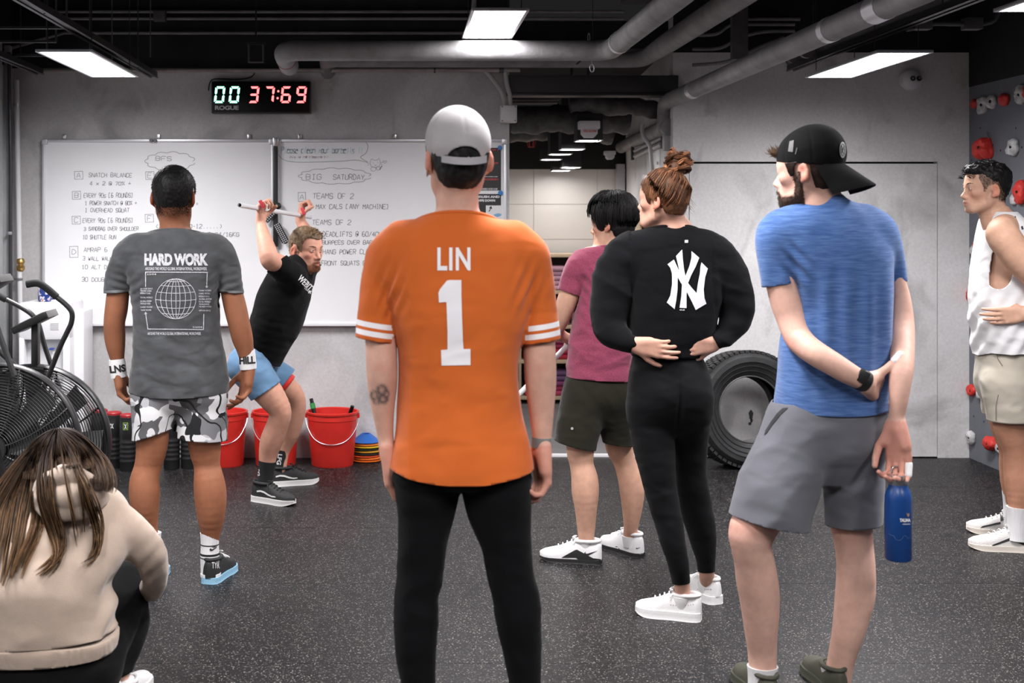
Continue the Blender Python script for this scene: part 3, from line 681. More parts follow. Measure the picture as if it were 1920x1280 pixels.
class Field:
 def __init__(s,lo,hi,step,fines=()):
  s.ax=[]
  for a in range(3):
   xs=[lo[a]];F=[(f[0][a],f[1][a],f[2])for f in fines]
   while xs[-1]<hi[a]:
    st=step
    for(p,q,r)in F:
     if p<=xs[-1]<q:st=min(st,r)
    xs.append(xs[-1]+st)
   s.ax.append(np.array(xs))
  s.D=np.full([len(x)for x in s.ax],BIG,np.float32)
 def sl(s,lo,hi):
  r=[]
  for a in range(3):
   i=max(0,np.searchsorted(s.ax[a],lo[a])-1);j=min(len(s.ax[a]),np.searchsorted(s.ax[a],hi[a])+1)
   if j<=i:return None
   r.append(slice(i,j))
  return tuple(r)
 def xyz(s,S):
  return(s.ax[0][S[0]][:,None,None].astype(np.float32),s.ax[1][S[1]][None,:,None].astype(np.float32),s.ax[2][S[2]][None,None,:].astype(np.float32))
 def add(s,ob,k=0.01,sub=False):
  kk=k(np.array([0.0,3.0])).max()if callable(k)else k
  m=kk+0.022
  S=s.sl(ob.lo-m,ob.hi+m)
  if S is None:return
  if isinstance(ob,Chain):
   G=np.full(s.D[S].shape,BIG,np.float32)
   off=[q.start for q in S]
   for i,lo,hi in ob.boxes(m):
    Q=s.sl(lo,hi)
    if Q is None:continue
    Q=tuple(slice(max(q.start,p.start),min(q.stop,p.stop))for q,p in zip(Q,S))
    if any(q.stop<=q.start for q in Q):continue
    R=tuple(slice(q.start-o,q.stop-o)for q,o in zip(Q,off))
    G[R]=np.minimum(G[R],ob.seg(i,*s.xyz(Q)))
  else:
   G=ob.ev(*s.xyz(S)).astype(np.float32)
  if callable(k):k=k(s.xyz(S)[2])
  s.D[S]=-smin(-s.D[S],G,k)if sub else smin(s.D[S],G,k)
  return s
 def mesh(s,smooth=2):
  D,(xs,ys,zs)=s.D,s.ax
  S=D<0
  c=np.zeros([n-1 for n in D.shape],np.int8)
  for a in(0,1):
   for b in(0,1):
    for d in(0,1):c+=S[a:a+c.shape[0],b:b+c.shape[1],d:d+c.shape[2]]
  ids=np.flatnonzero((c>0)&(c<8));n=len(ids)
  i,j,k=np.unravel_index(ids,c.shape)
  idx=np.full(c.shape,-1,np.int32);idx.ravel()[ids]=np.arange(n)
  P=np.zeros((n,3));cnt=np.zeros(n)
  cor=[(a,b,d)for a in(0,1)for b in(0,1)for d in(0,1)]
  val={q:D[i+q[0],j+q[1],k+q[2]].astype(float)for q in cor}
  pos={q:np.stack([xs[i+q[0]],ys[j+q[1]],zs[k+q[2]]],1)for q in cor}
  for q in cor:
   for a in range(3):
    if q[a]:continue
    r=list(q);r[a]=1;r=tuple(r)
    da,db=val[q],val[r];m=(da<0)!=(db<0)
    t=da[m]/(da[m]-db[m])
    P[m]+=pos[q][m]+(pos[r][m]-pos[q][m])*t[:,None];cnt[m]+=1
  P/=cnt[:,None]
  Fs=[]
  for a in range(3):
   lo=[slice(1,-1)]*3;hi=[slice(1,-1)]*3;lo[a]=slice(0,-1);hi[a]=slice(1,None)
   A,B=S[tuple(lo)],S[tuple(hi)]
   e=np.argwhere(A!=B)
   if not len(e):continue
   flip=A[tuple(e.T)]
   e=e.copy();o=[1,1,1];o[a]=0;e+=np.array(o)
   u,v=(a+1)%3,(a+2)%3
   def cell(du,dv):
    q=e.copy();q[:,u]-=du;q[:,v]-=dv
    return idx[q[:,0],q[:,1],q[:,2]]
   Q=np.stack([cell(1,1),cell(0,1),cell(0,0),cell(1,0)],1)
   Q[~flip]=Q[~flip][:,::-1]
   Fs.append(Q)
  F=np.concatenate(Fs)
  F=F[(F>=0).all(1)]
  return taubin(P,F,smooth),F
def edges_of(F):
 m=F.shape[1]
 return np.concatenate([F[:,[i,(i+1)%m]]for i in range(m)])
def taubin(P,F,it=2,lam=0.5,mu=-0.52):
 if not it:return P
 E=edges_of(F);n=len(P)
 a=np.concatenate([E[:,0],E[:,1]]);b=np.concatenate([E[:,1],E[:,0]])
 deg=np.bincount(a,minlength=n).clip(1)
 for q in range(it):
  for f in(lam,mu):
   L_=np.stack([np.bincount(a,P[b,x],n)for x in range(3)],1)/deg[:,None]-P
   P=P+f*L_
 return P
def vnormals(P,F):
 if F.shape[1]==4:fn=np.cross(P[F[:,2]]-P[F[:,0]],P[F[:,3]]-P[F[:,1]])
 else:fn=np.cross(P[F[:,1]]-P[F[:,0]],P[F[:,2]]-P[F[:,0]])
 N=np.zeros_like(P)
 for c in range(F.shape[1]):
  for x in range(3):N[:,x]+=np.bincount(F[:,c],fn[:,x],len(P))
 return N/np.maximum(np.linalg.norm(N,axis=1),1e-12)[:,None]
def tri(F):return np.concatenate([F[:,[0,1,2]],F[:,[0,2,3]]])if F.shape[1]==4 else F
def cut(V,F,s,both=False,tag_=None):
 """split triangles along s=0; keep s<0 (both: keep all). Returns V, F, per-face sign (bool s<0), per-face tag"""
 s=np.where(np.abs(s)<1e-7,1e-7,s)
 q=s[F]<0;n=q.sum(1)
 tg=np.zeros(len(F),int)if tag_ is None else tag_
 keepF=[F[n==3]];keepT=[tg[n==3]];outF=[F[n==0]];outT=[tg[n==0]]
 newV=[];cache={};base=len(V);nf,nt,of,ot=[],[],[],[]
 def mid(a,b):
  key=(a,b)if a<b else(b,a)
  if key not in cache:
   t=s[a]/(s[a]-s[b]);cache[key]=base+len(newV);newV.append(V[a]+(V[b]-V[a])*t)
  return cache[key]
 for f,t in zip(F[(n==1)|(n==2)].tolist(),tg[(n==1)|(n==2)].tolist()):
  for r in range(3):
   a,b,c=f[r],f[(r+1)%3],f[(r+2)%3]
   if(s[a]<0)!=(s[b]<0)and(s[a]<0)!=(s[c]<0):break
  ab,ac=mid(a,b),mid(a,c)
  one,two=[(a,ab,ac)],[(ab,b,c),(ab,c,ac)]
  if s[a]<0:nf+=one;nt+=[t];of+=two;ot+=[t,t]
  else:nf+=two;nt+=[t,t];of+=one;ot+=[t]
 V2=np.concatenate([V,np.array(newV)])if newV else V
 A=lambda l:np.array(l,int).reshape(-1,3)
 Fn=np.concatenate(keepF+[A(nf)]);Tn=np.concatenate(keepT+[np.array(nt,int)])
 if both:
  Fo=np.concatenate(outF+[A(of)]);To=np.concatenate(outT+[np.array(ot,int)])
  return V2,np.concatenate([Fn,Fo]),np.concatenate([np.ones(len(Fn),bool),np.zeros(len(Fo),bool)]),np.concatenate([Tn,To])
 return compact(V2,Fn)+(Tn,)
def compact(V,F):
 u=np.unique(F);m=np.full(len(V),-1);m[u]=np.arange(len(u))
 return V[u],m[F]
def biggest(V,F):
 """drop tiny stray islands"""
 n=len(V);lab=np.arange(n);E=edges_of(F)
 for _ in range(200):
  l2=lab.copy();np.minimum.at(l2,E[:,0],lab[E[:,1]]);np.minimum.at(l2,E[:,1],lab[E[:,0]])
  l2=l2[l2]
  if(l2==lab).all():break
  lab=l2
 c=np.bincount(lab,minlength=n);keep=c[lab]>0.04*c.max()
 f=keep[F[:,0]]
 return compact(V,F[f]),f
def solidify(V,F,th,tg=None):
 N=vnormals(V,F);n=len(V);V2=V-N*th
 E=edges_of(F);key=np.sort(E,1);key=key[:,0].astype(np.int64)*n+key[:,1]
 u,inv,c=np.unique(key,return_inverse=True,return_counts=True)
 B=E[c[inv]==1];bt=None
 if tg is not None:
  ft=np.concatenate([tg]*3);bt=ft[c[inv]==1]
 rim=np.concatenate([np.stack([B[:,1],B[:,0],B[:,0]+n],1),np.stack([B[:,1],B[:,0]+n,B[:,1]+n],1)])
 T=None if tg is None else np.concatenate([tg,tg,bt,bt])
 return np.concatenate([V,V2]),np.concatenate([F,F[:,::-1]+n,rim]),T
_rng=np.random.RandomState(3);_tab=_rng.rand(4096)*2-1
def vnoise(P,f=1.0,st=(1,1,1),seed=0):
 Q=P*np.array(st)*f+seed*17.3;I=np.floor(Q).astype(np.int64);R=Q-I;R=R*R*(3-2*R);out=0
 for a in(0,1):
  for b in(0,1):
   for c in(0,1):
    h=((I[:,0]+a)*73856093^(I[:,1]+b)*19349663^(I[:,2]+c)*83492791)&4095
    w=(R[:,0]if a else 1-R[:,0])*(R[:,1]if b else 1-R[:,1])*(R[:,2]if c else 1-R[:,2])
    out=out+w*_tab[h]
 return out
def fbm(P,f,st=(1,1,1),oct=3,seed=0):
 return sum(vnoise(P,f*2**o,st,seed+o)/2**o for o in range(oct))
def folds(V,dirs,f,amp,seed=0):
 """soft cloth folds: ridged noise stretched along dirs (a 3x3 scale-rotation)"""
 Q=V @ np.array(dirs).T
 n=vnoise(Q,f,seed=seed)+.4*vnoise(Q,f*2.1,seed=seed+5)
 return amp*(0.75-np.abs(n)*1.05)
# ---- pixel-measured pieces
def pc(pts,Y,flat=None,sub=3,dr=0.0):
 """limb from rows (px, py, depth offset, radius in px)"""
 out=[]
 for x,y,dy,r in pts:
  p=W(x,y,Y+dy);out.append((p.x,p.y,p.z,r/FPX*(Y+dy)+dr))
 return Chain(out,flat,sub)
def pl(rows,Y,n=2.3,yaw=0.0):
 """torso or garment from rows (py, left px, right px, half depth m, depth offset m)"""
 out=[]
 for r in rows:
  y,xl,xr,hd=r[:4];dy=r[4]if len(r)>4 else 0.0
  a,b=W(xl,y,Y),W(xr,y,Y);hw=(b.x-a.x)/2
  if yaw:
   c,q=math.cos(yaw),math.sin(yaw);hw=math.sqrt(max(hw*hw-(hd*q)**2,(hw*.5)**2))/abs(c)
  out.append((a.z,(a.x+b.x)/2,Y+dy,hw,hd))
 return Loft(out,n,yaw)
def unit(v):v=np.array(v,float);return v/np.linalg.norm(v)
class Head:
 def __init__(s,px,py,Y,scale=1.0,yaw=0,pitch=0,roll=0):
  """eye-level centre seen at a pixel; yaw>0 turns the face to the left of the picture, pitch>0 looks up"""
  s.o=np.array(W(px,py,Y));s.s=scale
  R=Matrix.Rotation(math.radians(yaw),3,'Z') @ Matrix.Rotation(math.radians(pitch),3,'X') @ Matrix.Rotation(math.radians(roll),3,'Y')
  s.R=np.array(R)
 def p(s,x,y,z):return s.o+s.R @ (np.array([x,y,z])*s.s)
 def ch(s,pts,flat=None,sub=2):
  fl=None if flat is None else(s.R @ np.array(flat[0],float),flat[1])
  return Chain([tuple(s.p(*q[:3]))+(q[3]*s.s,)for q in pts],fl,sub)
 def el(s,c,r,rot=None):
  R=s.R if rot is None else s.R @ np.array(rot)
  return Ell(s.p(*c),np.array(r)*s.s,R)
 def loc(s,V):return((V-s.o) @ s.R)/s.s
def head_parts(H,mouth=0.0,nose=1.0,jaw=1.0,female=False,eyes=True):
 """ordered (shape, blend, subtract) list for the head"""
 L_=[]
 def A(ob,k=.012,sub=False):L_.append((ob,k,sub))
 A(H.el((0,-.010,.030),(.076,.090,.085)),.01)
 A(H.el((0,.028,.032),(.063,.060,.062)),.03)
 A(H.el((0,.028,-.032),(.057*jaw,.057,.078)),.03)
 A(H.el((0,-.035,-.03),(.058,.055,.06)),.03)
 A(H.ch([(-.024*jaw,.070,-.098,.013),(0,.076,-.101,.0165),(.024*jaw,.070,-.098,.013)]),.02)
 for g in(-1,1):
  A(H.ch([(g*.053*jaw,-.004,-.048,.016),(g*.051*jaw,.008,-.074,.0155),(g*.026*jaw,.062,-.098,.015)]),.022)
  A(H.ch([(g*.046,.062,.012,.010),(g*.028,.076,.018,.0105),(g*.008,.081,.013,.009)]),.014)
  A(H.el((g*.044,.054,-.024),(.017,.022,.016)),.018)
 for g in(-1,1):A(H.el((g*.032,.098,-.002),(.018,.017,.012)),.012,True)
 A(H.ch([(0,.079,.010,.008),(0,.092,-.016,.0085*nose),(0,.104,-.036,.0115*nose)]),.012)
 for g in(-1,1):A(H.el((g*.0125*nose,.091,-.042),(.0085,.012,.0085)),.008)
 A(H.el((0,.074,-.07),(.03,.02,.024)),.02)
 A(H.ch([(-.022,.083,-.067,.004),(-.008,.0955,-.063,.006),(.008,.0955,-.063,.006),(.022,.083,-.067,.004)]),.006)
 A(H.ch([(-.020,.083,-.072,.004),(0,.0945,-.0765-mouth*.6,.0075),(.020,.083,-.072,.004)]),.006)
 A(H.ch([(-.021,.092,-.0695,.0014),(0,.1045,-.0695-mouth*.3,.0022+mouth*.5),(.021,.092,-.0695,.0014)]),.004,True)
 if eyes:
  for g in(-1,1):
   A(H.el((g*.031,.0755,.001),(.0165,.0135,.0115)),.006)
   A(H.ch([(g*.0195,.0865,-.001,.0026),(g*.031,.0900,.0,.0056),(g*.0435,.082,.001,.0026)]),.002,True)
   for zz in(.0066,-.0056):A(H.ch([(g*.0185,.083,zz*.25,.0015),(g*.031,.0885,zz,.0017),(g*.044,.079,zz*.25,.0015)]),.002)
 t=math.radians(14)
 for g in(-1,1):
  rot=np.array(Matrix.Rotation(g*math.radians(22),3,'Z') @ Matrix.Rotation(math.radians(-12),3,'X'))
  A(H.el((g*.080,-.018,-.010),(.0085,.0185,.031),rot),.008)
  A(H.el((g*.090,-.014,-.008),(.010,.010,.016),rot),.006,True)
  A(H.el((g*.0765,-.008,-.036),(.006,.009,.010)),.008)
 return L_
def eyes(H,parent,iris=(.08,.05,.03)):
 for g in(-1,1):
  bm=bmesh.new();bmesh.ops.create_uvsphere(bm,u_segments=24,v_segments=16,radius=.0122*H.s)
  me=bpy.data.meshes.new('eye');bm.to_mesh(me);bm.free()
  V=np.array([v.co[:]for v in me.vertices]);f=H.R @ np.array([g*-.05,1,0.0]);f/=np.linalg.norm(f)
  a=np.degrees(np.arccos(np.clip((V/np.linalg.norm(V,axis=1)[:,None]) @ f,-1,1)))
  c=np.tile(np.array([[.72,.68,.66]]),(len(V),1));c[a<30]=iris;c[a<13]=(.005,.005,.005)
  ca=me.color_attributes.new('Col','FLOAT_COLOR','POINT');c4=np.ones((len(V),4),np.float32);c4[:,:3]=c;ca.data.foreach_set('color',c4.ravel())
  me.transform(Matrix.Translation(Vector(H.p(g*.031,.0748,.0))))
  me.polygons.foreach_set('use_smooth',[True]*len(me.polygons))
  link_mesh('eye',me,MT['eye'],parent)
def hand_parts(wrist,d,n,right,curl=(25,30,20),size=1.0,thumb=None,spread=0.05,curls=None,thick=1.0):
 """palm, four jointed fingers and thumb; d runs from the wrist to the knuckles, n leaves the palm side"""
 w=np.array(wrist,float);d=unit(d);n=np.array(n,float);n=unit(n-d*(n @ d))
 s_=np.cross(d,n)*(1 if right else-1);q=size
 L_=[]
 def C(pts,k,flat=None):L_.append((Chain([tuple(p)+(r*q*thick,)for p,r in pts],flat,1),k,False))
 P=lambda a,b,c:w+(d*a+s_*b+n*c)*q
 kn=[(.092,.030),(.095,.010),(.090,-.010),(.081,-.028)]
 for(a,b)in kn:C([(P(-.012,b*.55,0),.0155),(P(.03,b*.75,0),.0155),(P(a,b,-.001),.0118)],.012)
 C([(P(.006,.020,.004),.016),(P(.038,.034,.010),.0155)],.014)
 C([(P(.006,-.016,.004),.015),(P(.05,-.026,.006),.014)],.014)
 fl=[(.043,.026,.021),(.047,.030,.022),(.043,.028,.022),(.034,.021,.019)]
 for i,((a,b),L3)in enumerate(zip(kn,fl)):
  cu=curls[i]if curls else curl
  p=P(a,b,-.001);th=0;pts=[(p,.0102)]
  sd=s_*spread*(1.5-i)
  for L1,c_,r in zip(L3,cu,(.0092,.0084,.0070)):
   th+=math.radians(c_)
   v=unit(d*math.cos(th)+n*math.sin(th)+sd);p=p+v*L1*q;pts.append((p,r*(1 if i<3 else .9)))
  C(pts,.004)
 tp=thumb or[(.55,.75,.35),(.8,.45,.35),(.95,.2,.3)]
 p=P(.022,.026,.006);pts=[(p,.0145)]
 for t,L1,r in zip(tp,(.040,.034,.027),(.0118,.0105,.0085)):
  v=unit(d*t[0]+s_*t[1]+n*t[2]);p=p+v*L1*q;pts.append((p,r))
 C(pts,.007)
 return L_
MT['skin']=M('skin',(.6,.4,.3),.56,attr=True,var=.10,vscale=30,bump=.06,bscale=220,sss=.12,spec=.3)
MT['eye']=M('eyeball',(.7,.7,.7),.12,attr=True)
MT['hair']=M('hair_strands',(.02,.015,.012),.55,attr=True,var=.35,vscale=60,spec=.22)
class Person:
 def __init__(s,label,loc):
  s.root=empty('person',(loc[0],loc[1],0),0,label,'person')
  s.bodyparts=[]
 def body(s,parts,lo,hi,step=.009,fines=(),color=None,name='body'):
  F=Field(np.array(lo),np.array(hi),step,fines)
  for ob,k,sub in parts:F.add(ob,k,sub)
  V,Q=F.mesh(2)
  (V,Q),_=biggest(V,Q)
  cols=color(V,vnormals(V,Q))if color else None
  return from_np(name,V,Q,MT['skin'],s.root,cols=cols)
 def garment(s,name,parts,mat,step=.009,cuts=(),disp=None,th=.004,bands=(),label=None,parent=None,fines=(),smooth=2,cols=None,pad=.03):
  lo=np.min([p[0].lo for p in parts],0)-pad;hi=np.max([p[0].hi for p in parts],0)+pad
  F=Field(lo,hi,step,fines)
  for p in parts:F.add(p[0],p[1],p[2]if len(p)>2 else False)
  V,Q=F.mesh(smooth)
  if disp is not None:V=V+vnormals(V,Q)*disp(V)[:,None]
  T=tri(Q);tg=np.zeros(len(T),int)
  for c in cuts:
   V,T,tg=cut(V,T,c(V),tag_=tg)
  for i,b in enumerate(bands):
   f,m=b
   V,T,sg,tg=cut(V,T,f(V),both=True,tag_=tg)
   tg=np.where(sg,m,tg)
  (V,T),f=biggest(V,T);tg=tg[f]
  if th:V,T,tg=solidify(V,T,th,tg)
  o=from_np(name,V,T,mat,parent or s.root,mats=tg,cols=None if cols is None else cols(V))
  if label:o['label']=label
  return o
class Capped:
 """a shape ended by a flat plane through the picture line a-b, a little beyond it"""
 def __init__(s,ob,a,b,Y,below=True,off=.006):
  A,B=np.array(W(a[0],a[1],Y)),np.array(W(b[0],b[1],Y));n=np.cross(B-A,np.array([0,1.0,0]));n=unit(n if(n[2]<0)==below else-n)
  s.ob,s.n,s.d=ob,n,A @ n+off;s.lo,s.hi=ob.lo,ob.hi
 def ev(s,X,Y,Z):return np.maximum(s.ob.ev(X,Y,Z),X*s.n[0]+Y*s.n[1]+Z*s.n[2]-s.d)
def plane_cut(p,nrm,near=None):
 """keep the side the normal points away from; near(V) restricts where the cut applies"""
 p=np.array(p,float);nrm=unit(nrm)
 def f(V):
  q=(V-p) @ nrm
  return q if near is None else np.where(near(V),q,-1.0)
 return f
def line_cut(a,b,Y,below=True,near=None,tilt=0.0):
 """plane through the picture line a-b at depth Y, running along the depth axis (tilted by tilt)"""
 A,B=np.array(W(a[0],a[1],Y)),np.array(W(b[0],b[1],Y));t=B-A
 nrm=np.cross(t,np.array([0,1,tilt]));nrm=nrm if(nrm[2]<0)==below else-nrm
 return plane_cut(A,nrm,near)
def nearest(groups,which):
 """true where the given group is the closest of the groups of shapes"""
 def f(V):
  D=[np.min([o.ev(V[:,0],V[:,1],V[:,2])for o in g],0)for g in groups]
  return np.argmin(D,0)==which
 return f
def sleeve_side(grp,which,torso,x,left):
 """the sleeve's share of a shirt: nearest to the sleeve, or clear of the trunk on its side"""
 n=nearest(grp,which)
 return lambda V:n(V)|((grp[which][0].ev(V[:,0],V[:,1],V[:,2])<.02)&(torso.ev(V[:,0],V[:,1],V[:,2])>.012)&((V[:,0]<x)if left else(V[:,0]>x)))
def kz(z0,z1,k0=.006,k1=.05):
 return lambda Z:k0+(k1-k0)*np.clip((Z-z0)/(z1-z0),0,1)
# ---- hair made of strands
def strands(name,parent,P,r,cols,mat=None,nseg=3,taper=.35):
 """P (S, m, 3) strand points; r (S,) radii; cols (S, m, 3)"""
 S,m,_=P.shape
 T=np.gradient(P,axis=1);T/=np.maximum(np.linalg.norm(T,axis=2),1e-9)[...,None]
 up=np.where(np.abs(T[...,2:3])>.9,np.array([1.0,0,0]),np.array([0,0,1.0]))
 A=np.cross(T,up);A/=np.maximum(np.linalg.norm(A,axis=2),1e-9)[...,None];B=np.cross(T,A)
 prof=(np.linspace(1,taper,m)**1.0)[None,:]*r[:,None];prof[:,-1]*=.3
 V=np.stack([P+(A*math.cos(a)+B*math.sin(a))*prof[...,None]for a in[2*math.pi*k/nseg for k in range(nseg)]],2)
 idx=np.arange(S*m*nseg).reshape(S,m,nseg)
 Q=np.stack([idx[:,:-1,:],np.roll(idx,-1,2)[:,:-1,:],np.roll(idx,-1,2)[:,1:,:],idx[:,1:,:]],-1).reshape(-1,4)
 C=np.repeat(cols[:,:,None,:],nseg,2).reshape(-1,3)
 o=from_np(name,V.reshape(-1,3),Q,mat or MT['hair'],parent,cols=C);o['kind']='stuff';return o
# ---- prints on cloth
def poly_bm(polys):
 bm=bmesh.new()
 for p in polys:
  vs=[bm.verts.new((x,y,0))for x,y in p]
  try:bm.faces.new(vs)
  except ValueError:pass
 return bm
def text_bm(txt,bold=0.0,shear=0.0,align='LEFT',space=1.0):
 cu=bpy.data.curves.new('t','FONT');cu.body=txt;cu.offset=bold;cu.shear=shear;cu.resolution_u=4;cu.space_character=space
 o=bpy.data.objects.new('t',cu);COL.objects.link(o)
 bpy.context.view_layer.update()
 me=o.evaluated_get(bpy.context.evaluated_depsgraph_get()).to_mesh()
 bm=bmesh.new();bm.from_mesh(me)
 bpy.data.objects.remove(o);bpy.data.curves.remove(cu)
 bmesh.ops.remove_doubles(bm,verts=bm.verts,dist=1e-5)
 return bm
def fit_bm(bm,x0,y0,x1,y1,shear=0.0,rot=0.0):
 xs=[v.co.x for v in bm.verts];ys=[v.co.y for v in bm.verts]
 ax,bx,ay,by=min(xs),max(xs),min(ys),max(ys)
 cx,cy=(x0+x1)/2,(y0+y1)/2
 for v in bm.verts:
  u=(v.co.x-ax)/max(bx-ax,1e-6);w=(v.co.y-ay)/max(by-ay,1e-6)
  x=x0+u*(x1-x0)+shear*w;y=y1-w*(y1-y0)
  if rot:
   c,q=math.cos(rot),math.sin(rot);x,y=cx+c*(x-cx)-q*(y-cy),cy+q*(x-cx)+c*(y-cy)
  v.co=(x,y,0)
 return bm
def gridcut(bm,g):
 if not bm.verts:return
 for ax in(0,1):
  lo=min(v.co[ax]for v in bm.verts);hi=max(v.co[ax]for v in bm.verts)
  t=math.ceil(lo/g)*g
  while t<hi:
   co=[0,0,0];no=[0,0,0];co[ax]=t;no[ax]=1
   bmesh.ops.bisect_plane(bm,geom=bm.verts[:]+bm.edges[:]+bm.faces[:],plane_co=co,plane_no=no,dist=1e-4)
   t+=g
 bmesh.ops.triangulate(bm,faces=bm.faces[:])
_bvh={}
def decal(name,target,bm,mat,g=6.0,off=.0016,parent=None,label=None):
 """lay a flat pixel-space print onto the target surface as a thin skin"""
 if target.name not in _bvh:
  me=target.data;_bvh[target.name]=BVHTree.FromPolygons([v.co[:]for v in me.vertices],[p.vertices[:]for p in me.polygons])
 T=_bvh[target.name]
 gridcut(bm,g);o=Vector((0,0,CAMZ));bad=[]
 for v in bm.verts:
  d=Vector(((v.co.x-VX)/FPX,1,-(v.co.y-VY)/FPX)).normalized()
  hit,nrm,i,dist=T.ray_cast(o,d)
  if hit is None:bad.append(v);continue
  if nrm.dot(d)>0:nrm=-nrm
  v.co=hit-d*off*.5+nrm*off
 bmesh.ops.delete(bm,geom=bad,context='VERTS')
 ob=from_bm(name,bm,mat,parent or target,smooth=True,angle=180)
 if label:ob['label']=label
 return ob
def stroke_polys(lines,w):
 """polylines (px) as thin quads"""
 out=[]
 for L_ in lines:
  for(x0,y0),(x1,y1)in zip(L_,L_[1:]):
   dx,dy=x1-x0,y1-y0;l=math.hypot(dx,dy)
   if l<1e-6:continue
   nx,ny=-dy/l*w/2,dx/l*w/2;ex,ey=dx/l*w*.3,dy/l*w*.3
   out.append([(x0+nx-ex,y0+ny-ey),(x1+nx+ex,y1+ny+ey),(x1-nx+ex,y1-ny+ey),(x0-nx-ex,y0-ny-ey)])
 return out
def ellipse(cx,cy,rx,ry,n=28,a0=0,a1=2*math.pi):
 return[(cx+rx*math.cos(a0+(a1-a0)*k/n),cy+ry*math.sin(a0+(a1-a0)*k/n))for k in range(n+1)]
# ---- shoes: lofted upper, sole, collar, laces
def shoe(root,heel,toe,mats,L_=.29,w=.1,hcol=.085,sole_h=.03,name='shoe',label=None,lace=None,sole_col=None,heel_lift=0.0):
 """heel/toe: ground points (x, y); mats = (upper, sole, lace)"""
 h=Vector((heel[0],heel[1],0));t=Vector((toe[0],toe[1],0));d=(t-h);d.normalize()
 r=Vector((d.y,-d.x,0));up=Vector((0,0,1))
 M4=Matrix(((r.x,d.x,0,h.x),(r.y,d.y,0,h.y),(0,0,1,0),(0,0,0,1)))
 ys=[0,.012,.04,.09,.14,.19,.24,.27,.29];k=L_/.29
 hw=[.012,.028,.035,.034,.036,.044,.043,.030,.006]
 ht=[.070,.082,.083,.082,.078,.056,.044,.037,.026]
 zb=[sole_h]*9
 def prof(y,arr):return float(np.interp(y,ys,arr))
 S=22;n=20
 bm=bmesh.new();rings=[]
 for i in range(S+1):
  y=.29*(i/S);y=.29*(0.5-0.5*math.cos(math.pi*i/S))
  a,hh=prof(y,hw)*w/.1,(prof(y,ht)*hcol/.085)
  ring=[]
  for q in range(n):
   th=math.pi*q/(n-1)
   cx,sz=math.cos(th),math.sin(th)
   ex=.75 if y<.15 else .9
   x=a*math.copysign(abs(cx)**ex,cx);z=sole_h*.8+(hh-sole_h*.2)*abs(sz)**.8
   ring.append(bm.verts.new((x,y*k,z)))
  rings.append(ring)
 for A,B in zip(rings,rings[1:]):
  for q in range(n-1):bm.faces.new((A[q],A[q+1],B[q+1],B[q]))
 bm.faces.new(rings[0]);bm.faces.new(rings[-1][::-1])
 for v in bm.verts:v.co=M4 @ v.co
 up_o=from_bm(name,bm,mats[0],root,angle=60)
 if label:up_o['label']=label
 bm=bmesh.new();out=[]
 for i in range(S+1):
  y=.29*(0.5-0.5*math.cos(math.pi*i/S));out.append((prof(y,hw)*w/.1+.005,y*k))
 poly=[(a,y)for a,y in out]+[(-a,y)for a,y in out[::-1]]
 poly=[poly[0]]+[p for p,q_ in zip(poly[1:],poly)if abs(p[0]-q_[0])+abs(p[1]-q_[1])>1e-6]
 prev=None;n_=len(poly)
 for z,e in((.0,-.003),(.004,.001),(sole_h*.6,.002),(sole_h,-.001)):
  ring=[bm.verts.new((x+math.copysign(e,x),y,z+(max(0,y/k-.22)**2*3.0 if z<.01 else 0)))for x,y in poly]
  if prev:
   for q in range(n_):bm.faces.new((prev[q],prev[(q+1)%n_],ring[(q+1)%n_],ring[q]))
  else:bm.faces.new(ring[::-1])
  prev=ring
 bm.faces.new(prev)
 for v in bm.verts:v.co=M4 @ v.co
 from_bm('sole',bm,mats[1],up_o,angle=50)
 bm=bmesh.new();c=[Vector((prof(.02+.10*(.5+.5*math.sin(a)),hw)*w/.1*math.cos(a)*.93,(.066+.058*math.sin(a))*k,(.088-.002*math.sin(a))*hcol/.085+sole_h*.35))for a in[2*math.pi*q/22 for q in range(22)]]
 tube(bm,[M4 @ p for p in c],.008,8,closed=True);from_bm('collar',bm,mats[0],up_o)
 if len(mats)>2 and mats[2]:
  for q in range(4):
   y=.135+.021*q;z=(prof(y,ht)*hcol/.085+sole_h*.6)+.001;a=prof(y,hw)*w/.1*.52
   bm=bmesh.new();pts=[Vector((-a,y*k,z-.007)),Vector((-a*.4,y*k+.003,z+.002)),Vector((a*.4,y*k+.006,z+.002)),Vector((a,y*k+.009,z-.007))]
   tube(bm,[M4 @ p for p in smoothpts(pts,3)]if False else[M4 @ Vector(p)for p in smoothpts(pts,3)],.003,6);from_bm('lace',bm,mats[2],up_o)
  bm=bmesh.new();b0=Vector((0,.128*k,prof(.13,ht)*hcol/.085+sole_h*.6+.006))
  for g in(-1,1):
   tube(bm,[M4 @ (b0+Vector((g*.022*math.sin(a),.008*math.cos(a*2),.008*math.sin(a*.5)+.006*math.sin(a))))for a in[math.pi*q/6 for q in range(7)]],.0026,6)
   tube(bm,[M4 @ b0,M4 @ (b0+Vector((g*.02,-.008,-.004))),M4 @ (b0+Vector((g*.034,.002,-.016)))],.0026,6)
  from_bm('lace_bow',bm,mats[2],up_o)
 return up_o
def sock(root,pts,radii,mat,label=None,rib=True):
 P=[np.array(list(p)+[r])for p,r in zip(pts,radii)]
 Q=smoothpts(P,6)if len(P)>2 else P
 bm=bmesh.new();tube(bm,[Vector(q[:3])for q in Q]+[Vector(Q[-1][:3])+Vector((0,0,-.001))],[q[3]for q in Q]+[Q[-1][3]*.86],24)
 o=from_bm('sock',bm,mat,root)
 if label:o['label']=label
 return o
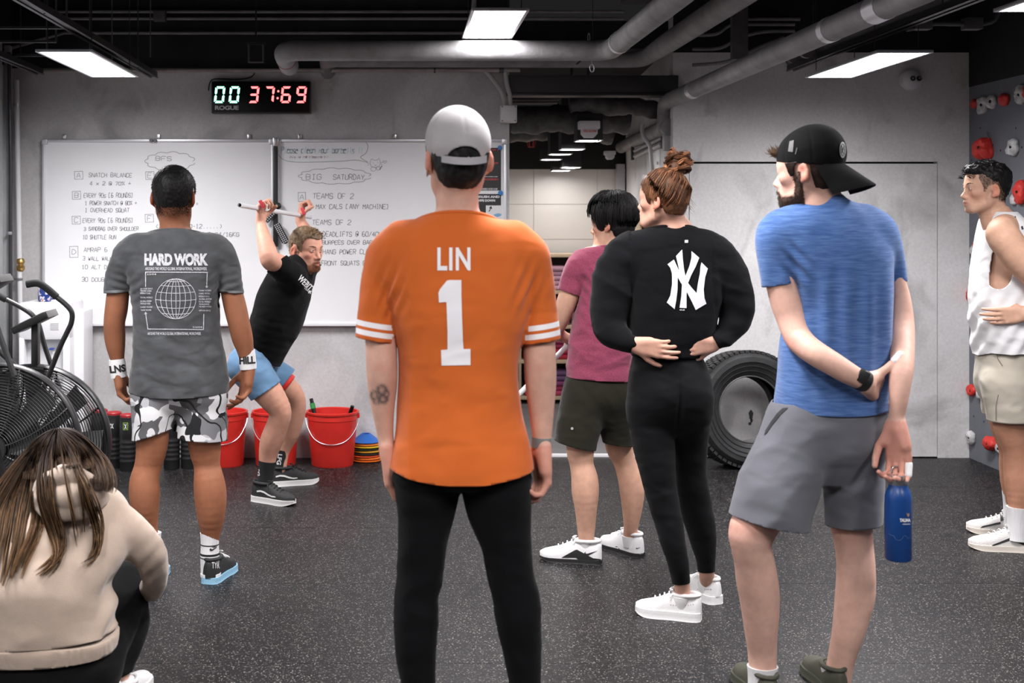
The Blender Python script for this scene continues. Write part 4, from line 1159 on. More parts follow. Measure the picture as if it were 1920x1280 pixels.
def ring_band(name,parent,c,axis,r,h,th,mat,label=None,flat=None,seg=28):
 """cuff round a limb: wristband, watch strap"""
 axis=Vector(axis).normalized();a,b=frame_of(axis)
 if flat is not None:
  b=Vector(flat[0]);b=(b-axis*b.dot(axis)).normalized();a=axis.cross(b)
 f=flat[1]if flat is not None else 1.0
 bm=bmesh.new();rings=[]
 for rr,z in((r,-h/2),(r+th*.8,-h/2),(r+th,-h*.25),(r+th,h*.25),(r+th*.8,h/2),(r,h/2)):
  rings.append([bm.verts.new(Vector(c)+axis*z+a*rr*math.cos(t)+b*rr*f*math.sin(t))for t in[2*math.pi*k/seg for k in range(seg)]])
 for i in range(6):
  A,B=rings[i],rings[(i+1)%6]
  for k in range(seg):bm.faces.new((A[k],A[(k+1)%seg],B[(k+1)%seg],B[k]))
 o=from_bm(name,bm,mat,parent,angle=60)
 if label:o['label']=label
 return o
def beard_w(H,V):
 q=H.loc(V);x,y,z=q.T;ax=np.abs(x);near=np.linalg.norm(q,axis=1)<.2
 top=np.interp(ax,[0,.012,.024,.034,.048,.056,.07],[-.050,-.050,-.058,-.070,-.064,-.036,-.005])
 top=np.where((ax<.02)&(y>.08),np.maximum(top,-.051),top)
 top=np.where(y>.022,np.minimum(top,np.interp(ax,[0,.024,.036,.06],[-.05,-.058,-.074,-.074])),top)
 w=np.clip((top-z)/.009,0,1)*(y>-.006)*(z>-.128)*near
 mouth=np.exp(-((ax/.021)**2+((z+.070)/.0075)**2)**3)*(y>.07)
 return w*(1-mouth)
def fur(P,name,ob,mask,n,length,col,r=.0008,dirf=None,seed=1,along=.5,jit=.0015,label=None):
 """short hairs rooted on the vertices of a surface"""
 me=ob.data;m=len(me.vertices);V=np.empty(m*3);me.vertices.foreach_get('co',V);V=V.reshape(-1,3);Nn=np.empty(m*3);me.vertices.foreach_get('normal',Nn);Nn=Nn.reshape(-1,3)
 w=np.clip(mask(V),0,1);
 if w.sum()<=0:return None
 rs=np.random.RandomState(seed);i=rs.choice(m,n,p=w/w.sum());p=V[i]+rs.normal(0,jit,(n,3));d=Nn[i]*along+rs.normal(0,.22,(n,3))
 if dirf is not None:d=d+dirf(V[i])
 d/=np.linalg.norm(d,axis=1)[:,None];l=(length*rs.uniform(.55,1.25,n))[:,None]
 bend=d+(dirf(V[i])if dirf is not None else 0)*.6;bend/=np.linalg.norm(bend,axis=1)[:,None]
 S=np.stack([p-Nn[i]*.001,p+d*l*.4,p+d*l*.4+bend*l*.35,p+d*l*.4+bend*l*.65],1)
 c=np.array(col)*rs.uniform(.5,1.7,(n,1,1))*np.ones((1,4,1))
 o=strands(name,P.root,S,np.full(n,r)*rs.uniform(.7,1.2,n),c)
 if label:o['label']=label
 return o
def tone(base,H=None,lips=(.45,.13,.11),beard=None,brow=(.02,.014,.01),extra=None,flush=.0,scalp=None):
 base=np.array(base)
 def f(V,N):
  C=np.tile(base,(len(V),1))
  m=fbm(V,9,seed=2)[:,None];C=C*(1+.06*m)
  if H is not None:
   q=H.loc(V);x,y,z=q.T;ax=np.abs(x)
   near=(np.linalg.norm(q,axis=1)<.2)
   w=np.exp(-((ax/.02)**2+((z+.069)/.010)**2+((y-.092)/.014)**2)**2)*near
   C=C*(1-w[:,None])+np.array(lips)*w[:,None]
   w=.35*np.exp(-(((ax-.04)/.02)**2+((z+.03)/.022)**2))*(y>.02)*near
   C[:,1:]*=(1-w*.5)[:,None]
   ear=(ax>.0785)&(np.abs(z+.01)<.045)&near&(y<.006)&(y>-.05)
   C[ear]*=np.array([1.0,.72,.68])
   if beard is not None:
    col,dens=beard
    w=np.clip(beard_w(H,V)*dens,0,1)
    C=C*(1-w[:,None])+np.array(col)*w[:,None]
   if scalp is not None:
    w=(np.clip((z-.0)/.05,0,1)*(y<.06))[:,None]*near[:,None];C=C*(1-w)+np.array(scalp)*w
  if extra is not None:C=extra(V,N,C)
  return np.clip(C,0.002,1)
 return f
def short_hair(P,H,col,back=-.078,side=-.005,front=.062,th=.008,rough=.0035,fr=90,step=.0045,fade=True,name='hair',top=0.0,jag=.003,zmax=9):
 """close-cut hair cap around the skull with a natural hairline"""
 e=th
 parts=[(H.el((0,-.010,.030+top*.4),(.076+e,.090+e,.085+e+top)),.01),(H.el((0,.026,.034+top*.5),(.063+e,.060+e,.062+e+top)),.03),(H.el((0,-.036,-.03),(.058+e*.8,.055+e*.8,.062)),.03)]
 def hl(V):
  q=H.loc(V);x,y,z=q.T;ax=np.abs(x)
  line=np.interp(y,[-.09,-.06,-.04,-.034,.000,.012,.020,.034,.042,.06,.1],[back,back+.002,back+.012,side+.035,side+.035,side+.02,side-.012,side-.008,side+.03,front-.01,front])
  line=line+jag*vnoise(V,130,seed=8)+np.where(y>.04,-.006*np.cos(ax*60),0)
  return line-z
 def dsp(V):
  q=H.loc(V)
  f=np.clip((q[:,2]-back)/.06,0,1)if fade else 1.0
  return(rough*fbm(V,fr,(1,1,.6),2,seed=11)-th*.85*(1-f))*1.0
 def cols(V):
  return np.clip(np.array(col)*(1+.5*fbm(V,120,seed=6)[:,None]),.001,1)
 return P.garment(name,parts,MT['hair'],step,[hl,lambda V:H.loc(V)[:,2]-zmax],dsp,th=.003,cols=cols)
# ======== man in the orange jersey
def cloth(name,col,var=.06,bscale=700,bump=.12,rough=.85,sheen=.15,**k):
 k.setdefault('wrinkle',.35);return M(name,col,rough,var=var,vscale=k.pop('vscale',5),bump=bump,bscale=bscale,sheen=sheen,spec=.2 if max(col)>.03 else .06,**k)
def brim(parent,H,mat,z0,back=False,length=.068,drop=.10,wid=.074,name='brim'):
 """stiff curved peak of a cap, worn forwards or backwards"""
 g=-1 if back else 1
 bm=bmesh.new();T_,B_=[],[]
 for k in range(17):
  u=-1+2*k/16
  for lst,dz in((T_,.0018),(B_,-.0018)):
   row=[]
   for q in range(6):
    f=q/5;yi=.098*math.sqrt(max(0,1-(u*.86)**2));x=wid*u*(1-.06*f*f)
    y=-.005+yi*.99+length*f*math.sqrt(1-.82*u*u);z=z0+dz-drop*f*length/.068*.5-.020*u*u*(.6+.4*f)
    row.append(bm.verts.new(H.p(g*x,g*y-(.012 if back else 0),z)))
   lst.append(row)
 for lst in(T_,B_):
  for a,b in zip(lst,lst[1:]):
   for q in range(5):bm.faces.new((a[q],a[q+1],b[q+1],b[q]))
 for k in range(16):bm.faces.new((T_[k][5],T_[k+1][5],B_[k+1][5],B_[k][5]))
 for k in(0,16):
  for q in range(5):bm.faces.new((T_[k][q],T_[k][q+1],B_[k][q+1],B_[k][q]))
 return from_bm(name,bm,mat,parent,angle=50)
def man_orange():
 Y=3.65
 P=Person('person at the centre seen from behind in an orange jersey, grey cap and black trousers',W(865,640,Y))
 H=Head(858,294,Y,1.05,yaw=8,pitch=2)
 torso=pl([(388,818,897,.050,.0),(398,806,908,.062,0),(412,782,930,.075,.0),(432,748,962,.088,.0),(460,718,996,.10,.0),(500,712,1002,.112,.0),(545,718,1000,.122,.0),(600,733,990,.125,.005),(650,745,977,.122,.01),(700,748,972,.118,.01),(760,747,976,.118,.01),(820,743,986,.122,.0),(880,733,996,.128,-.005),(940,730,999,.130,-.005)],Y,2.5)
 sl=pc([(752,446,0,33),(728,478,0,36),(714,520,0,36),(708,575,0,35),(705,625,0,37),(704,660,0,38)],Y)
 sr=pc([(964,446,0,33),(990,478,0,36),(1002,520,0,36),(1009,575,0,34),(1012,625,0,37),(1013,660,0,38)],Y)
 armL=pc([(752,450,0,28),(722,500,0,31),(714,560,0,30),(714,625,0,29.5),(716,690,0,29.5),(717,725,.01,27.5),(718,760,.015,22.5),(721,800,.02,17),(725,838,.02,14),(726,850,.02,14)],Y)
 armR=pc([(964,450,0,28),(994,500,0,31),(1006,560,0,30),(1010,625,0,30),(1013,690,0,30),(1014,725,.005,28.5),(1015,765,.01,24),(1016,800,.01,20),(1016,830,.01,17),(1016,848,.01,16)],Y)
 zs=W(0,470,Y).z;za=W(0,560,Y).z;kf=kz(za,zs)
 parts=[(trunc(torso.inset(.024,.022),W(0,850,Y).z),.01,False)]
 for a in(armL,armR):parts.append((a,kf,False))
 neck=pc([(857,335,.01,38),(857,370,.005,39.5),(858,398,.005,39.5),(858,430,.01,46)],Y)
 parts.append((neck,.03,False))
 legL=pc([(804,880,0,48),(797,960,0,42),(790,1050,0,36),(785,1110,0,33),(780,1180,0,31),(784,1260,0,27),(792,1340,0,20),(797,1400,0,16),(797,1428,0,16)],Y)
 legR=pc([(930,880,0,48),(940,960,0,42),(952,1050,0,36),(962,1110,0,33),(973,1180,0,31),(979,1260,0,27),(987,1340,0,20),(990,1400,0,16),(990,1428,0,16)],Y)
 for a in(legL,legR):parts.append((a,.02,False))
 parts+=head_parts(H,eyes=False)
 hl=hand_parts(W(726,846,Y+.02),(.06,.12,-1),(1,.1,.1),False,(22,34,26),1.0,thumb=[(.7,.5,.4),(.9,.2,.3),(.95,.0,.3)])
 hr=hand_parts(W(1016,843,Y+.01),(.02,.02,-1),(-1,-.35,.0),True,(34,58,40),1.05,thumb=[(.6,.5,.45),(.85,.2,.45),(.9,-.1,.5)])
 parts+=hl+hr
 def extra(V,N,C):
  px=VX+V[:,0]/V[:,1]*FPX;py=VY+(CAMZ-V[:,2])/V[:,1]*FPX
  back=N[:,1]<.25
  w=np.zeros(len(V))
  for cx,cy,rx,ry,d in((716,731,11,11,.8),(702,741,9,10,.7),(718,748,11,9,.9),(724,738,7,9,.7),(706,752,8,7,.5)):
   q=((px-cx)/rx)**2+((py-cy)/ry)**2
   w=np.maximum(w,d*np.exp(-((np.sqrt(q)-.75)/.28)**2)+.35*d*(q<.6))
  w=np.clip(w*back*(V[:,0]<-.02),0,.85)[:,None]
  C=C*(1-w)+np.array([.04,.045,.055])*w
  hand=(py>835)[:,None];C=np.where(hand,C*np.array([.95,.78,.76]),C)
  el=np.exp(-(((px-713)/14)**2+((py-690)/9)**2))+np.exp(-(((px-1012)/14)**2+((py-690)/9)**2));C=C*(1-.2*np.clip(el,0,1)[:,None]*np.array([.5,1,1]))
  return C
 f4=.0048
 P.body(parts,(-.25,Y-.3,-.0),(.50,Y+.32,1.98),.0085,[(np.array(W(795,420,Y))-(0,.13,0),np.array(W(925,195,Y))+(0,.14,0),.0055),(np.array(W(695,945,Y))-(0,.06,0),np.array(W(760,840,Y))+(0,.09,0),f4),(np.array(W(985,960,Y))-(0,.09,0),np.array(W(1045,840,Y))+(0,.08,0),f4)],tone((.62,.36,.275),H,extra=extra))
 orange=cloth('orange_jersey',(.55,.115,.018),.05,900,.10)
 white=cloth('white_print',(.80,.78,.80),.02)
 grp=[[torso],[sl],[sr]]
 xc=(W(864,0,Y)).x;z0=W(0,893,Y).z
 def hem(V):return(z0+.028*np.clip(np.abs(V[:,0]-xc)/.195,0,1)**2.2+.002*vnoise(V,14))-V[:,2]
 collar=neck_cut(torso,398,Y,.45)
 nl,nr=sleeve_side(grp,1,torso,W(858,0,Y).x,True),sleeve_side(grp,2,torso,W(858,0,Y).x,False)
 def dsp(V):
  px=VX+V[:,0]/V[:,1]*FPX;py=VY+(CAMZ-V[:,2])/V[:,1]*FPX
  a=folds(V,[[1.0,0,.0],[0,1,0],[.25,0,.22]],9,.007,1)
  low=np.clip((py-560)/250,0,1)
  b=folds(V,[[.35,0,.5],[0,.5,0],[.9,0,-.9]],7,.006,4)*np.clip((py-700)/120,0,1)
  arm=np.exp(-((px-735)/24)**2-((py-545)/45)**2)+np.exp(-((px-990)/24)**2-((py-545)/45)**2)
  c=arm*.006*np.sin(px*.28+py*.12)
  return a*(.35+.65*low)+b+c
 bands=[]
 for(ya,yb,xa,xb,near,m)in((607,616,668,741,nl,1),(620.5,630,668,741,nl,1),(608,617,1050,976,nr,1),(622,631,1050,976,nr,1)):
  pass
 def band(near,l0,l1,top,bot):
  """stripe between two picture lines on one sleeve"""
  A=line_cut((l0[0],l0[1]+top),(l1[0],l1[1]+top),Y,False);B=line_cut((l0[0],l0[1]+bot),(l1[0],l1[1]+bot),Y,True)
  return lambda V:np.where(near(V),np.maximum(A(V),B(V)),1.0)
 Lc,Rc=((668,631),(741,643)),((1050,634),(976,645))
 for near,(a,b)in((nl,Lc),(nr,Rc)):
  bands+=[(band(near,a,b,-34,-24),1),(band(near,a,b,-18,-8),1)]
 jersey=P.garment('jersey',[(torso,.01),(Capped(sl,Lc[0],Lc[1],Y),kf),(Capped(sr,Rc[0],Rc[1],Y),kf)],[orange,white],.007,[hem,collar,line_cut(Lc[0],Lc[1],Y,True,nl),line_cut(Rc[0],Rc[1],Y,True,nr)],dsp,.0045,bands,label='orange short-sleeved jersey with white sleeve stripes')
 neck_rib(jersey,torso,398,Y,orange,.45,.0065)
 for nm,tx,x0,y0,x1,y1,b in(('name_print','LIN',820,464,882,507,.028),):
  decal(nm,jersey,fit_bm(text_bm(tx,b,space=1.12),x0,y0,x1,y1),white,7)
 one=[[(825,542),(838,526),(843,525),(865,525),(865,553),(866,590),(868,640),(869,654),(882,654),(882,684),(828,685),(827,656),(839,655),(839,620),(837,566),(823,567),(822,549)]]
 decal('number_print',jersey,poly_bm(one),white,7)
 trouser=cloth('black_trouser_cloth',(.0045,.0045,.0052),.1,600,.1,.8,.04)
 hips=pl([(850,752,980,.10),(880,744,990,.108,-.004),(900,744,992,.104,-.008),(912,790,940,.07,-.008)],Y,2.4)
 tl=pc([(804,885,-.01,60),(801,915,-.01,60.5),(799.5,951,0,54.5),(796,984,0,49),(789,1051,0,42.5),(783,1119,0,40.5),(779.5,1186,-.005,39),(780,1235,0,36.5),(786,1295,.0,30.5),(796,1385,0,26),(798,1420,0,25)],Y)
 tr=pc([(930,885,-.01,62),(931.5,917,-.01,64),(935.5,951,0,60.5),(942,984,0,53),(949,1018,0,46),(958,1075,0,42.5),(966,1119,0,42),(973,1160,-.005,40.5),(976,1200,0,38),(985,1285,0,29),(990,1385,0,26),(991,1420,0,25)],Y)
 def dt(V):
  py=VY+(CAMZ-V[:,2])/V[:,1]*FPX
  knee=np.exp(-((py-1120)/90)**2)
  return folds(V,[[.6,0,.9],[0,.7,0],[.5,0,-.6]],11,.006,9)*(.3+knee)
 P.garment('trousers',[(hips,.01),(tl,.025),(tr,.012)],trouser,.008,[plane_cut(W(0,872,Y),(0,0,1)),plane_cut(W(0,1416,Y),(0,0,-1))],dt,.004)
 um,sm=M('black_shoe',(.015,.015,.016),.6),MT['white_plastic']
 for x,tx in((796,-.06),(990,.09)):
  h=W(x,1440,Y);shoe(P.root,(h.x,h.y-.075),(h.x+tx,h.y+.2),(um,sm,um))
 cap_m=cloth('heather_grey_cap',(.43,.405,.415),.06,500,.18)
 crown=[(H.el((0,-.010,.036),(.084,.104,.090)),.01),(H.el((0,.02,.06),(.070,.075,.072)),.03)]
 rim=lambda V:(lambda q:(.006+.235*q[:,1])-q[:,2])(H.loc(V))
 def opening(V):
  q=H.loc(V);z0=-.004
  return np.where(q[:,1]<-.03,-(((q[:,0])/.044)**2+((q[:,2]-z0)/.030)**2-1)*.02*(q[:,2]>z0)-(q[:,2]<=z0)*1.0,-1)
 def capd(V):
  q=H.loc(V);a=np.arctan2(q[:,0],q[:,1]);r=np.hypot(q[:,0],q[:,1])
  seam=np.exp(-(np.sin(3*a)/.10)**2)
  return-.0016*seam*np.clip(r/.05,0,1)
 cap=P.garment('cap',crown,cap_m,.0055,[rim,opening],capd,.0025,label='heather grey baseball cap')
 bm=bmesh.new();bmesh.ops.create_uvsphere(bm,u_segments=12,v_segments=8,radius=.0075);bmesh.ops.transform(bm,matrix=Matrix.Translation(Vector(H.p(0,-.008,.130))) @ Matrix.Diagonal((1,1,.6,1)),verts=bm.verts);from_bm('button',bm,cap_m,cap)
 bm=bmesh.new();A_=[]
 for k in range(17):
  a=math.radians(-42+84*k/16);x,y=.0865*math.sin(a),-.010-.1065*math.cos(a);zb=.006+.235*y
  A_.append([bm.verts.new(H.p(x*s1,y*s1-(s1-1)*.1,z))for s1,z in((1.0,zb+.001),(1.014,zb),(1.014,zb+.0185),(1.0,zb+.0185))])
 for a,b in zip(A_,A_[1:]):
  for q in range(4):bm.faces.new((a[q],a[(q+1)%4],b[(q+1)%4],b[q]))
 from_bm('strap',bm,cloth('cap_strap',(.38,.365,.38),.04),cap)
 brim(cap,H,cap_m,.018)
 short_hair(P,H,(.010,.009,.009),back=-.086,th=.006,rough=.002,fade=False,zmax=.03)
 ring_band('wrist_strap',P.root,W(1016,829,Y+.01),(0.03,0,1),.0255,.028,.003,cloth('grey_watch_strap',(.16,.17,.165),.1),'grey fabric wrist strap')
 return P
# ======== man in the grey printed shirt
def arrow(x0,y0,x1,y1,w=1.6,hw=3.2,hl=4.0):
 dx,dy=x1-x0,y1-y0;l=math.hypot(dx,dy);ux,uy=dx/l,dy/l
 bx,by=x1-ux*hl,y1-uy*hl
 return stroke_polys([[(x0,y0),(bx,by)]],w)+[[(bx-uy*hw,by+ux*hw),(x1,y1),(bx+uy*hw,by-ux*hw)]]
def man_grey():
 Y=5.6
 P=Person('person on the left seen from behind in a grey printed shirt and patterned shorts',W(328,640,Y))
 H=Head(326,367,Y,1.05,yaw=-1,pitch=-3)
 torso=pl([(420,302,352,.050),(428,296,360,.060),(438,276,382,.075),(450,254,404,.088),(466,238,420,.10),(490,234,424,.112),(515,240,418,.124),(545,247,410,.128),(580,251,409,.127),(615,253,410,.122),(645,254,412,.12),(680,252,420,.125),(712,247,424,.13),(760,243,428,.13)],Y,2.5)
 sl=pc([(262,456,0,20),(244,474,0,24),(230,500,0,25),(223.5,530,0,24.5),(222,552,0,25.5),(221,570,0,25.5)],Y)
 sr=pc([(396,456,0,20),(414,474,0,24),(426,500,0,24.5),(431,530,0,23.5),(432,552,0,24.5),(433,570,0,25)],Y)
 armL=pc([(262,458,0,16),(240,482,0,20),(228,515,0,20.5),(222,545,0,21),(218,580,0,21.3),(214.5,603,0,20),(215,627,.01,20),(217,650,.015,17.5),(220,674,.02,13),(223,700,.025,11.5)],Y)
 armR=pc([(396,458,0,16),(418,482,0,20),(429,515,0,20),(434,545,0,20.5),(442,580,0,21.3),(448,606,0,20.5),(454,632,.01,20),(459,652,.015,16.5),(463,674,.02,13.5),(466,694,.025,12)],Y)
 kf=kz(W(0,525,Y).z,W(0,470,Y).z)
 neck=pc([(326,385,.01,27),(327,405,.01,28.3),(328,425,.01,28.3),(329,450,.01,30)],Y)
 legL=pc([(288,750,0,32),(286,800,0,31),(285,835,0,29.5),(278,872,0,25.5),(271,901,-.01,27.5),(271,925,-.012,29),(272,951,-.01,26),(278,984,0,18),(283,1010,.0,13.5),(284,1045,0,12.5),(284,1075,.01,9)],Y-.03)
 legR=pc([(378,750,0,33),(382,800,0,32.5),(384,840,0,30),(388,872,0,24.5),(392,901,-.01,28.5),(394.5,930,-.012,30.3),(395.5,965,-.01,26),(395,998,0,18.5),(394,1025,.0,14.5),(393.5,1045,0,13),(393,1070,.01,9)],Y)
 parts=[(trunc(torso.inset(.026,.022),W(0,715,Y).z),.01,False)]+[(a,kf,False)for a in(armL,armR)]+[(neck,.03,False),(legL,.015,False),(legR,.015,False)]
 for g,x in((-1,303),(1,352)):parts.append((Ell(W(x,748,Y-.0),(.075,.085,.065)),.02,False))
 parts+=head_parts(H,eyes=False)
 parts+=hand_parts(W(222.5,699,Y+.025),(.16,.05,-1),(.9,-.1,.1),False,(38,58,42),1.05,thumb=[(.75,.5,.3),(.95,.2,.3),(.95,.0,.35)])
 parts+=hand_parts(W(466,693,Y+.025),(-.16,.0,-1),(-.8,-.55,-.1),True,curls=[(12,22,15),(26,36,25),(32,45,30),(36,48,30)],size=1.05,thumb=[(.7,.6,.5),(.9,.25,.5),(.95,.1,.45)],spread=.10)
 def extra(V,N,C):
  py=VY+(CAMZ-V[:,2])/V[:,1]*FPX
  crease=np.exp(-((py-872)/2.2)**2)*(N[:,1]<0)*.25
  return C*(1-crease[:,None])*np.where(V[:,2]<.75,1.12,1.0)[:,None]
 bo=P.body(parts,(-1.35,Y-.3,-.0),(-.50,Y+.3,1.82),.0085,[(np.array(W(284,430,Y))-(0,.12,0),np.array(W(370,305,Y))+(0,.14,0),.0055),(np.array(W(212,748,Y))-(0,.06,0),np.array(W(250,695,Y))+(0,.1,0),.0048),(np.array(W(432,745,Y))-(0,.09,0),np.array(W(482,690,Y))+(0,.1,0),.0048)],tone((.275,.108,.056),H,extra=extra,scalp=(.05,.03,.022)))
 cap_=short_hair(P,H,(.0055,.005,.005),back=-.052,th=.009,rough=.0014,fr=150,jag=.001)
 fur(P,'hair_stubble',bo,lambda V:(lambda q:np.clip((q[:,2]+.085)/.03,0,1)*(q[:,1]<.0)*(q[:,1]>-.13)*(q[:,2]<-.02)*(np.abs(q[:,0])<.069))(H.loc(V)),2600,.004,(.010,.008,.007),.0007,lambda V:np.array([[0,0,-.6]]))
 fur(P,'hair_layer',cap_,lambda V:np.ones(len(V)),6000,.0045,(.007,.006,.006),.0007,lambda V:np.array([[0,.1,-.9]]))
 grey=M('washed_charcoal_shirt',(.062,.065,.069),.88,var=.25,vscale=9,bump=.15,bscale=500,sheen=.2,spec=.2,wrinkle=.6,wscale=9)
 hemc=M('washed_seam',(.13,.135,.14),.88,bump=.1)
 printm=M('cracked_white_print',(.50,.50,.53),.8,var=.3,vscale=140)
 grp=[[torso],[sl],[sr]];nl,nr=sleeve_side(grp,1,torso,W(330,0,Y).x,True),sleeve_side(grp,2,torso,W(330,0,Y).x,False)
 xc=W(335,0,Y).x;z0=W(0,740,Y).z
 def hem(V):return(z0+.016*np.clip(np.abs(V[:,0]-xc)/.2,0,1)**2+.003*vnoise(V,11))-V[:,2]
 collar=neck_cut(torso,430,Y,.45)
 def dsp(V):
  px=VX+V[:,0]/V[:,1]*FPX;py=VY+(CAMZ-V[:,2])/V[:,1]*FPX
  a=folds(V,[[1,0,.3],[0,.8,0],[-.3,0,.8]],8,.008,21)+folds(V,[[.5,0,.2],[0,.6,0],[.3,0,1.0]],15,.005,22)
  low=np.exp(-((py-690)/45)**2)
  b=folds(V,[[.5,0,.0],[0,.5,0],[.35,0,1.0]],10,.010,23)*low
  c=.006*np.sin((py-520)*.42+(px-330)**2*.0006)*np.exp(-((py-535)/22)**2)*(np.exp(-((px-225)/18)**2)+np.exp(-((px-432)/18)**2))
  d=.005*np.sin((px-250)*.22+(py-540)*.30)*(np.exp(-((px-255)/16)**2-((py-540)/30)**2)+np.exp(-((px-405)/16)**2-((py-540)/30)**2))
  e=-.008*np.exp(-(((px-345)/20)**2+((py-683)/9)**2))
  return a+b+c+d+e
 L0,L1,R0,R1=(198.6,549),(247,546),(455,550),(408,545)
 A1=line_cut((L0[0],L0[1]-5),(L1[0],L1[1]-5),Y,False);A2=line_cut((R0[0],R0[1]-5),(R1[0],R1[1]-5),Y,False)
 bands=[(lambda V:np.where(nl(V),A1(V),1.0),1),(lambda V:np.where(nr(V),A2(V),1.0),1),(lambda V:np.where(V[:,2]<.9,hem(V)+.018-.0*V[:,2],-1.0)*-1 if False else np.where(V[:,2]<.95,-(hem(V)+.020),1.0),1)]
 shirt=P.garment('shirt',[(torso,.01),(Capped(sl,L0,L1,Y),kf),(Capped(sr,R0,R1,Y),kf)],[grey,hemc],.0075,[hem,collar,line_cut(L0,L1,Y,True,nl),line_cut(R0,R1,Y,True,nr)],dsp,.0045,bands[:2],label='washed grey shirt printed with a wire globe')
 neck_rib(shirt,torso,430,Y,grey,.45,.0065)
 D=lambda nm,bm,g=6,off=.0016:decal(nm,shirt,bm,printm,g,off)
 D('print_title',fit_bm(text_bm('HARD WORK',.058,space=.98),271,475,390,498,0))
 D('print_line',fit_bm(text_bm('AROUND THE WORLD GLOBAL INTERNATIONAL, WORLDWIDE.',.02,space=.95),272.5,501,388,507.5),8)
 D('print_line',fit_bm(text_bm('AROUND THE WORLD GLOBAL INTERNATIONAL, WORLDWIDE.',.02,space=.95),277,622.5,376.5,628.5),8)
 fr=stroke_polys([[(273.4,537),(273.2,510),(389,510.5)]],1.6)+arrow(388.2,511,387,540)+stroke_polys([[(381.7,589),(381.2,617.5),(277.5,616.5)]],1.6)+arrow(277.8,616.5,273,584.5)
 D('print_frame',poly_bm(fr),6)
 gx,gy,gr=329.6,560,37.6;gl=[ellipse(gx,gy,gr,gr,40)]
 for f in(.2,.45,.7):gl.append(ellipse(gx,gy,gr*f*1.08,gr,36))
 gl.append([(gx,gy-gr),(gx+1,gy+gr)])
 for b in(-62,-42,-20,2,24,46):
  r_=math.cos(math.radians(b));yy=gy+gr*math.sin(math.radians(b));gl.append([(gx-gr*r_+2*gr*r_*k/20,yy+2.6*math.sin(math.pi*k/20)*r_)for k in range(21)])
 D('print_globe',poly_bm(stroke_polys(gl,1.0)),8)
 jp=['NETWORK SERVICE','THE HARD WORKS','ハードワーク','TOTAL WORLD','GLOBAL SYSTEM','WORLD WIDE','HARD WORK','TEAM WORK']
 for k,(t,y)in enumerate(zip(jp,(539.5,543.8,548.2,556,563,567.5,574,579.5))):D('print_note',fit_bm(text_bm(t if ord(t[0])<200 else 'INTERNATIONAL',.02),263.5,y,286.5-2*(k%3),y+3.0),8)
 for k,(t,y)in enumerate(zip(jp[::-1],(543,548.5,554,559,564,568.5,573,580.5))):D('print_note',fit_bm(text_bm(t if ord(t[0])<200 else 'WORLDWIDE',.02),372+k%2,y,396-2*(k%3),y+3.0),8)
 D('print_date',fit_bm(text_bm('23/04',.02),275.5,512.5,293,515.5),8);D('print_date',fit_bm(text_bm('23/04',.02),361,611.5,379,614.5),8)
 sm=bpy.data.materials.new('abstract_print_cloth');sm.use_nodes=True;nt=sm.node_tree;N=nt.nodes;Lk=nt.links;b=N['Principled BSDF'];b.inputs['Roughness'].default_value=.75;b.inputs['Specular IOR Level'].default_value=.25
 tc=N.new('ShaderNodeTexCoord');vo=N.new('ShaderNodeTexVoronoi');vo.inputs['Scale'].default_value=15;nz=N.new('ShaderNodeTexNoise');nz.inputs['Scale'].default_value=7;nz.inputs['Detail'].default_value=2
 mxv=N.new('ShaderNodeMix');mxv.data_type='VECTOR';mxv.inputs[0].default_value=.22
 Lk.new(tc.outputs['Object'],nz.inputs['Vector']);Lk.new(tc.outputs['Object'],mxv.inputs[4]);Lk.new(nz.outputs['Color'],mxv.inputs[5]);Lk.new(mxv.outputs[1],vo.inputs['Vector'])
 sp=N.new('ShaderNodeSeparateColor');Lk.new(vo.outputs['Color'],sp.inputs[0])
 cr=N.new('ShaderNodeValToRGB');cr.color_ramp.interpolation='CONSTANT';e=cr.color_ramp.elements;e[0].color=(.62,.62,.63,1);e[1].position=.27;e[1].color=(.045,.045,.047,1)
 for p,c in((.46,(.17,.17,.18,1)),(.60,(.42,.42,.44,1)),(.74,(.012,.012,.013,1)),(.86,(.10,.10,.105,1))):
  q=e.new(p);q.color=c
 Lk.new(sp.outputs[0],cr.inputs[0])
 wv=N.new('ShaderNodeTexWave');wv.wave_type='RINGS';wv.inputs['Scale'].default_value=5.5;wv.inputs['Distortion'].default_value=9;wv.inputs['Detail'].default_value=1.5;wv.inputs['Detail Scale'].default_value=1.2
 Lk.new(tc.outputs['Object'],wv.inputs['Vector']);lt=N.new('ShaderNodeMath');lt.operation='LESS_THAN';lt.inputs[1].default_value=.035;Lk.new(wv.outputs['Fac'],lt.inputs[0])
 mm=N.new('ShaderNodeMix');mm.data_type='RGBA';Lk.new(lt.outputs[0],mm.inputs[0]);Lk.new(cr.outputs[0],mm.inputs[6]);mm.inputs[7].default_value=(.012,.012,.013,1);Lk.new(mm.outputs[2],b.inputs['Base Color'])
 hips=pl([(705,250,420,.105),(725,248,424,.112,-.005),(745,248,426,.112,-.008),(762,258,416,.09,-.008),(778,290,380,.05,-.005)],Y,2.5)
 tl=pc([(293,745,-.01,37),(288,772,-.025,40),(287,800,-.03,37.5),(286,835,-.03,37.5)],Y,((0,1,0),1.12))
 tr=pc([(377,745,-.0,39),(379,772,0,45),(379,805,0,46.5),(379,840,0,48)],Y,((0,1,0),1.05))
 gq=[[tl],[tr]]
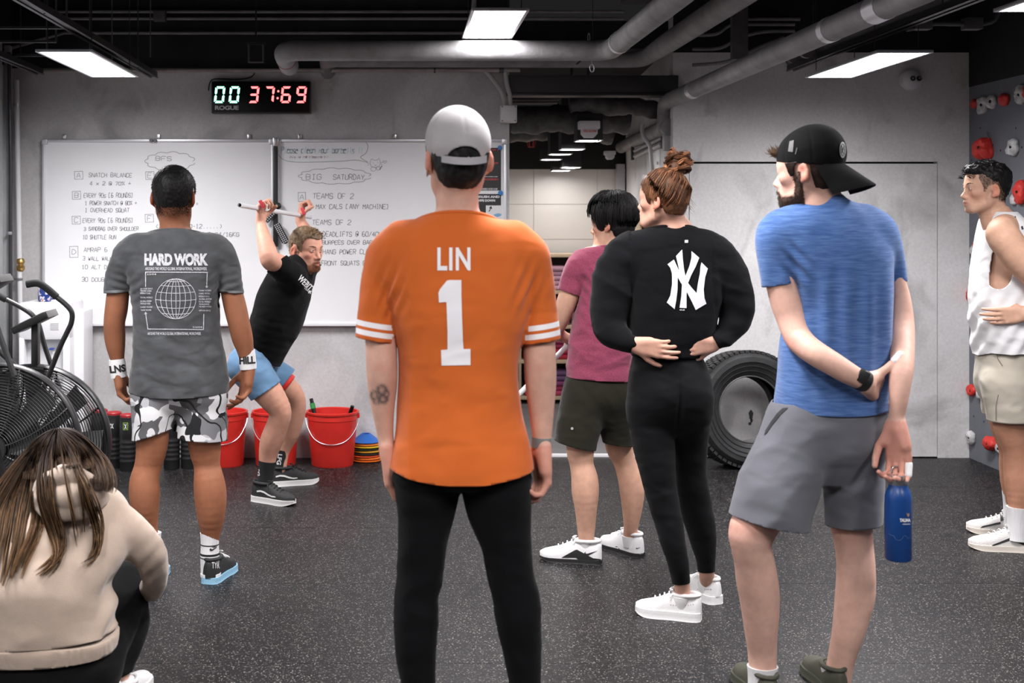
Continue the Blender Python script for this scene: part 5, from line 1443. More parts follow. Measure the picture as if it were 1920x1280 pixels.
 P.garment('shorts',[(hips,.01),(tl,.03),(tr,.03)],sm,.0075,[plane_cut(W(0,722,Y),(0,0,1)),line_cut((250,823),(324,800),Y,True,lambda V:V[:,0]<W(329,0,Y).x),line_cut((332,817),(427,824),Y,True,lambda V:V[:,0]>=W(329,0,Y).x),lambda V:np.where(np.abs(V[:,0]-W(328,0,Y).x)<.020,W(0,806,Y).z-V[:,2],-1),plane_cut(W(0,829,Y),(0,0,-1))],lambda V:folds(V,[[1,0,.3],[0,1,0],[0,0,.4]],12,.007,31),.003,label='black, white and grey abstract print shorts')
 wb=M('white_towelling',(.74,.73,.74),.9,bump=.4,bscale=500,sheen=.3)
 bk=M('black_letter_print',(.012,.012,.012),.8)
 for(x,y,ax,r,tx)in((221,690,(.12,.0,-1),.0315,'LNS'),(464,674,(.10,.02,-1),.0330,'HILL')):
  c=W(x,y,Y+.022)
  o=ring_band('wristband',P.root,c,ax,r-.003,.078,.006,wb,'white towelling wristband with black letters')
  bm=fit_bm(text_bm(tx,.04),x-15,y-6,x+14,y+8,0,-.12 if x<300 else-.06)
  decal('lettering',o,bm,bk,5)
 ws=M('white_ribbed_sock',(.72,.71,.72),.9,bump=.35,bscale=260,stretch=(1,1,.05));bs=bk
 bl,wh,aqua=M('black_shoe_knit',(.014,.014,.015),.7,bump=.2),M('white_shoe',(.70,.70,.70),.5),M('pale_blue_sole',(.28,.52,.70),.3,spec=.6)
 for x,dY,ty in((284,-.03,.0),(393.5,0,.062)):
  h=W(x,1090,Y+dY)
  hz=lambda y:W(x,y,Y+dY)
  o=sock(P.root,[hz(998)+Vector((0,.0,0)),hz(1020),hz(1045),hz(1075)],[.041,.038,.040,.038],ws,'white crew sock with black bands')
  for yy,hh,rr in((1019.5,.004,.0375),(1037.5,.009,.0385),(1043.5,.004,.0395)):
   ring_band('sock_band',o,hz(yy),(0,.0,1),rr,hh,.0022,bs)
  if x>300:
   sw=[(393,1029),(395,1027),(397,1029.5),(407,1025.5),(399,1031.5),(395,1032.5),(393,1031)]
   decal('sock_logo',o,poly_bm([sw]),bs,5);decal('sock_logo',o,fit_bm(text_bm('NIKE',.03,.3),397,1023.3,406.5,1026.6),bs,5)
  s_=shoe(P.root,(h.x,Y+dY-.055),(h.x+ty,Y+dY+.22),(bl,aqua,wh),.28,.098,.085,.026,label='black trainer with white rim and pale blue sole')
  bm=bmesh.new();c0=W(x,1073,Y+dY)
  ring_band('white_midsole',s_,(h.x+ty*.08,Y+dY-.012,.030),(0,0,1),.040,.014,.003,wh)
  if x>300:decal('shoe_logo',s_,fit_bm(text_bm('TYR',.02),397,1053.5,411,1065),M('logo_white',(.6,.6,.6),.6),4)
 return P
# ======== man holding the pipe overhead in a half squat
def man_instructor():
 Y=7.3
 P=Person('person in a half squat in black shirt and blue shorts holding a white pipe overhead',W(510,640,Y))
 H=Head(574,467,Y+.02,1.0,yaw=-132,pitch=-5,roll=0)
 ax=unit((.34,.94,0))
 tor=Chain([tuple(W(x,y,Y+d))+(r/FPX*Y,)for x,y,d,r in((486,676,0,36),(503,640,0,40),(519,600,0,45),(530,565,0,46),(541,533,0,41),(552,512,0,31),(560,500,0,24))],(ax,1.38))
 slN=pc([(548,522,-.12,27),(535,508,-.19,24),(519,495,-.26,22.5),(508,488,-.30,22)],Y)
 slF=pc([(562,522,.12,27),(570,505,.19,24),(580,490,.26,22),(586,480,.30,22)],Y)
 armN=pc([(546,518,-.13,22),(532,504,-.20,21),(516,493,-.28,20),(506,486,-.335,18.5),(501,468,-.31,17),(495,446,-.26,13.8),(489.5,422,-.20,9.6),(488.5,412,-.185,9)],Y)
 armF=pc([(565,515,.14,21),(578,495,.24,19),(587,474,.36,17.5),(585,458,.40,16.5),(575,436,.43,13),(564,416,.45,9.6),(563,408,.45,9)],Y)
 neck=pc([(571,484,.01,22),(563,500,.01,23.5),(555,515,0,30)],Y)
 thN=pc([(462,690,-.10,33),(490,720,-.12,30),(512,748,-.13,25.5),(526,773,-.13,20.5),(519,800,-.115,21),(509,826,-.105,21.5),(503,850,-.10,17.5),(501,868,-.10,15),(498,900,-.10,12),(496,925,-.10,12)],Y)
 thF=pc([(478,685,.10,30),(515,713,.20,26),(546,737,.26,22),(555,760,.28,19),(551,785,.29,18.5),(545,812,.30,16.5),(534,840,.31,12),(529,860,.31,10.5),(525,892,.31,11)],Y)
 parts=[(tor.inflate(-.022),.01,False),(Chain([tuple(W(458,682,Y-.07))+(.095,),tuple(W(463,680,Y+.08))+(.095,)]),.02,False)]
 parts+=[(armN,.03,False),(armF,.03,False),(neck,.03,False),(thN,.02,False),(thF,.02,False)]
 parts+=head_parts(H,mouth=.006)
 pn=W(487.5,394,7.115);pf=W(567.5,402.5,7.75)
 dN,nN=unit((-.12,.05,1)),unit((1,0,.15))
 parts+=hand_parts(np.array(W(488.5,414,Y-.185)),(.02,.05,1),(1,-.25,.2),True,(62,78,55),.98,thumb=[(.6,.5,.6),(.7,.1,.75),(.5,-.5,.8)])
 parts+=hand_parts(np.array(W(563.5,412,Y+.45)),(.10,.05,1),(1,-.15,.2),False,(62,78,55),.98,thumb=[(.6,.5,.6),(.7,.1,.75),(.5,-.5,.8)])
 bo=P.body(parts,(-1.05,Y-.55,0),(-.38,Y+.6,1.66),.0085,[(np.array(W(540,515,Y))-(0,.13,0),np.array(W(612,420,Y))+(0,.14,0),.0042),(np.array(W(474,420,Y-.2))-(0,.08,0),np.array(W(500,375,Y-.2))+(0,.10,0),.005),(np.array(W(550,420,Y+.45))-(0,.09,0),np.array(W(580,385,Y+.45))+(0,.10,0),.005)],tone((.58,.30,.215),H,beard=((.17,.062,.026),.85),lips=(.42,.13,.10)))
 fur(P,'beard',bo,lambda V:beard_w(H,V),3000,.0052,(.20,.078,.034),.0006,lambda V:(H.R @ np.array([0,.25,-.7]))[None,:],label='ginger beard')
 eyes(H,P.root,(.10,.14,.16))
 blond=(.20,.135,.080)
 cap_=short_hair(P,H,tuple(.8*c for c in blond),back=-.062,side=-.002,front=.073,th=.006,rough=.003,top=.004,jag=.0015)
 fur(P,'hair_layer',cap_,lambda V:np.ones(len(V)),4200,.006,tuple(1.05*c for c in blond),.0007,lambda V:(H.R @ np.array([0,-.2,-.5]))[None,:])
 n=420;rs=np.random.RandomState(5);S=[]
 for k in range(n):
  x=rs.uniform(-.058,.058);y=rs.uniform(-.05,.082);zt=.122-.5*max(0,y-.03)**1*.6-abs(x)**2*9-max(0,y-.05)*.6
  b=np.array([x,y,min(zt,.118)]);q=[b]
  dr=np.array([x*.5+rs.normal(0,.1),.55+rs.normal(0,.2),.6+rs.normal(0,.15)])
  l=rs.uniform(.010,.019)*(1.25 if y>.05 else .7)
  for j in range(4):q.append(q[-1]+unit(dr)*l/4);dr=dr+np.array([0,.12,-.18])
  S.append([H.p(*v)for v in q])
 S=np.array(S);cc=np.array(blond)*(rs.uniform(.7,1.9,(n,1,1)))*np.linspace(.85,1.25,5)[None,:,None]
 strands('fringe',P.root,S,np.full(n,.0019),cc)
 for g in(-1,1):
  m=46;S=[]
  for k in range(m):
   u=rs.rand();b=np.array([g*(.016+.032*u),.094-.018*u*u*1.1,.019+.005*math.sin(u*2.6)+rs.normal(0,.0012)]);S.append([H.p(*b),H.p(*(b+np.array([g*.006,.0008,.002])))])
  strands('eyebrow',P.root,np.array(S),np.full(m,.0009),np.tile(np.array((.16,.085,.045)),(m,2,1)))
 black=cloth('black_cotton',(.0048,.0048,.0052),.1,600,.1,.85,.04)
 white=M('white_shirt_print',(.75,.75,.75),.8)
 grp=[[tor],[slN],[slF]];nN_,nF_=nearest(grp,1),nearest(grp,2)
 ce=np.array(W(566,498,Y));tdir=unit(np.array(W(563,500,Y))-np.array(W(541,533,Y)))
 def collar(V):
  q=V-ce;h=q @ tdir;r=np.sqrt(np.maximum((q*q).sum(1)-h*h,0));return np.where(h>-.03,.066-np.hypot(r,h*1.6),-1)
 def dsp(V):
  return folds(V,[[.7,0,.5],[0,.9,0],[-.6,0,.8]],9,.007,41)
 shirt=P.garment('shirt',[(tor,.01),(slN,.035),(slF,.035)],black,.008,[line_cut((477,664),(536,694),Y,True,lambda V:V[:,2]<1.0),collar,line_cut((502,509),(537,478),Y-.26,False,nN_),line_cut((572,478),(606,500),Y+.26,False,nF_)],dsp,.004,label='black cotton shirt with white chest lettering')
 decal('chest_print',shirt,fit_bm(text_bm('WEBIT',.02),556,524,588,536,0,.78),white,4)
 decal('chest_print',shirt,fit_bm(text_bm('CLUB',.02),569,542,584,545.5,0,.7),white,4)
 decal('chest_print',shirt,fit_bm(text_bm('FIT',.03),578,545,587,551,0,.3),white,4)
 blue=cloth('sky_blue_shorts',(.105,.20,.325),.08,500,.15,.7,.1)
 hp=Chain([tuple(W(467,679,Y-.075))+(.102,),tuple(W(472,677,Y+.085))+(.102,)])
 wst=Chain([tuple(W(477,668,Y-.06))+(.098,),tuple(W(482,666,Y+.08))+(.098,)])
 sN=pc([(462,686,-.10,36),(480,706,-.115,34.5),(497,730,-.125,32),(508,746,-.13,32)],Y)
 sF=pc([(476,684,.10,34),(505,700,.16,31),(532,715,.21,29),(546,724,.24,28)],Y)
 gq=[[sN],[sF]]
 shorts=P.garment('shorts',[(hp,.01),(wst,.02),(sN,.02),(sF,.02)],blue,.008,[plane_cut(W(490,645,Y),(.35,0,1)),line_cut((472,750),(527,713),Y-.12,True,nearest(gq,0)),line_cut((524,732),(550,697),Y+.2,True,nearest(gq,1))],lambda V:folds(V,[[1,0,.2],[0,1,0],[.2,0,.5]],14,.007,44),.003,label='sky blue split hem running shorts')
 lin=P.garment('shorts_liner',[(pc([(500,702,.15,27),(530,720,.21,26),(546,732,.25,24)],Y),.01)],MT['red_plastic'],.009,[line_cut((528,738),(552,708),Y+.22,True)],None,.002,label='red liner below the far hem')
 bsock=M('black_rib_sock',(.012,.012,.012),.85,bump=.3,bscale=300)
 for tag_,pts,rr in(('n',[(501.5,864,-.10),(499,885,-.10),(497,905,-.10),(497,922,-.10)],[.050,.043,.041,.043]),('f',[(530,843,.31),(527.5,862,.31),(525,880,.31),(524,895,.31)],[.038,.034,.034,.036])):
  o=sock(P.root,[W(x,y,Y+d)for x,y,d in pts],rr,bsock,'black sock with white vertical letters')
  if tag_=='n':decal('lettering',o,fit_bm(text_bm('LFG',.03),475,880,494,885,0,math.pi/2-.05),white,4)
  else:decal('lettering',o,fit_bm(text_bm('LFG',.03),514,857,534,865,0,math.pi/2+.15),white,4)
 um,sm=M('black_canvas_shoe',(.016,.016,.017),.75,bump=.2),M('white_rubber_sole',(.72,.71,.70),.5)
 for nm,hx,tx in(('n',(-.795,7.215),(-.56,7.06)),('f',(-.735,7.585),(-.50,7.68))):
  s_=shoe(P.root,hx,tx,(um,sm,um),.285,.10,.088,.03,label='black canvas trainer with white side wave and white sole')
  d=unit((tx[0]-hx[0],tx[1]-hx[1]));
  o=Vector((hx[0],hx[1],0));d3=Vector((d[0],d[1],0));r3=Vector((d[1],-d[0],0));sgn=1 if r3.y<0 else-1
  pts=[(.035,.066),(.06,.071),(.085,.068),(.11,.058),(.135,.05),(.16,.049),(.165,.044),(.14,.042),(.11,.048),(.085,.058),(.06,.062),(.035,.058)]
  pxs=[]
  for a,z in pts:
   q=o+d3*a+Vector((0,-.06,z));pxs.append((VX+q.x/q.y*FPX,VY+(CAMZ-q.z)/q.y*FPX))
  decal('side_wave',s_,poly_bm([pxs]),sm,5)
 for c,a in((W(491,382.5,7.075),.5),(W(568.5,396,7.70),.35)):
  bm=bmesh.new();box(bm,c,(.019,.022,.046),.006,Matrix.Rotation(-a,3,'Y'));from_bm('finger_tape',bm,M('red_tape',(.55,.04,.06),.6),P.root)['label']='red finger tape'
 a=W(449,384.5,6.85);b=W(582,407,7.9);d=(b-a).normalized()
 t=empty('pipe',a,0,'white plastic pipe held overhead by the squatting man','pipe')
 bm=bmesh.new();u,v=frame_of(d);seg=20
 rings=[]
 for p,r in((a,.0105),(a,.0128),(b,.0128),(b,.0105),):
  rings.append([bm.verts.new(p+u*r*math.cos(q)+v*r*math.sin(q))for q in[2*math.pi*k/seg for k in range(seg)]])
 rings.append([bm.verts.new(b-d*.2+u*.0105*math.cos(q)+v*.0105*math.sin(q))for q in[2*math.pi*k/seg for k in range(seg)]])
 rings.insert(0,[bm.verts.new(a+d*.2+u*.0105*math.cos(q)+v*.0105*math.sin(q))for q in[2*math.pi*k/seg for k in range(seg)]])
 for A,B in zip(rings,rings[1:]):
  for k in range(seg):bm.faces.new((A[k],A[(k+1)%seg],B[(k+1)%seg],B[k]))
 from_bm('tube',bm,MT['white_plastic'],t)
 bm=bmesh.new();cyl(bm,a+d*.02,a+d*.03,.0104,20);from_bm('bore',bm,MT['hole'],t)
 return P
# ======== man in the berry shirt, half hidden by the woman
def swoosh(x,y,w,flip=False,rot=0.0):
 pts=[(0,.46),(.03,.30),(.13,.12),(.09,.30),(.10,.42),(.17,.50),(.28,.48),(1.0,.0),(.30,.80),(.16,.86),(.05,.78),(0,.62)]
 out=[]
 for u,v in pts:
  u=1-u if flip else u;a,b=(u-.5)*w,(v-.45)*w*.45
  c,s=math.cos(rot),math.sin(rot);out.append((x+c*a-s*b,y+s*a+c*b))
 return out
def man_pink():
 Y=5.93
 P=Person('person in a berry pink shirt and dark olive shorts behind the person with the bun',W(1125,640,Y))
 H=Head(1148,417,Y,.97,yaw=52,pitch=-4)
 torso=pl([(452,1128,1176,.050),(460,1114,1186,.062),(470,1098,1196,.078),(484,1088,1202,.092),(505,1084,1204,.105),(540,1086,1200,.118),(590,1077,1192,.122),(640,1069,1186,.12),(680,1065,1183,.12),(700,1064,1184,.122),(725,1063,1185,.122)],Y,2.5)
 sl=pc([(1104,482,0,22),(1088,500,-.01,25.5),(1076,522,-.01,23),(1069,546,-.01,22),(1064,566,0,22)],Y)
 sr=pc([(1180,482,.02,22),(1196,505,.03,24),(1200,540,.03,22),(1200,560,.03,22)],Y)
 armL=pc([(1104,482,0,18),(1084,508,-.01,20),(1070,545,-.01,19.5),(1060,574,0,18.5),(1050,602,.02,15.5),(1044,618,.05,14),(1048,627,.12,13.5),(1056,631,.20,11),(1063,634,.27,10)],Y)
 armR=pc([(1180,482,.02,18),(1196,510,.03,19),(1202,560,.04,18),(1200,600,.08,14),(1180,625,.25,11),(1160,632,.34,10)],Y)
 neck=pc([(1150,438,0,23),(1149,452,0,24),(1150,466,0,32)],Y)
 legL=pc([(1097,735,0,33),(1090,800,0,29),(1088,844,0,26),(1090.5,870,0,22.3),(1096,896,-.01,24.8),(1097.5,922,-.012,25.5),(1098.5,955,-.01,20.5),(1099,988,0,17),(1099,1008,0,14.3),(1100,1035,.01,9)],Y-.02)
 legR=pc([(1150,735,-.04,33),(1158,800,-.02,28),(1161,837,0,25.5),(1170,863,0,20.8),(1179,890,-.01,22),(1185,920,-.012,23),(1185,955,-.01,18.5),(1183,986,0,13.5),(1182,1005,0.02,13),(1182,1030,.03,9)],Y+.09)
 kf=kz(W(0,545,Y).z,W(0,490,Y).z)
 parts=[(trunc(torso.inset(.024,.022),W(0,695,Y).z),.01,False),(armL,kf,False),(armR,kf,False),(neck,.03,False),(legL,.012,False),(legR,.012,False),(Ell(W(1110,738,Y),(.09,.10,.09)),.02,False),(Ell(W(1145,738,Y),(.09,.10,.09)),.02,False)]
 parts+=head_parts(H,eyes=True)
 parts+=hand_parts(W(1061,633.5,Y+.25),(.55,.8,-.06),(-.2,.25,-1),False,(48,70,50),.95)
 parts+=hand_parts(W(1163,632,Y+.33),(-.6,.7,-.06),(.2,.25,-1),True,(48,70,50),.95)
 P.body(parts,(.60,Y-.3,0),(1.15,Y+.5,1.7),.0085,[(np.array(W(1092,462,Y))-(0,.13,0),np.array(W(1200,350,Y))+(0,.14,0),.005),(np.array(W(1052,650,Y+.25))-(0,.06,0),np.array(W(1085,615,Y+.25))+(0,.14,0),.005)],tone((.60,.345,.245),H))
 eyes(H,P.root)
 blk=(.0075,.007,.0075)
 short_hair(P,H,blk,back=-.080,side=-.040,front=.050,th=.013,rough=.0012,fade=False,top=.006)
 rs=np.random.RandomState(11);n=1500;S=[];kk=0
 while kk<n:
  a=rs.uniform(-math.pi,math.pi);r=math.sqrt(rs.rand())
  el_end=rs.uniform(.1,1.0)
  az=a;pts=[]
  length={True:1.0}.get(True)
  front=math.cos(az)>.55
  for j in range(8):
   u=.12+(j/7)*(.98 if not front else .80)
   th=u*math.radians(118 if not front else 92)*(.75+.35*el_end)
   rad=.094+.012*math.sin(u*3)+rs.normal(0,.0012)+(.010 if front else 0)*u
   rad=rad/.094*rs.uniform(1.02,1.07)if j==0 else rad/.094*1.045;x=rad*.090*math.sin(th)*math.sin(az+.25*u);y=-.012+rad*.104*math.sin(th)*math.cos(az+.25*u);z=.033+rad*.103*math.cos(th)
   if not front and z<.0:x*=1-.9*max(0,-z)*.9;
   pts.append(H.p(x,y,max(z,-.088+rs.normal(0,.006))))
  q=H.loc(np.array(pts))
  if np.any((q[:,1]>.02)&(q[:,2]<-.005)&(np.abs(q[:,0])<.075)):
   if rs.rand()>.06:kk+=1;continue
  S.append(pts);kk+=1
 S=np.array(S);m=len(S)
 strands('hair_layer',P.root,S,np.full(m,.0026),np.array(blk)*rs.uniform(.6,2.6,(m,1,1))*np.ones((1,8,1)))
 berry=M('berry_heather_shirt',(.27,.052,.098),.85,var=.20,vscale=190,bump=.12,bscale=600,sheen=.2,spec=.2,wrinkle=.45,wscale=9)
 grp=[[torso],[sl],[sr]];nl,nr=sleeve_side(grp,1,torso,W(1135,0,Y).x,True),sleeve_side(grp,2,torso,W(1135,0,Y).x,False)
 collar=neck_cut(torso,460,Y,.45)
 def dsp(V):
  px=VX+V[:,0]/V[:,1]*FPX;py=VY+(CAMZ-V[:,2])/V[:,1]*FPX
  w=np.exp(-((py-655)/45)**2)
  pit=.0035*np.sin((px-1095)*.30-(py-540)*.24)*np.exp(-((px-1100)/18)**2-((py-545)/34)**2)
  return folds(V,[[.9,0,.3],[0,.8,0],[-.3,0,.7]],8,.005,51)+folds(V,[[.4,0,.3],[0,.4,0],[.5,0,-1]],13,.009,53)*w+pit
 shirt=P.garment('shirt',[(torso,.01),(Capped(sl,(1048,542),(1091,557),Y),kf),(Capped(sr,(1180,555),(1225,550),Y),kf)],berry,.0075,[line_cut((1063,705),(1186,712),Y,True),collar,line_cut((1048,542),(1091,557),Y,True,nl),line_cut((1180,555),(1225,550),Y,True,nr)],dsp,.004,label='berry pink heather short-sleeved shirt')
 neck_rib(shirt,torso,460,Y,berry,.45,.0055)
 olive=cloth('dark_olive_shorts',(.022,.021,.014),.12,350,.15,.75,.1)
 hips=pl([(690,1067,1181,.105),(715,1064,1186,.112,-.005),(745,1062,1188,.112,-.008),(768,1072,1176,.09,-.005),(795,1105,1150,.05,0)],Y,2.5)
 tl=pc([(1100,735,0,41),(1088,785,-.01,42),(1079,825,-.01,39.5),(1076,850,-.01,39)],Y,((0,1,0),1.1))
 tr=pc([(1150,745,0,42),(1157,785,.02,36),(1160,820,.03,29.5),(1161,845,.03,28.5)],Y)
 gq=[[tl],[tr]]
 sh=P.garment('shorts',[(hips,.01),(tl,.03),(tr,.03)],olive,.0075,[plane_cut(W(0,700,Y),(0,0,1)),line_cut((1040,824),(1116,842),Y,True,nearest(gq,0)),line_cut((1132,831),(1190,837),Y,True,nearest(gq,1))],lambda V:folds(V,[[1,0,.3],[0,1,0],[.3,0,.7]],12,.006,57),.003,label='dark olive training shorts')
 decal('logo_badge',sh,poly_bm([ellipse(1073,803,2.6,2.6,14)[:-1]]),MT['alu'],3)
 wh=M('white_trainer',(.74,.74,.75),.5,bump=.1);bk=M('black_rubber',(.012,.012,.013),.55)
 for(hx,tx,pts,sw)in(((.890,5.885),(.622,5.965),[(1045,1049),(1078,1031),(1082,1030),(1112,1046),(1128,1048),(1128,1056),(1100,1055.5),(1045,1051)],(1108,1037,25)),((1.085,5.99),(.955,6.20),[(1137,1038),(1155,1024),(1158,1024),(1172,1040),(1196,1043),(1200,1047),(1160,1044)],(1197,1027,9))):
  s_=shoe(P.root,hx,tx,(wh,bk,wh),.275,.098,.088,.018,label='white low trainer with black wedge and tick mark')
  decal('black_wedge',s_,poly_bm([pts]),bk,5);decal('tick_mark',s_,poly_bm([swoosh(*sw)]),bk,4)
 for x,y,d in((1099.5,1014,-.02),(1182,1006,.11)):
  sock(P.root,[W(x,y-2,Y+d),W(x,y+6,Y+d),W(x,y+18,Y+d)],[.0385,.0365,.032],wh,'white ankle sock')
 a=W(1092,619,6.2);b=W(944,769,6.12);d=(b-a).normalized()
 t=empty('pipe',a,0,'white plastic pipe held low behind the orange sleeve by the man in pink','pipe')
 bm=bmesh.new();cyl(bm,a,b,.0125,18);from_bm('tube',bm,MT['white_plastic'],t)
 bm=bmesh.new();cyl(bm,b-d*.012,b+d*.002,.0135,18);from_bm('end_cap',bm,MT['white_plastic'],t)
 return P
# ======== woman with the bun, black sweatshirt and leggings
def woman_black():
 Y=5.13
 P=Person('person with a bun, hands on hips, in a black sweatshirt and black leggings',W(1255,640,Y))
 H=Head(1243,373,Y-.02,.95,yaw=50,pitch=2)
 torso=pl([(414,1236,1284,.048,.0),(422,1228,1294,.060,.0),(432,1208,1310,.075,.0),(446,1182,1328,.092,.0),(462,1170,1342,.104,.0),(490,1170,1350,.118,.0),(525,1174,1352,.128,.0),(565,1178,1348,.132,.0),(600,1181,1342,.130,.0),(628,1183,1336,.128,.0),(650,1184,1324,.122,.0),(672,1186,1317,.118,.0),(690,1187,1315,.116,.0)],Y,2.5)
 sl=pc([(1204,452,0,24),(1180,470,0,33),(1160,500,-.01,37),(1149,535,-.02,36.5),(1144,570,-.03,33),(1142,600,-.045,28.5),(1150,624,-.07,24),(1166,637,-.095,19.5),(1182,644,-.115,15.5),(1192,647,-.12,14.5)],Y)
 sr=pc([(1312,452,0,24),(1336,472,0,33),(1354,505,0,37),(1368,540,-.01,36),(1378,570,-.015,32),(1378,595,-.03,27),(1369,616,-.045,22.5),(1357,631,-.06,18),(1346,640,-.07,15),(1340,644,-.075,14.5)],Y)
 armL=pc([(1204,455,0,18),(1170,495,0,21),(1148,545,-.02,19),(1140,598,-.045,16),(1160,630,-.09,14),(1182,643,-.115,11.5),(1194,646,-.122,10.5)],Y)
 armR=pc([(1312,455,0,18),(1346,495,0,21),(1370,545,-.01,19),(1380,590,-.03,16),(1364,620,-.05,13.5),(1346,639,-.07,11),(1338,644,-.077,10.5)],Y)
 neck=pc([(1252,396,.0,23),(1256,410,0,24),(1260,424,0,27),(1262,440,0,42)],Y)
 legL=pc([(1222,780,-.02,34),(1226,834,-.03,33),(1237,905,-.05,27),(1248,951,-.06,24),(1255,984,-.07,21.5),(1262,1018,-.08,19),(1270.5,1051,-.085,16.5),(1277,1085,-.075,15),(1279.5,1108,-.06,14.5),(1279,1125,-.055,12),(1279,1140,-.05,8)],Y)
 legR=pc([(1292,780,.02,34),(1291,834,.04,31),(1297,905,.07,26),(1305,951,.09,25),(1313,984,.10,24),(1319,1018,.11,20.5),(1323.5,1051,.12,14.8),(1325,1075,.14,14.5),(1326,1092,.17,13),(1326,1108,.19,8)],Y)
 kf=kz(W(0,560,Y).z,W(0,480,Y).z)
 parts=[(trunc(torso.inset(.03,.028),W(0,700,Y).z),.01,False),(armL,kf,False),(armR,kf,False),(neck,.03,False),(legL,.012,False),(legR,.012,False),(Ell(W(1222,735,Y-.02),(.085,.10,.09)),.02,False),(Ell(W(1290,735,Y-.02),(.085,.10,.09)),.02,False)]
 parts+=head_parts(H,female=True,jaw=.92,nose=.9)
 parts+=hand_parts(W(1194,647,Y-.128),(1,-.26,-.14),(.26,1,.1),False,curls=[(10,26,18),(14,28,18),(18,30,20),(22,32,20)],size=.90,thumb=[(.75,.75,.1),(.95,.45,.15),(1.0,.25,.15)],spread=.035)
 parts+=hand_parts(W(1337,645,Y-.085),(-1,-.3,-.10),(-.3,1,.1),True,curls=[(14,22,15),(18,24,15),(22,26,15),(26,28,15)],size=.86,thumb=[(.75,.75,.2),(.95,.4,.2),(1.0,.2,.2)],spread=.04)
 P.body(parts,(.70,Y-.32,0),(1.38,Y+.32,1.66),.0085,[(np.array(W(1195,425,Y))-(0,.13,0),np.array(W(1302,300,Y))+(0,.14,0),.005),(np.array(W(1190,675,Y-.1))-(0,.08,0),np.array(W(1232,620,Y-.1))+(0,.12,0),.0045),(np.array(W(1300,675,Y-.05))-(0,.1,0),np.array(W(1345,625,Y-.05))+(0,.14,0),.0045)],tone((.58,.325,.24),H))
 eyes(H,P.root)
 base=np.array((.115,.048,.022))
 short_hair(P,H,tuple(base*.75),back=-.062,side=-.010,front=.058,th=.006,rough=.001,fr=60,fade=False,top=.002)
 rs=np.random.RandomState(21)
 B=H.loc(np.array([W(1268,318,Y-.01)]))[0]
 bc=np.array(W(1271,304,Y-.02))
 n=1500;S=[];C=[]
 for k in range(n):
  az=rs.uniform(-3.14,3.14);
  ca,sa=math.cos(az),math.sin(az)
  zs=-.062 if ca<-.55 else(-.062+(ca+.55)*.085 if ca<.3 else .012+(ca-.3)*.07)
  zs+=rs.normal(0,.004);zs=min(zs,.075)
  hh=math.sqrt(max(.05,1-((zs-.03)/.097)**2));st=np.array([.085*sa*hh,-.010+.100*ca*hh,zs])
  pts=[];lift=rs.uniform(.5,1.3)
  for j in range(9):
   u=j/8;q=st*(1-u)+B*u;o=np.array([0,-.010,.026]);v=q-o;l=np.linalg.norm(v/np.array([.084,.099,.094]))
   amp=max(l,1.0+.06*math.sin(min(u*3,1.57))*lift)if u<.85 else l
   q=o+v/l*amp;q=q+np.array([.003*math.sin(6*u+k),.003*math.cos(5*u+k*1.3),.003*math.sin(4*u+k*.7)])*u*(1-u)*3
   pts.append(H.p(*q))
  S.append(pts);C.append(base*rs.choice([.5,.8,1.1,1.7,2.6,3.4],p=[.2,.25,.22,.16,.11,.06]))
 S=np.array(S);m=len(S)
 strands('hair_layer',P.root,S,rs.uniform(.0012,.0028,m),np.array(C)[:,None,:]*np.ones((1,9,1)))
 S=[];C=[]
 for lock in range(17):
  t0=rs.uniform(0,6.28);tilt=rs.uniform(-.9,.9);rr=rs.uniform(.033,.050);zc=rs.uniform(-.030,.028);span=rs.uniform(2.8,5.2);col=base*rs.choice([.7,1.2,2.2,3.2])
  for k in range(46):
   of=rs.normal(0,.0035,3);pts=[]
   for j in range(13):
    a=t0+span*j/12;v=np.array([rr*math.cos(a),rr*math.sin(a)*.9,zc+.010*math.sin(a*2+lock)])
    c_,s_=math.cos(tilt),math.sin(tilt);v=np.array([c_*v[0]-s_*v[2],v[1],s_*v[0]+c_*v[2]])+of*(1+.3*math.sin(a))
    pts.append(bc+v)
   S.append(pts);C.append(col*rs.uniform(.6,1.5))
 strands('bun_lock',P.root,np.array(S),np.full(len(S),.0017),np.array(C)[:,None,:]*np.ones((1,13,1)))
 P.garment('bun',[(Ell(bc,(.036,.034,.033)),.01),(Ell(bc+np.array((-.014,0,-.036)),(.040,.038,.034)),.02)],MT['hair'],.005,[],lambda V:.004*fbm(V,70,(1,1,2),2,3),.002,cols=lambda V:np.clip(base*.7*(1+.6*fbm(V,90)[:,None]),.001,1))
 S=[]
 for k in range(46):
  st=np.array(W(rs.uniform(1262,1296),rs.uniform(355,392),Y-.02+rs.uniform(-.05,.03)));dr=np.array([rs.normal(.25,.3),rs.normal(0,.2),-1]);pts=[st]
  for j in range(5):pts.append(pts[-1]+unit(dr)*rs.uniform(.004,.011));dr=dr+np.array([rs.normal(.1,.15),0,.1])
  S.append(pts)
 strands('hair_wisp',P.root,np.array(S),np.full(46,.0007),np.tile(base*1.6,(46,6,1)))
 bm=bmesh.new();e=H.p(-.083,-.008,-.040);tube(bm,[Vector(e)+Vector((0,.004*math.cos(a),-.006+.006*math.sin(a)))for a in[2*math.pi*k/14 for k in range(14)]],.0012,6,closed=True);from_bm('earring',bm,MT['brass'],P.root)['label']='small gold hoop earring'
 black=cloth('black_sweatshirt',(.0050,.0052,.0062),.12,420,.2,.9,.05)
 white=M('white_flock_print',(.70,.70,.72),.8)
 grp=[[torso],[sl],[sr]];nl,nr=nearest(grp,1),nearest(grp,2)
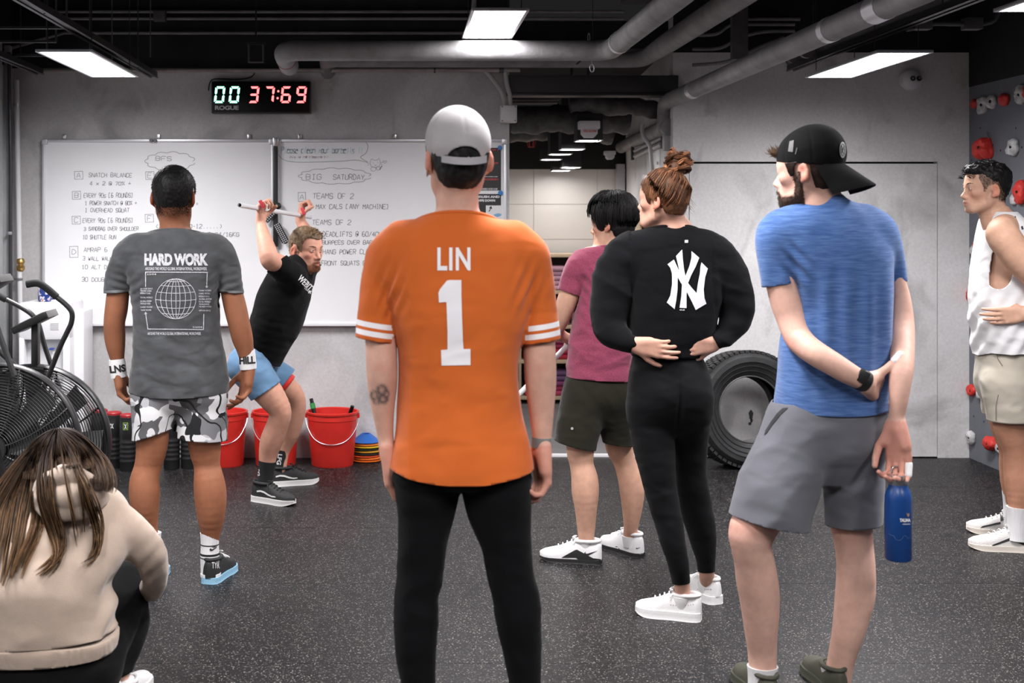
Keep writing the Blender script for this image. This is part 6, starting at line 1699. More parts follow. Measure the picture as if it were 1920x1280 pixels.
 def dsp(V):
  px=VX+V[:,0]/V[:,1]*FPX;py=VY+(CAMZ-V[:,2])/V[:,1]*FPX
  a=folds(V,[[.9,0,.2],[0,.8,0],[-.2,0,.5]],8,.009,61)
  slv=((px<1182)|(px>1338))*1.0
  b=slv*folds(V,[[.3,0,.2],[0,.4,0],[.35,0,1.1]],11,.012,63)
  rib=np.exp(-((py-656)/9)**2)*-.004
  return a+b+rib
 cutL=plane_cut(W(1190,646,Y-.115),(.92,.15,-.33),nl);cutR=plane_cut(W(1342,643,Y-.07),(-.85,.1,-.5),nr)
 sw=P.garment('sweatshirt',[(torso,.01),(sl,kf),(sr,kf)],black,.0075,[line_cut((1180,664),(1322,667),Y,True,lambda V:~(nl(V)|nr(V))),neck_cut(torso,424,Y,.35),cutL,cutR],dsp,.005,label='black cropped sweatshirt with white monogram on the back')
 neck_rib(sw,torso,424,Y,black,.35,.009,.003)
 hemr=P.garment('hem_rib',[(pl([(648,1185,1319,.121),(660,1185,1317,.120),(672,1186,1316,.118)],Y,2.5),.01)],black,.0075,[plane_cut(W(0,653,Y),(0,0,1)),plane_cut(W(0,667,Y),(0,0,-1))],None,.006,parent=sw)
 k=330/1006
 Pn=lambda pts:[(1100+x*k,270+y*k)for x,y in pts]
 mono=[[(462,687),(498,660),(514,700),(520,760),(519,830),(512,890),(502,943),(458,905),(478,865),(488,800),(487,740),(478,708)],[(499,662),(524,716),(562,772),(600,822),(628,852),(641,895),(622,948),(600,900),(570,842),(536,790),(514,750),(512,700)],[(655,676),(691,712),(676,760),(668,830),(672,880),(683,912),(622,948),(627,852),(634,800),(646,740),(649,700)],[(510,640),(545,603),(549,660),(556,720),(566,765),(556,802),(537,770),(528,720)],[(598,612),(642,650),(622,700),(596,750),(576,800),(570,860),(570,937),(530,935),(540,870),(544,800),(562,757),(585,700),(598,650)]]
 for i,q in enumerate(mono):decal('monogram',sw,poly_bm([Pn(q)]),white,7,.0018+.0001*i)
 decal('neck_tag',sw,poly_bm([Pn([(560,549),(579,549),(579,564),(560,564)])]),white,4)
 decal('tiny_print',sw,fit_bm(text_bm('MLB',.03),1274.5,579.5,1283.5,582),white,4)
 leg_m=cloth('black_leggings',(.0058,.0058,.0066),.05,900,.05,.62,.05)
 hips=pl([(640,1196,1306,.098),(662,1190,1312,.106),(685,1184,1322,.118,-.004),(710,1179,1330,.128,-.010),(738,1176.5,1334,.132,-.016),(765,1177,1333,.122,-.014),(790,1183,1328,.10,-.006),(815,1215,1300,.05,0)],Y,2.35)
 tl=pc([(1216,765,-.03,39),(1220,795,-.025,40),(1226,834,-.03,39),(1233,880,-.045,33.5),(1237.5,912,-.05,30),(1247,951,-.06,28),(1255,984,-.07,25.5),(1262,1018,-.08,22.5),(1270.5,1051,-.085,19.5),(1276,1085,-.075,17),(1278,1102,-.065,16.5)],Y)
 tr=pc([(1292,765,.0,41),(1292,800,.02,38),(1292,834,.04,34),(1295,883,.06,29),(1298,912,.07,29.5),(1305,951,.09,30),(1313,984,.10,27.5),(1319,1018,.11,23.5),(1323.5,1051,.12,17),(1324,1068,.135,15.8),(1324.5,1085,.155,15.8)],Y)
 lg=P.garment('leggings',[(hips,.01),(tl,.025),(tr,.02)],leg_m,.0075,[plane_cut(W(0,646,Y),(0,0,1)),line_cut((1255,1097),(1300,1092),Y-.09,True,nearest([[tl],[tr]],0)),line_cut((1300,1073),(1345,1071),Y+.12,True,nearest([[tl],[tr]],1))],lambda V:folds(V,[[.6,0,.5],[0,.8,0],[.2,0,1]],14,.0025,67)+(-.014*np.exp(-((V[:,0]-W(1262,0,Y).x)/.010)**2)*np.exp(-((VY+(CAMZ-V[:,2])/V[:,1]*FPX-765)/42)**2)),.003,label='black full-length leggings')
 wh=M('white_leather_shoe',(.74,.73,.73),.55,bump=.1);dot=M('shoe_perforation',(.16,.06,.06),.7)
 for hx,tx,st,(x,y,d)in(((1.140,5.045),(.925,5.135),[(1258+4.6*i,1133.5+.10*(i-4)**2*-1+1.6)for i in range(10)],(1279.5,1121,-.06)),((1.253,5.255),(1.165,5.46),[(1309+3.4*i,1104.5)for i in range(8)],(1326,1092,.18))):
  s_=shoe(P.root,hx,tx,(wh,wh,wh),.25,.094,.080,.032,label='white low leather sneaker with dotted side')
  decal('perforation',s_,poly_bm([ellipse(a,b,.8,.8,8)[:-1]for a,b in st]),dot,3)
  sock(P.root,[W(x,y-4,Y+d),W(x,y+5,Y+d),W(x,y+16,Y+d)],[.0375,.036,.031],wh,'white ankle sock')
 return P
# ======== man in the blue heather shirt with the bottle
def man_blue():
 Y=4.27
 P=Person('person on the right in a blue heather shirt and grey shorts, black cap worn backwards',W(1560,640,Y))
 H=Head(1515,318,Y,1.03,yaw=52,pitch=-4)
 torso=pl([(350,1510,1552,.050),(358,1503,1560,.060),(370,1498,1580,.070),(386,1486,1606,.084),(405,1462,1632,.100),(430,1444,1652,.114),(470,1448,1668,.126),(531,1474,1668,.133),(580,1486,1664,.133),(640,1470,1661,.130),(700,1463,1660,.128),(750,1457,1661,.132),(800,1452,1663,.134)],Y,2.5)
 sl=pc([(1490,420,0,24),(1465,430,-.0,34),(1456,455,-.01,36),(1459,490,-.015,35),(1464,525,-.02,33.5),(1466,550,-.02,34)],Y)
 sr=pc([(1626,412,.0,26),(1645,432,.0,32),(1660,460,.01,28),(1673,495,.02,22.5),(1680,525,.02,18.8),(1682,545,.02,19)],Y)
 armL=pc([(1492,424,0,20),(1465,445,-.01,29),(1461,485,-.015,31.5),(1467,527,-.02,31),(1475,564,-.03,30.3),(1485,598,-.045,28),(1496,630,-.075,26),(1508,646,-.11,24.5),(1532,664,-.155,23.5),(1560,681,-.175,22.5),(1586,697,-.18,21),(1608,709,-.175,18.8),(1624,717,-.165,17.8)],Y)
 armR=pc([(1626,415,.0,22),(1660,450,.01,25),(1676,495,.02,18),(1682,531,.015,17.2),(1687,564,.01,20.5),(1689,610,-.01,24.5),(1692,655,-.08,22),(1691,690,-.135,21.3),(1688,715,-.155,20.3),(1685,750,-.165,17),(1681.5,783,-.16,14),(1680.5,800,-.16,14)],Y)
 neck=pc([(1524,345,.01,31),(1528,358,.0,32),(1530,372,0,36),(1535,390,0,52)],Y)
 legL=pc([(1492,820,-.02,50),(1470,880,-.05,50),(1438,945,-.085,44),(1411,992,-.10,43),(1408,1020,-.10,37.5),(1414,1051,-.085,37),(1419.5,1088,-.07,38.5),(1424,1119,-.06,37),(1426,1152,-.05,34),(1427,1186,-.04,30),(1429,1219,-.03,27),(1430,1250,-.03,25.5),(1431,1285,-.03,26)],Y)
 legR=pc([(1600,820,.02,46),(1600,900,.03,43),(1595,960,.03,40),(1596,985,.03,38.3),(1600.5,1018,.03,35.3),(1604,1051,.02,35),(1605,1085,.01,35.7),(1603,1119,.01,36),(1597,1152,.01,32.7),(1590,1186,.01,29.3),(1581.5,1219,.02,26),(1574.5,1250,.03,24.3),(1568,1285,.04,25)],Y)
 kf=kz(W(0,530,Y).z,W(0,430,Y).z)
 parts=[(trunc(torso.inset(.026,.024),W(0,770,Y).z),.01,False),(armL,kf,False),(armR,kf,False),(neck,.03,False),(legL,.012,False),(legR,.012,False),(Ell(W(1510,800,Y-.01),(.10,.105,.10)),.02,False),(Ell(W(1590,800,Y-.01),(.095,.105,.10)),.02,False)]
 parts+=head_parts(H)
 hl=hand_parts(W(1627,719,Y-.16),(.62,.74,-.26),(.74,-.62,-.2),False,curls=[(10,20,20),(12,22,20),(14,24,20),(16,26,20)],size=1.06,thumb=[(.45,.95,.55),(.40,.95,.40),(.45,.95,.15)],spread=.02)
 hr=hand_parts(W(1680.5,802,Y-.16),(.10,.0,-1),(-.75,-.62,.05),True,curls=[(22,62,50),(20,60,48),(16,52,42),(8,22,16)],size=1.06,thumb=[(.72,.6,.3),(.95,.2,.35),(.95,.0,.4)],spread=.05)
 parts+=hl+hr
 def extra(V,N,C):
  py=VY+(CAMZ-V[:,2])/V[:,1]*FPX;px=VX+V[:,0]/V[:,1]*FPX
  hand=((py>790)&(py<900)&(px>1640))[:,None]
  C=np.where(hand,C*np.array([.96,.76,.74]),C)
  el=np.exp(-(((px-1482)/16)**2+((py-640)/14)**2))[:,None]
  kn=(np.exp(-((py-985)/26)**2))[:,None]
  return C*(1-np.array([.05,.25,.25])*np.clip(el+.5*kn,0,1))
 bo=P.body(parts,(1.00,Y-.36,0),(1.70,Y+.30,1.72),.0085,[(np.array(W(1452,395,Y))-(0,.13,0),np.array(W(1575,270,Y))+(0,.14,0),.0055),(np.array(W(1615,770,Y-.2))-(0,.09,0),np.array(W(1712,670,Y-.2))+(0,.14,0),.0048),(np.array(W(1645,905,Y-.16))-(0,.12,0),np.array(W(1715,795,Y-.16))+(0,.10,0),.0048)],tone((.64,.39,.31),H,beard=((.045,.022,.014),.95),extra=extra))
 eyes(H,P.root,(.10,.13,.15))
 cap_m=cloth('black_cap_cloth',(.006,.006,.0064),.1,500,.2,.8,.04)
 crown=[(H.el((0,-.012,.040),(.086,.106,.092)),.01),(H.el((0,-.035,.062),(.070,.076,.072)),.03)]
 rim=lambda V:(lambda q:(.018+.16*q[:,1])-q[:,2])(H.loc(V))
 def capd(V):
  q=H.loc(V);a=np.arctan2(q[:,0],q[:,1]);r=np.hypot(q[:,0],q[:,1]);return-.0016*np.exp(-(np.sin(3*a)/.10)**2)*np.clip(r/.05,0,1)
 cap=P.garment('cap',crown,cap_m,.0055,[rim],capd,.0025,label='black baseball cap worn backwards with a pale round badge')
 brim(cap,H,cap_m,.014,True,.100,.105,.080)
 bm=bmesh.new();bmesh.ops.create_uvsphere(bm,u_segments=12,v_segments=8,radius=.008);bmesh.ops.transform(bm,matrix=Matrix.Translation(Vector(H.p(0,-.016,.1345))) @ Matrix.Diagonal((1,1,.7,1)),verts=bm.verts);from_bm('button',bm,cap_m,cap)
 badge=M('pale_badge',(.40,.40,.40),.7);dk=cap_m
 cx,cy,rx,ry=1579,281,5.6,15
 decal('badge',cap,poly_bm([ellipse(cx,cy,rx,ry,20)[:-1]]),badge,3,.002)
 decal('badge_mark',cap,poly_bm(stroke_polys([ellipse(cx,cy,rx*.72,ry*.72,18),[(cx-2,cy-7),(cx+1,cy+7)],[(cx+2,cy-6),(cx-2,cy+5)],[(cx-3.5,cy),(cx+3,cy-1)]],.9)),dk,3,.0026)
 decal('side_tag',cap,poly_bm([[(1481,265),(1489,263),(1487,285),(1478,284)]]),M('grey_tag',(.12,.12,.12),.7),4)
 decal('side_tag',cap,poly_bm([[(1494,277),(1495.5,277),(1492.5,289),(1491,289)]]),M('grey_tag_thin',(.10,.10,.10),.7),4)
 short_hair(P,H,(.022,.012,.008),back=-.070,side=-.012,front=.05,th=.007,rough=.002,fade=False,zmax=.022)
 rs=np.random.RandomState(4);S=[]
 for k in range(160):
  b=np.array([rs.uniform(-.05,.03),.086+rs.normal(0,.004),.056+rs.normal(0,.006)]);dr=np.array([rs.normal(-.2,.4),.8,rs.normal(.5,.4)]);pts=[H.p(*b)];q=b
  for j in range(4):q=q+unit(dr)*.0065;dr=dr+np.array([0,-.2,.1]);pts.append(H.p(*q))
  S.append(pts)
 strands('fringe',P.root,np.array(S),np.full(160,.0013),np.array((.16,.10,.055))*rs.uniform(.6,1.6,(160,1,1))*np.ones((1,5,1)))
 fur(P,'beard',bo,lambda V:beard_w(H,V),3600,.007,(.045,.022,.013),.0007,lambda V:(H.R @ np.array([0,.3,-.7]))[None,:],label='full dark brown beard')
 hb=bpy.data.materials.new('blue_heather_jersey');hb.use_nodes=True;nt=hb.node_tree;N=nt.nodes;Lk=nt.links;b=N['Principled BSDF'];b.inputs['Roughness'].default_value=.85;b.inputs['Specular IOR Level'].default_value=.2;b.inputs['Sheen Weight'].default_value=.2
 tc=N.new('ShaderNodeTexCoord');fac=[]
 for st,sc in(((4.0,4.0,40),12),((3,3,90),26)):
  mp=N.new('ShaderNodeMapping');mp.inputs['Scale'].default_value=st;n_=N.new('ShaderNodeTexNoise');n_.inputs['Scale'].default_value=sc/3;n_.inputs['Detail'].default_value=4;Lk.new(tc.outputs['Object'],mp.inputs[0]);Lk.new(mp.outputs[0],n_.inputs['Vector']);fac.append(n_.outputs[0])
 ad=N.new('ShaderNodeMath');ad.operation='ADD';Lk.new(fac[0],ad.inputs[0]);Lk.new(fac[1],ad.inputs[1])
 rp=N.new('ShaderNodeMapRange');rp.inputs[1].default_value=.78;rp.inputs[2].default_value=1.28;Lk.new(ad.outputs[0],rp.inputs[0])
 mx=N.new('ShaderNodeMix');mx.data_type='RGBA';Lk.new(rp.outputs[0],mx.inputs[0]);mx.inputs[6].default_value=(.034,.088,.25,1);mx.inputs[7].default_value=(.095,.18,.40,1);Lk.new(mx.outputs[2],b.inputs['Base Color'])
 grp=[[torso],[sl],[sr]];nl,nr=sleeve_side(grp,1,torso,W(1565,0,Y).x,True),sleeve_side(grp,2,torso,W(1565,0,Y).x,False)
 def dsp(V):
  px=VX+V[:,0]/V[:,1]*FPX;py=VY+(CAMZ-V[:,2])/V[:,1]*FPX
  vert=.004*np.sin((px-1500)*.16)*np.clip((py-480)/80,0,1)*np.clip((740-py)/60,0,1)
  pit=.007*np.sin((px-1500)*.22-(py-500)*.20)*np.exp(-((px-1495)/22)**2-((py-495)/40)**2)
  return folds(V,[[1,0,.2],[0,.8,0],[.1,0,.25]],8,.006,71)+vert+pit
 z0=W(0,770,Y).z;xc=W(1560,0,Y).x
 def hem(V):return(z0+.016*np.clip(np.abs(V[:,0]-xc)/.18,0,1)**2+.002*vnoise(V,12))-V[:,2]
 shirt=P.garment('shirt',[(torso,.01),(Capped(sl,(1430,537),(1500,523),Y),kf),(Capped(sr,(1660,528),(1702,528),Y),kf)],hb,.0075,[hem,neck_cut(torso,360,Y,.4),line_cut((1430,537),(1500,523),Y,True,nl),line_cut((1660,528),(1702,528),Y,True,nr)],dsp,.004,label='blue heather short-sleeved shirt')
 neck_rib(shirt,torso,360,Y,hb,.4,.006)
 gs=cloth('grey_shorts',(.105,.107,.124),.06,500,.12,.8,.2)
 hips=pl([(742,1466,1652,.112),(770,1452,1658,.122),(800,1440,1660,.126,-.006),(835,1436,1656,.118,-.01),(870,1460,1630,.09,-.01),(905,1510,1580,.05,-.005)],Y,2.4)
 tl=pc([(1500,800,-.02,62),(1482,850,-.035,66),(1462,905,-.06,71),(1446,955,-.085,73),(1438,1010,-.095,74)],Y)
 tr=pc([(1600,800,.02,58),(1602,860,.03,54),(1602,920,.03,52),(1601,985,.03,52),(1601,1015,.03,52)],Y)
 gq=[[tl],[tr]]
 sh=P.garment('shorts',[(hips,.01),(tl,.03),(tr,.03)],gs,.0075,[plane_cut(W(0,752,Y),(0,0,1)),line_cut((1372,962),(1520,992),Y-.08,True,nearest(gq,0)),line_cut((1546,984),(1656,978),Y+.03,True,nearest(gq,1))],lambda V:folds(V,[[.55,0,.45],[0,.6,0],[-.55,0,.75]],9,.010,77),.0035,label='grey training shorts')
 decal('pocket',sh,poly_bm([[(1468,765),(1478,764),(1463,778),(1448,797),(1437,813),(1433,816),(1436,806),(1447,789),(1458,774)]]),M('pocket_shadow_cloth',(.02,.02,.022),.9),5)
 ws=M('white_cotton_sock',(.66,.655,.66),.9,bump=.3,bscale=260,stretch=(1,1,.05))
 ol=M('olive_shoe',(.045,.046,.030),.7,bump=.2)
 for x,d,hx,tx in((1430,-.03,1440,1392),(1568,.04,1566,1522)):
  sock(P.root,[W(x,1248,Y+d),W(x,1268,Y+d),W(x,1300,Y+d),W(x,1318,Y+d)],[.0485,.046,.046,.045],ws,'white crew sock')
  h=W(hx,1318,Y+d-.03);t_=W(tx,1318,Y+d+.2);shoe(P.root,(h.x,h.y-.05),(t_.x,t_.y),(ol,ol,None),.30,.104,.070,.026,label='olive trainer')
 wm=M('black_silicone',(.010,.010,.010),.45)
 wax=Vector(W(1624,717,Y-.165))-Vector(W(1600,704,Y-.178))
 wt=ring_band('watch_strap',P.root,W(1617,713,Y-.170),wax,.0300,.026,.0045,wm,'black rubber watch strap')
 bm=bmesh.new();c=W(1618,706,Y-.204);box(bm,c,(.034,.012,.040),.005,Matrix.Rotation(.5,3,'Y'));from_bm('watch',bm,wm,wt)
 tape=M('white_zinc_tape',(.74,.73,.74),.8,bump=.2)
 tp=hl[-1][0].P;P.garment('finger_tape',[(Chain([tuple(tp[2])[:3]+(tp[2][3]+.0022,),tuple(tp[3])[:3]+(tp[3][3]+.0024,)],None,1),.01)],tape,.0032,[],None,0,label='white tape round the thumb')
 tp=hr[-2][0].P;P.garment('finger_tape',[(Chain([tuple(tp[0]*.35+tp[1]*.65)[:3]+(tp[1][3]+.0022,),tuple(tp[2])[:3]+(tp[2][3]+.0022,)],None,1),.01)],tape,.0032,[],None,0,label='white tape round a finger')
 c=W(1684,1049,Y-.17);s=(Y-.17)/FPX
 t=empty('water_bottle',c,0,'blue steel water bottle with silver lid hanging from the hand of the man in blue','bottle')
 bl=M('blue_powder_coat',(.006,.045,.19),.35,var=.05)
 R_=24.2*s;hh=lambda y:(1049-y)*s
 bm=bmesh.new();lathe(bm,[(0,0),(R_*.9,0),(R_,hh(1046)),(R_,hh(935)),(R_*.985,hh(928)),(R_*.86,hh(918)),(R_*.72,hh(912)),(R_*.70,hh(906)),(0,hh(906))],c,40);bo=from_bm('body',bm,bl,t)
 bm=bmesh.new();lathe(bm,[(0,hh(908)),(R_*.70,hh(908)),(R_*.735,hh(906)),(R_*.735,hh(892)),(R_*.70,hh(889)),(0,hh(888.5))],c,36);from_bm('lid',bm,MT['steel'],t)['label']='brushed silver screw lid'
 bm=bmesh.new();tube(bm,[c+Vector((-.006+.014*math.cos(a)*1.2,.004*math.cos(a),hh(887)+.022*math.sin(a)))for a in[math.pi*k/12 for k in range(13)]],.0028,8);from_bm('loop',bm,MT['steel'],t)['label']='wire carrying loop'
 wp=M('bottle_print_white',(.7,.7,.72),.6)
 decal('brand_print',bo,fit_bm(text_bm('TALIMA',.05),1687,971.5,1706.5,978),wp,3);decal('brand_print',bo,fit_bm(text_bm('HOKKAIDO',.02),1692,981,1706,983.2),wp,3)
 decal('bird_mark',bo,poly_bm([[(1699,960),(1701,963),(1704,961),(1704.5,966),(1702,969),(1700,966)]]),M('bird_mark',(.30,.18,.12),.6),3)
 sc=[(1667,1000),(1672,1003),(1676,1004),(1680,1011),(1685,1013),(1690,1011),(1694,1004),(1698,1004),(1701,1009),(1706,1007)]
 decal('scratch',bo,poly_bm(stroke_polys([sc],.8)),M('scratch',(.05,.12,.26),.6),3)
 return P
# ======== man in the white tank at the right edge
def man_tank():
 Y=6.2
 P=Person('person in profile at the right edge in a white sleeveless top and khaki shorts',W(1880,640,Y))
 H=Head(1847,353,Y,.985,yaw=88,pitch=-1)
 rows=[(388,1866,1894,.060),(396,1856,1898,.095),(406,1851,1904,.14),(418,1848,1912,.172),(440,1844,1920,.188),(490,1834,1923,.190),(540,1829,1924,.182),(608,1829,1923,.172),(640,1832,1922,.168),(665,1836,1922,.166),(680,1837,1922,.166)]
 torso=pl(rows,Y,2.4)
 armN=pc([(1884,425,-.13,24),(1880,440,-.185,30),(1897,465,-.205,29.5),(1918,494,-.215,27),(1940,520,-.215,23),(1960,545,-.205,19),(1962,560,-.20,18),(1950,575,-.195,18),(1932,585,-.19,15),(1921,589,-.187,12)],Y)
 armF=pc([(1880,425,.13,24),(1884,445,.185,28),(1905,490,.21,24),(1930,540,.2,18),(1915,580,.18,14)],Y)
 neck=pc([(1856,383,.0,22),(1860,398,0,23.5),(1866,412,0,26),(1876,428,0,30)],Y)
 legN=pc([(1892,740,-.10,34),(1893,785,-.10,31.5),(1897,815,-.10,27),(1904,842,-.10,22.5),(1909,870,-.09,25.5),(1912,900,-.09,27.5),(1911,935,-.10,21),(1909,962,-.10,16),(1908,1005,-.10,14)],Y)
 legF=pc([(1884,740,.12,34),(1884,785,.14,29),(1889,815,.15,24),(1894,842,.16,20),(1898,870,.17,23),(1899,900,.18,22),(1897,930,.19,15),(1896,955,.20,12),(1897,980,.20,12)],Y)
 parts=[(trunc(torso.inset(.016,.022),W(0,690,Y).z),.01,False),(armN,.025,False),(armF,.025,False),(neck,.03,False),(legN,.012,False),(legF,.012,False),(Ell(W(1886,715,Y),(.105,.15,.09)),.02,False)]
 parts+=head_parts(H,nose=.95)
 parts+=hand_parts(W(1920,589,Y-.188),(-1,.10,-.10),(.05,1,.05),False,curls=[(8,24,14),(10,26,16),(12,28,18),(16,30,20)],size=.98,thumb=[(.4,.85,.45),(.5,.6,.7),(.6,.4,.7)],spread=.05)
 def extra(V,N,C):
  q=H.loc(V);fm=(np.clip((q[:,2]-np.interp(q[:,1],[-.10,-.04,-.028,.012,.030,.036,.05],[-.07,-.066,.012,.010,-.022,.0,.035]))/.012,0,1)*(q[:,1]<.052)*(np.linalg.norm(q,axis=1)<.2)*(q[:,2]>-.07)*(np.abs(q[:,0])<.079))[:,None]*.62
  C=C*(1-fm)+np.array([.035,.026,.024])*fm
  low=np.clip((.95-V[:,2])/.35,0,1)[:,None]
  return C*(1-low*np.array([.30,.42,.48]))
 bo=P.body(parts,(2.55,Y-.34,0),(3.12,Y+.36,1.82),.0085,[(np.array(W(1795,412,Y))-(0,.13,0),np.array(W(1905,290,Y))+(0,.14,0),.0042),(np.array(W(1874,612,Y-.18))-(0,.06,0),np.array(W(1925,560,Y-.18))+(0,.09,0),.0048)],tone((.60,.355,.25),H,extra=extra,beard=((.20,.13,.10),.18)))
 eyes(H,P.root)
 blk=(.0075,.0065,.0065)
 P.garment('hair',[(H.el((0,-.022,.052),(.079,.100,.080)),.01),(H.el((0,.045,.084),(.058,.048,.034)),.02),(H.el((0,-.052,.01),(.066,.066,.078)),.02)],MT['hair'],.0042,[lambda V:(lambda q:np.interp(q[:,1],[-.10,-.07,-.045,-.03,-.005,.02,.03,.06,.1],[-.062,-.066,-.055,-.01,.028,.028,.022,.066,.07])+.003*vnoise(V,120)-q[:,2])(H.loc(V))],lambda V:(lambda q:.006*fbm(V,60,(1,1,1),2,31)*np.clip((q[:,2]-.05)/.05,0,1)+.0025*vnoise(V,150,seed=3)-.006*np.clip((.03-q[:,2])/.08,0,1))(H.loc(V)),.003,cols=lambda V:np.clip(np.array(blk)*(1+.6*fbm(V,110)[:,None]),.001,1))
 fur(P,'hair_fade',bo,lambda V:(lambda q:np.clip((np.interp(q[:,1],[-.10,-.04,-.028,.012,.030,.036,.05],[-.07,-.066,.012,.010,-.022,.0,.035])-q[:,2])*-1/.012,0,1)*(q[:,2]<.085)*(q[:,1]<.052)*(np.abs(q[:,0])>.03)*(np.linalg.norm(q,axis=1)<.2)*(q[:,2]>-.07))(H.loc(V)),7000,.0042,(.012,.010,.010),.0006,lambda V:(H.R @ np.array([0,-.5,-.6]))[None,:])
 rs=np.random.RandomState(8);S=[]
 for k in range(700):
  x=rs.uniform(-.06,.06);y=rs.uniform(-.085,.088);zt=.030+.098*math.sqrt(max(.05,1-(x/.082)**2-((y+.01)/.115)**2));q=np.array([x,y,zt-.004]);dr=np.array([rs.normal(0,.25),.55+rs.normal(0,.25),.55+rs.normal(0,.15)]);pts=[H.p(*q)]
  for j in range(4):q=q+unit(dr)*.0062;dr=dr+np.array([0,.05,-.22]);pts.append(H.p(*q))
  S.append(pts)
 strands('hair_layer',P.root,np.array(S),np.full(700,.0017),np.array(blk)*rs.uniform(.5,2.4,(700,1,1))*np.ones((1,5,1)))
 for g in(-1,1):
  S=[]
  for k in range(60):
   u=rs.rand();b=np.array([g*(.014+.036*u),.093-.022*u*u,.018+.006*math.sin(u*2.6)+rs.normal(0,.0013)]);S.append([H.p(*b),H.p(*(b+np.array([g*.007,.0008,.002])))])
  strands('eyebrow',P.root,np.array(S),np.full(60,.0010),np.tile(np.array((.012,.010,.009)),(60,2,1)))
 wt=cloth('white_cotton_tank',(.70,.69,.70),.04,400,.15,.88,.15)
 def hole(V):
  px=VX+V[:,0]/V[:,1]*FPX;py=VY+(CAMZ-V[:,2])/V[:,1]*FPX;side=np.abs(V[:,1]-Y)>.105
  u=(px-1872)/(27+4*np.clip((py-480)/50,-1,1));v=(py-484)/58
  return np.where(side,(1-(np.abs(u)**2.2+np.abs(v)**2.4))*.03,np.where(np.abs(V[:,1]-Y)>.10,-.01,-.02))
 def dsp(V):
  px=VX+V[:,0]/V[:,1]*FPX;py=VY+(CAMZ-V[:,2])/V[:,1]*FPX;low=np.clip((py-520)/60,0,1)
  return folds(V,[[.6,0,.35],[0,.8,0],[.5,0,-.8]],10,.009,81)*(.3+low)+.004*np.sin(px*.20+py*.13)*low
 def hem(V):
  px=VX+V[:,0]/V[:,1]*FPX;return W(0,658,Y).z-.02*np.clip((1860-px)/30,0,1)+.003*vnoise(V,25)-V[:,2]
 tank=P.garment('tank_top',[(torso,.01)],wt,.0065,[hem,hole,neck_cut(torso,397,Y,0)],dsp,.0035,label='white sleeveless top with deep armholes')
 mk=M('small_dark_print',(.03,.03,.04),.8)
 decal('tiny_print',tank,poly_bm([[(1901,407),(1904,405),(1905,409),(1902,411)],[(1914,425),(1917,423),(1919,429),(1916,431)]]),mk,3)
 kh=cloth('khaki_shorts',(.38,.345,.285),.06,300,.15,.7,.1)
 hips=pl([(648,1842,1920,.145),(668,1838,1924,.155),(695,1836,1926,.160),(725,1838,1926,.158),(750,1850,1922,.13),(770,1868,1910,.08)],Y,2.4)
 tl=pc([(1886,720,-.09,42),(1890,760,-.095,41),(1894,800,-.10,40.5),(1895,815,-.10,40)],Y);tr=pc([(1878,720,.10,40),(1882,760,.12,38),(1886,800,.13,36),(1887,815,.13,36)],Y)
 shs=P.garment('shorts',[(hips,.01),(tl,.03),(tr,.03)],kh,.0075,[plane_cut(W(0,655,Y),(0,0,1)),plane_cut(W(0,789,Y-.1),(0,0,-1))],lambda V:folds(V,[[.5,0,.4],[0,.6,0],[-.6,0,.8]],11,.008,85),.003,label='khaki training shorts')
 decal('pocket_seam',shs,poly_bm(stroke_polys([[(1868,656),(1871,672),(1880,686)],[(1872,740),(1868,760),(1868,788)]],1.2)),M('khaki_seam',(.12,.11,.09),.8),4)
 ws=M('white_rib_crew_sock',(.70,.69,.70),.9,bump=.4,bscale=240,stretch=(1,1,.05))
 sock(P.root,[W(1909,950,Y-.10),W(1908,975,Y-.10),W(1907,1000,Y-.10),W(1906,1012,Y-.10)],[.052,.044,.043,.045],ws,'white ribbed crew sock')
 sock(P.root,[W(1897,920,Y+.19),W(1896,945,Y+.20),W(1895,970,Y+.20),W(1895,985,Y+.20)],[.044,.036,.035,.037],ws,'white ribbed crew sock')
 um,sm,bk=M('off_white_mesh_shoe',(.60,.58,.56),.6,bump=.3,bscale=200),M('cream_sole',(.62,.57,.50),.5),M('black_shoe_stripe',(.02,.02,.02),.6)
 for hx,tx,pr in(((2.915,6.085),(2.615,6.16),[[(1892,994),(1896,993),(1899,1010),(1893,1011)],[(1861,1021),(1896,1007),(1899,1011),(1858,1025)],[(1899,1007),(1922,1018),(1922,1023),(1897,1012)]]),((3.03,6.37),(2.745,6.50),[[(1875,963),(1880,963),(1882,975),(1876,977)],[(1842,986),(1876,978),(1876,982),(1838,990)]])):
  s_=shoe(P.root,hx,tx,(um,sm,um),.30,.10,.090,.026,label='off-white mesh trainer with thin black side stripes')
  for p in pr:decal('side_stripe',s_,poly_bm([p]),bk,4)
 return P
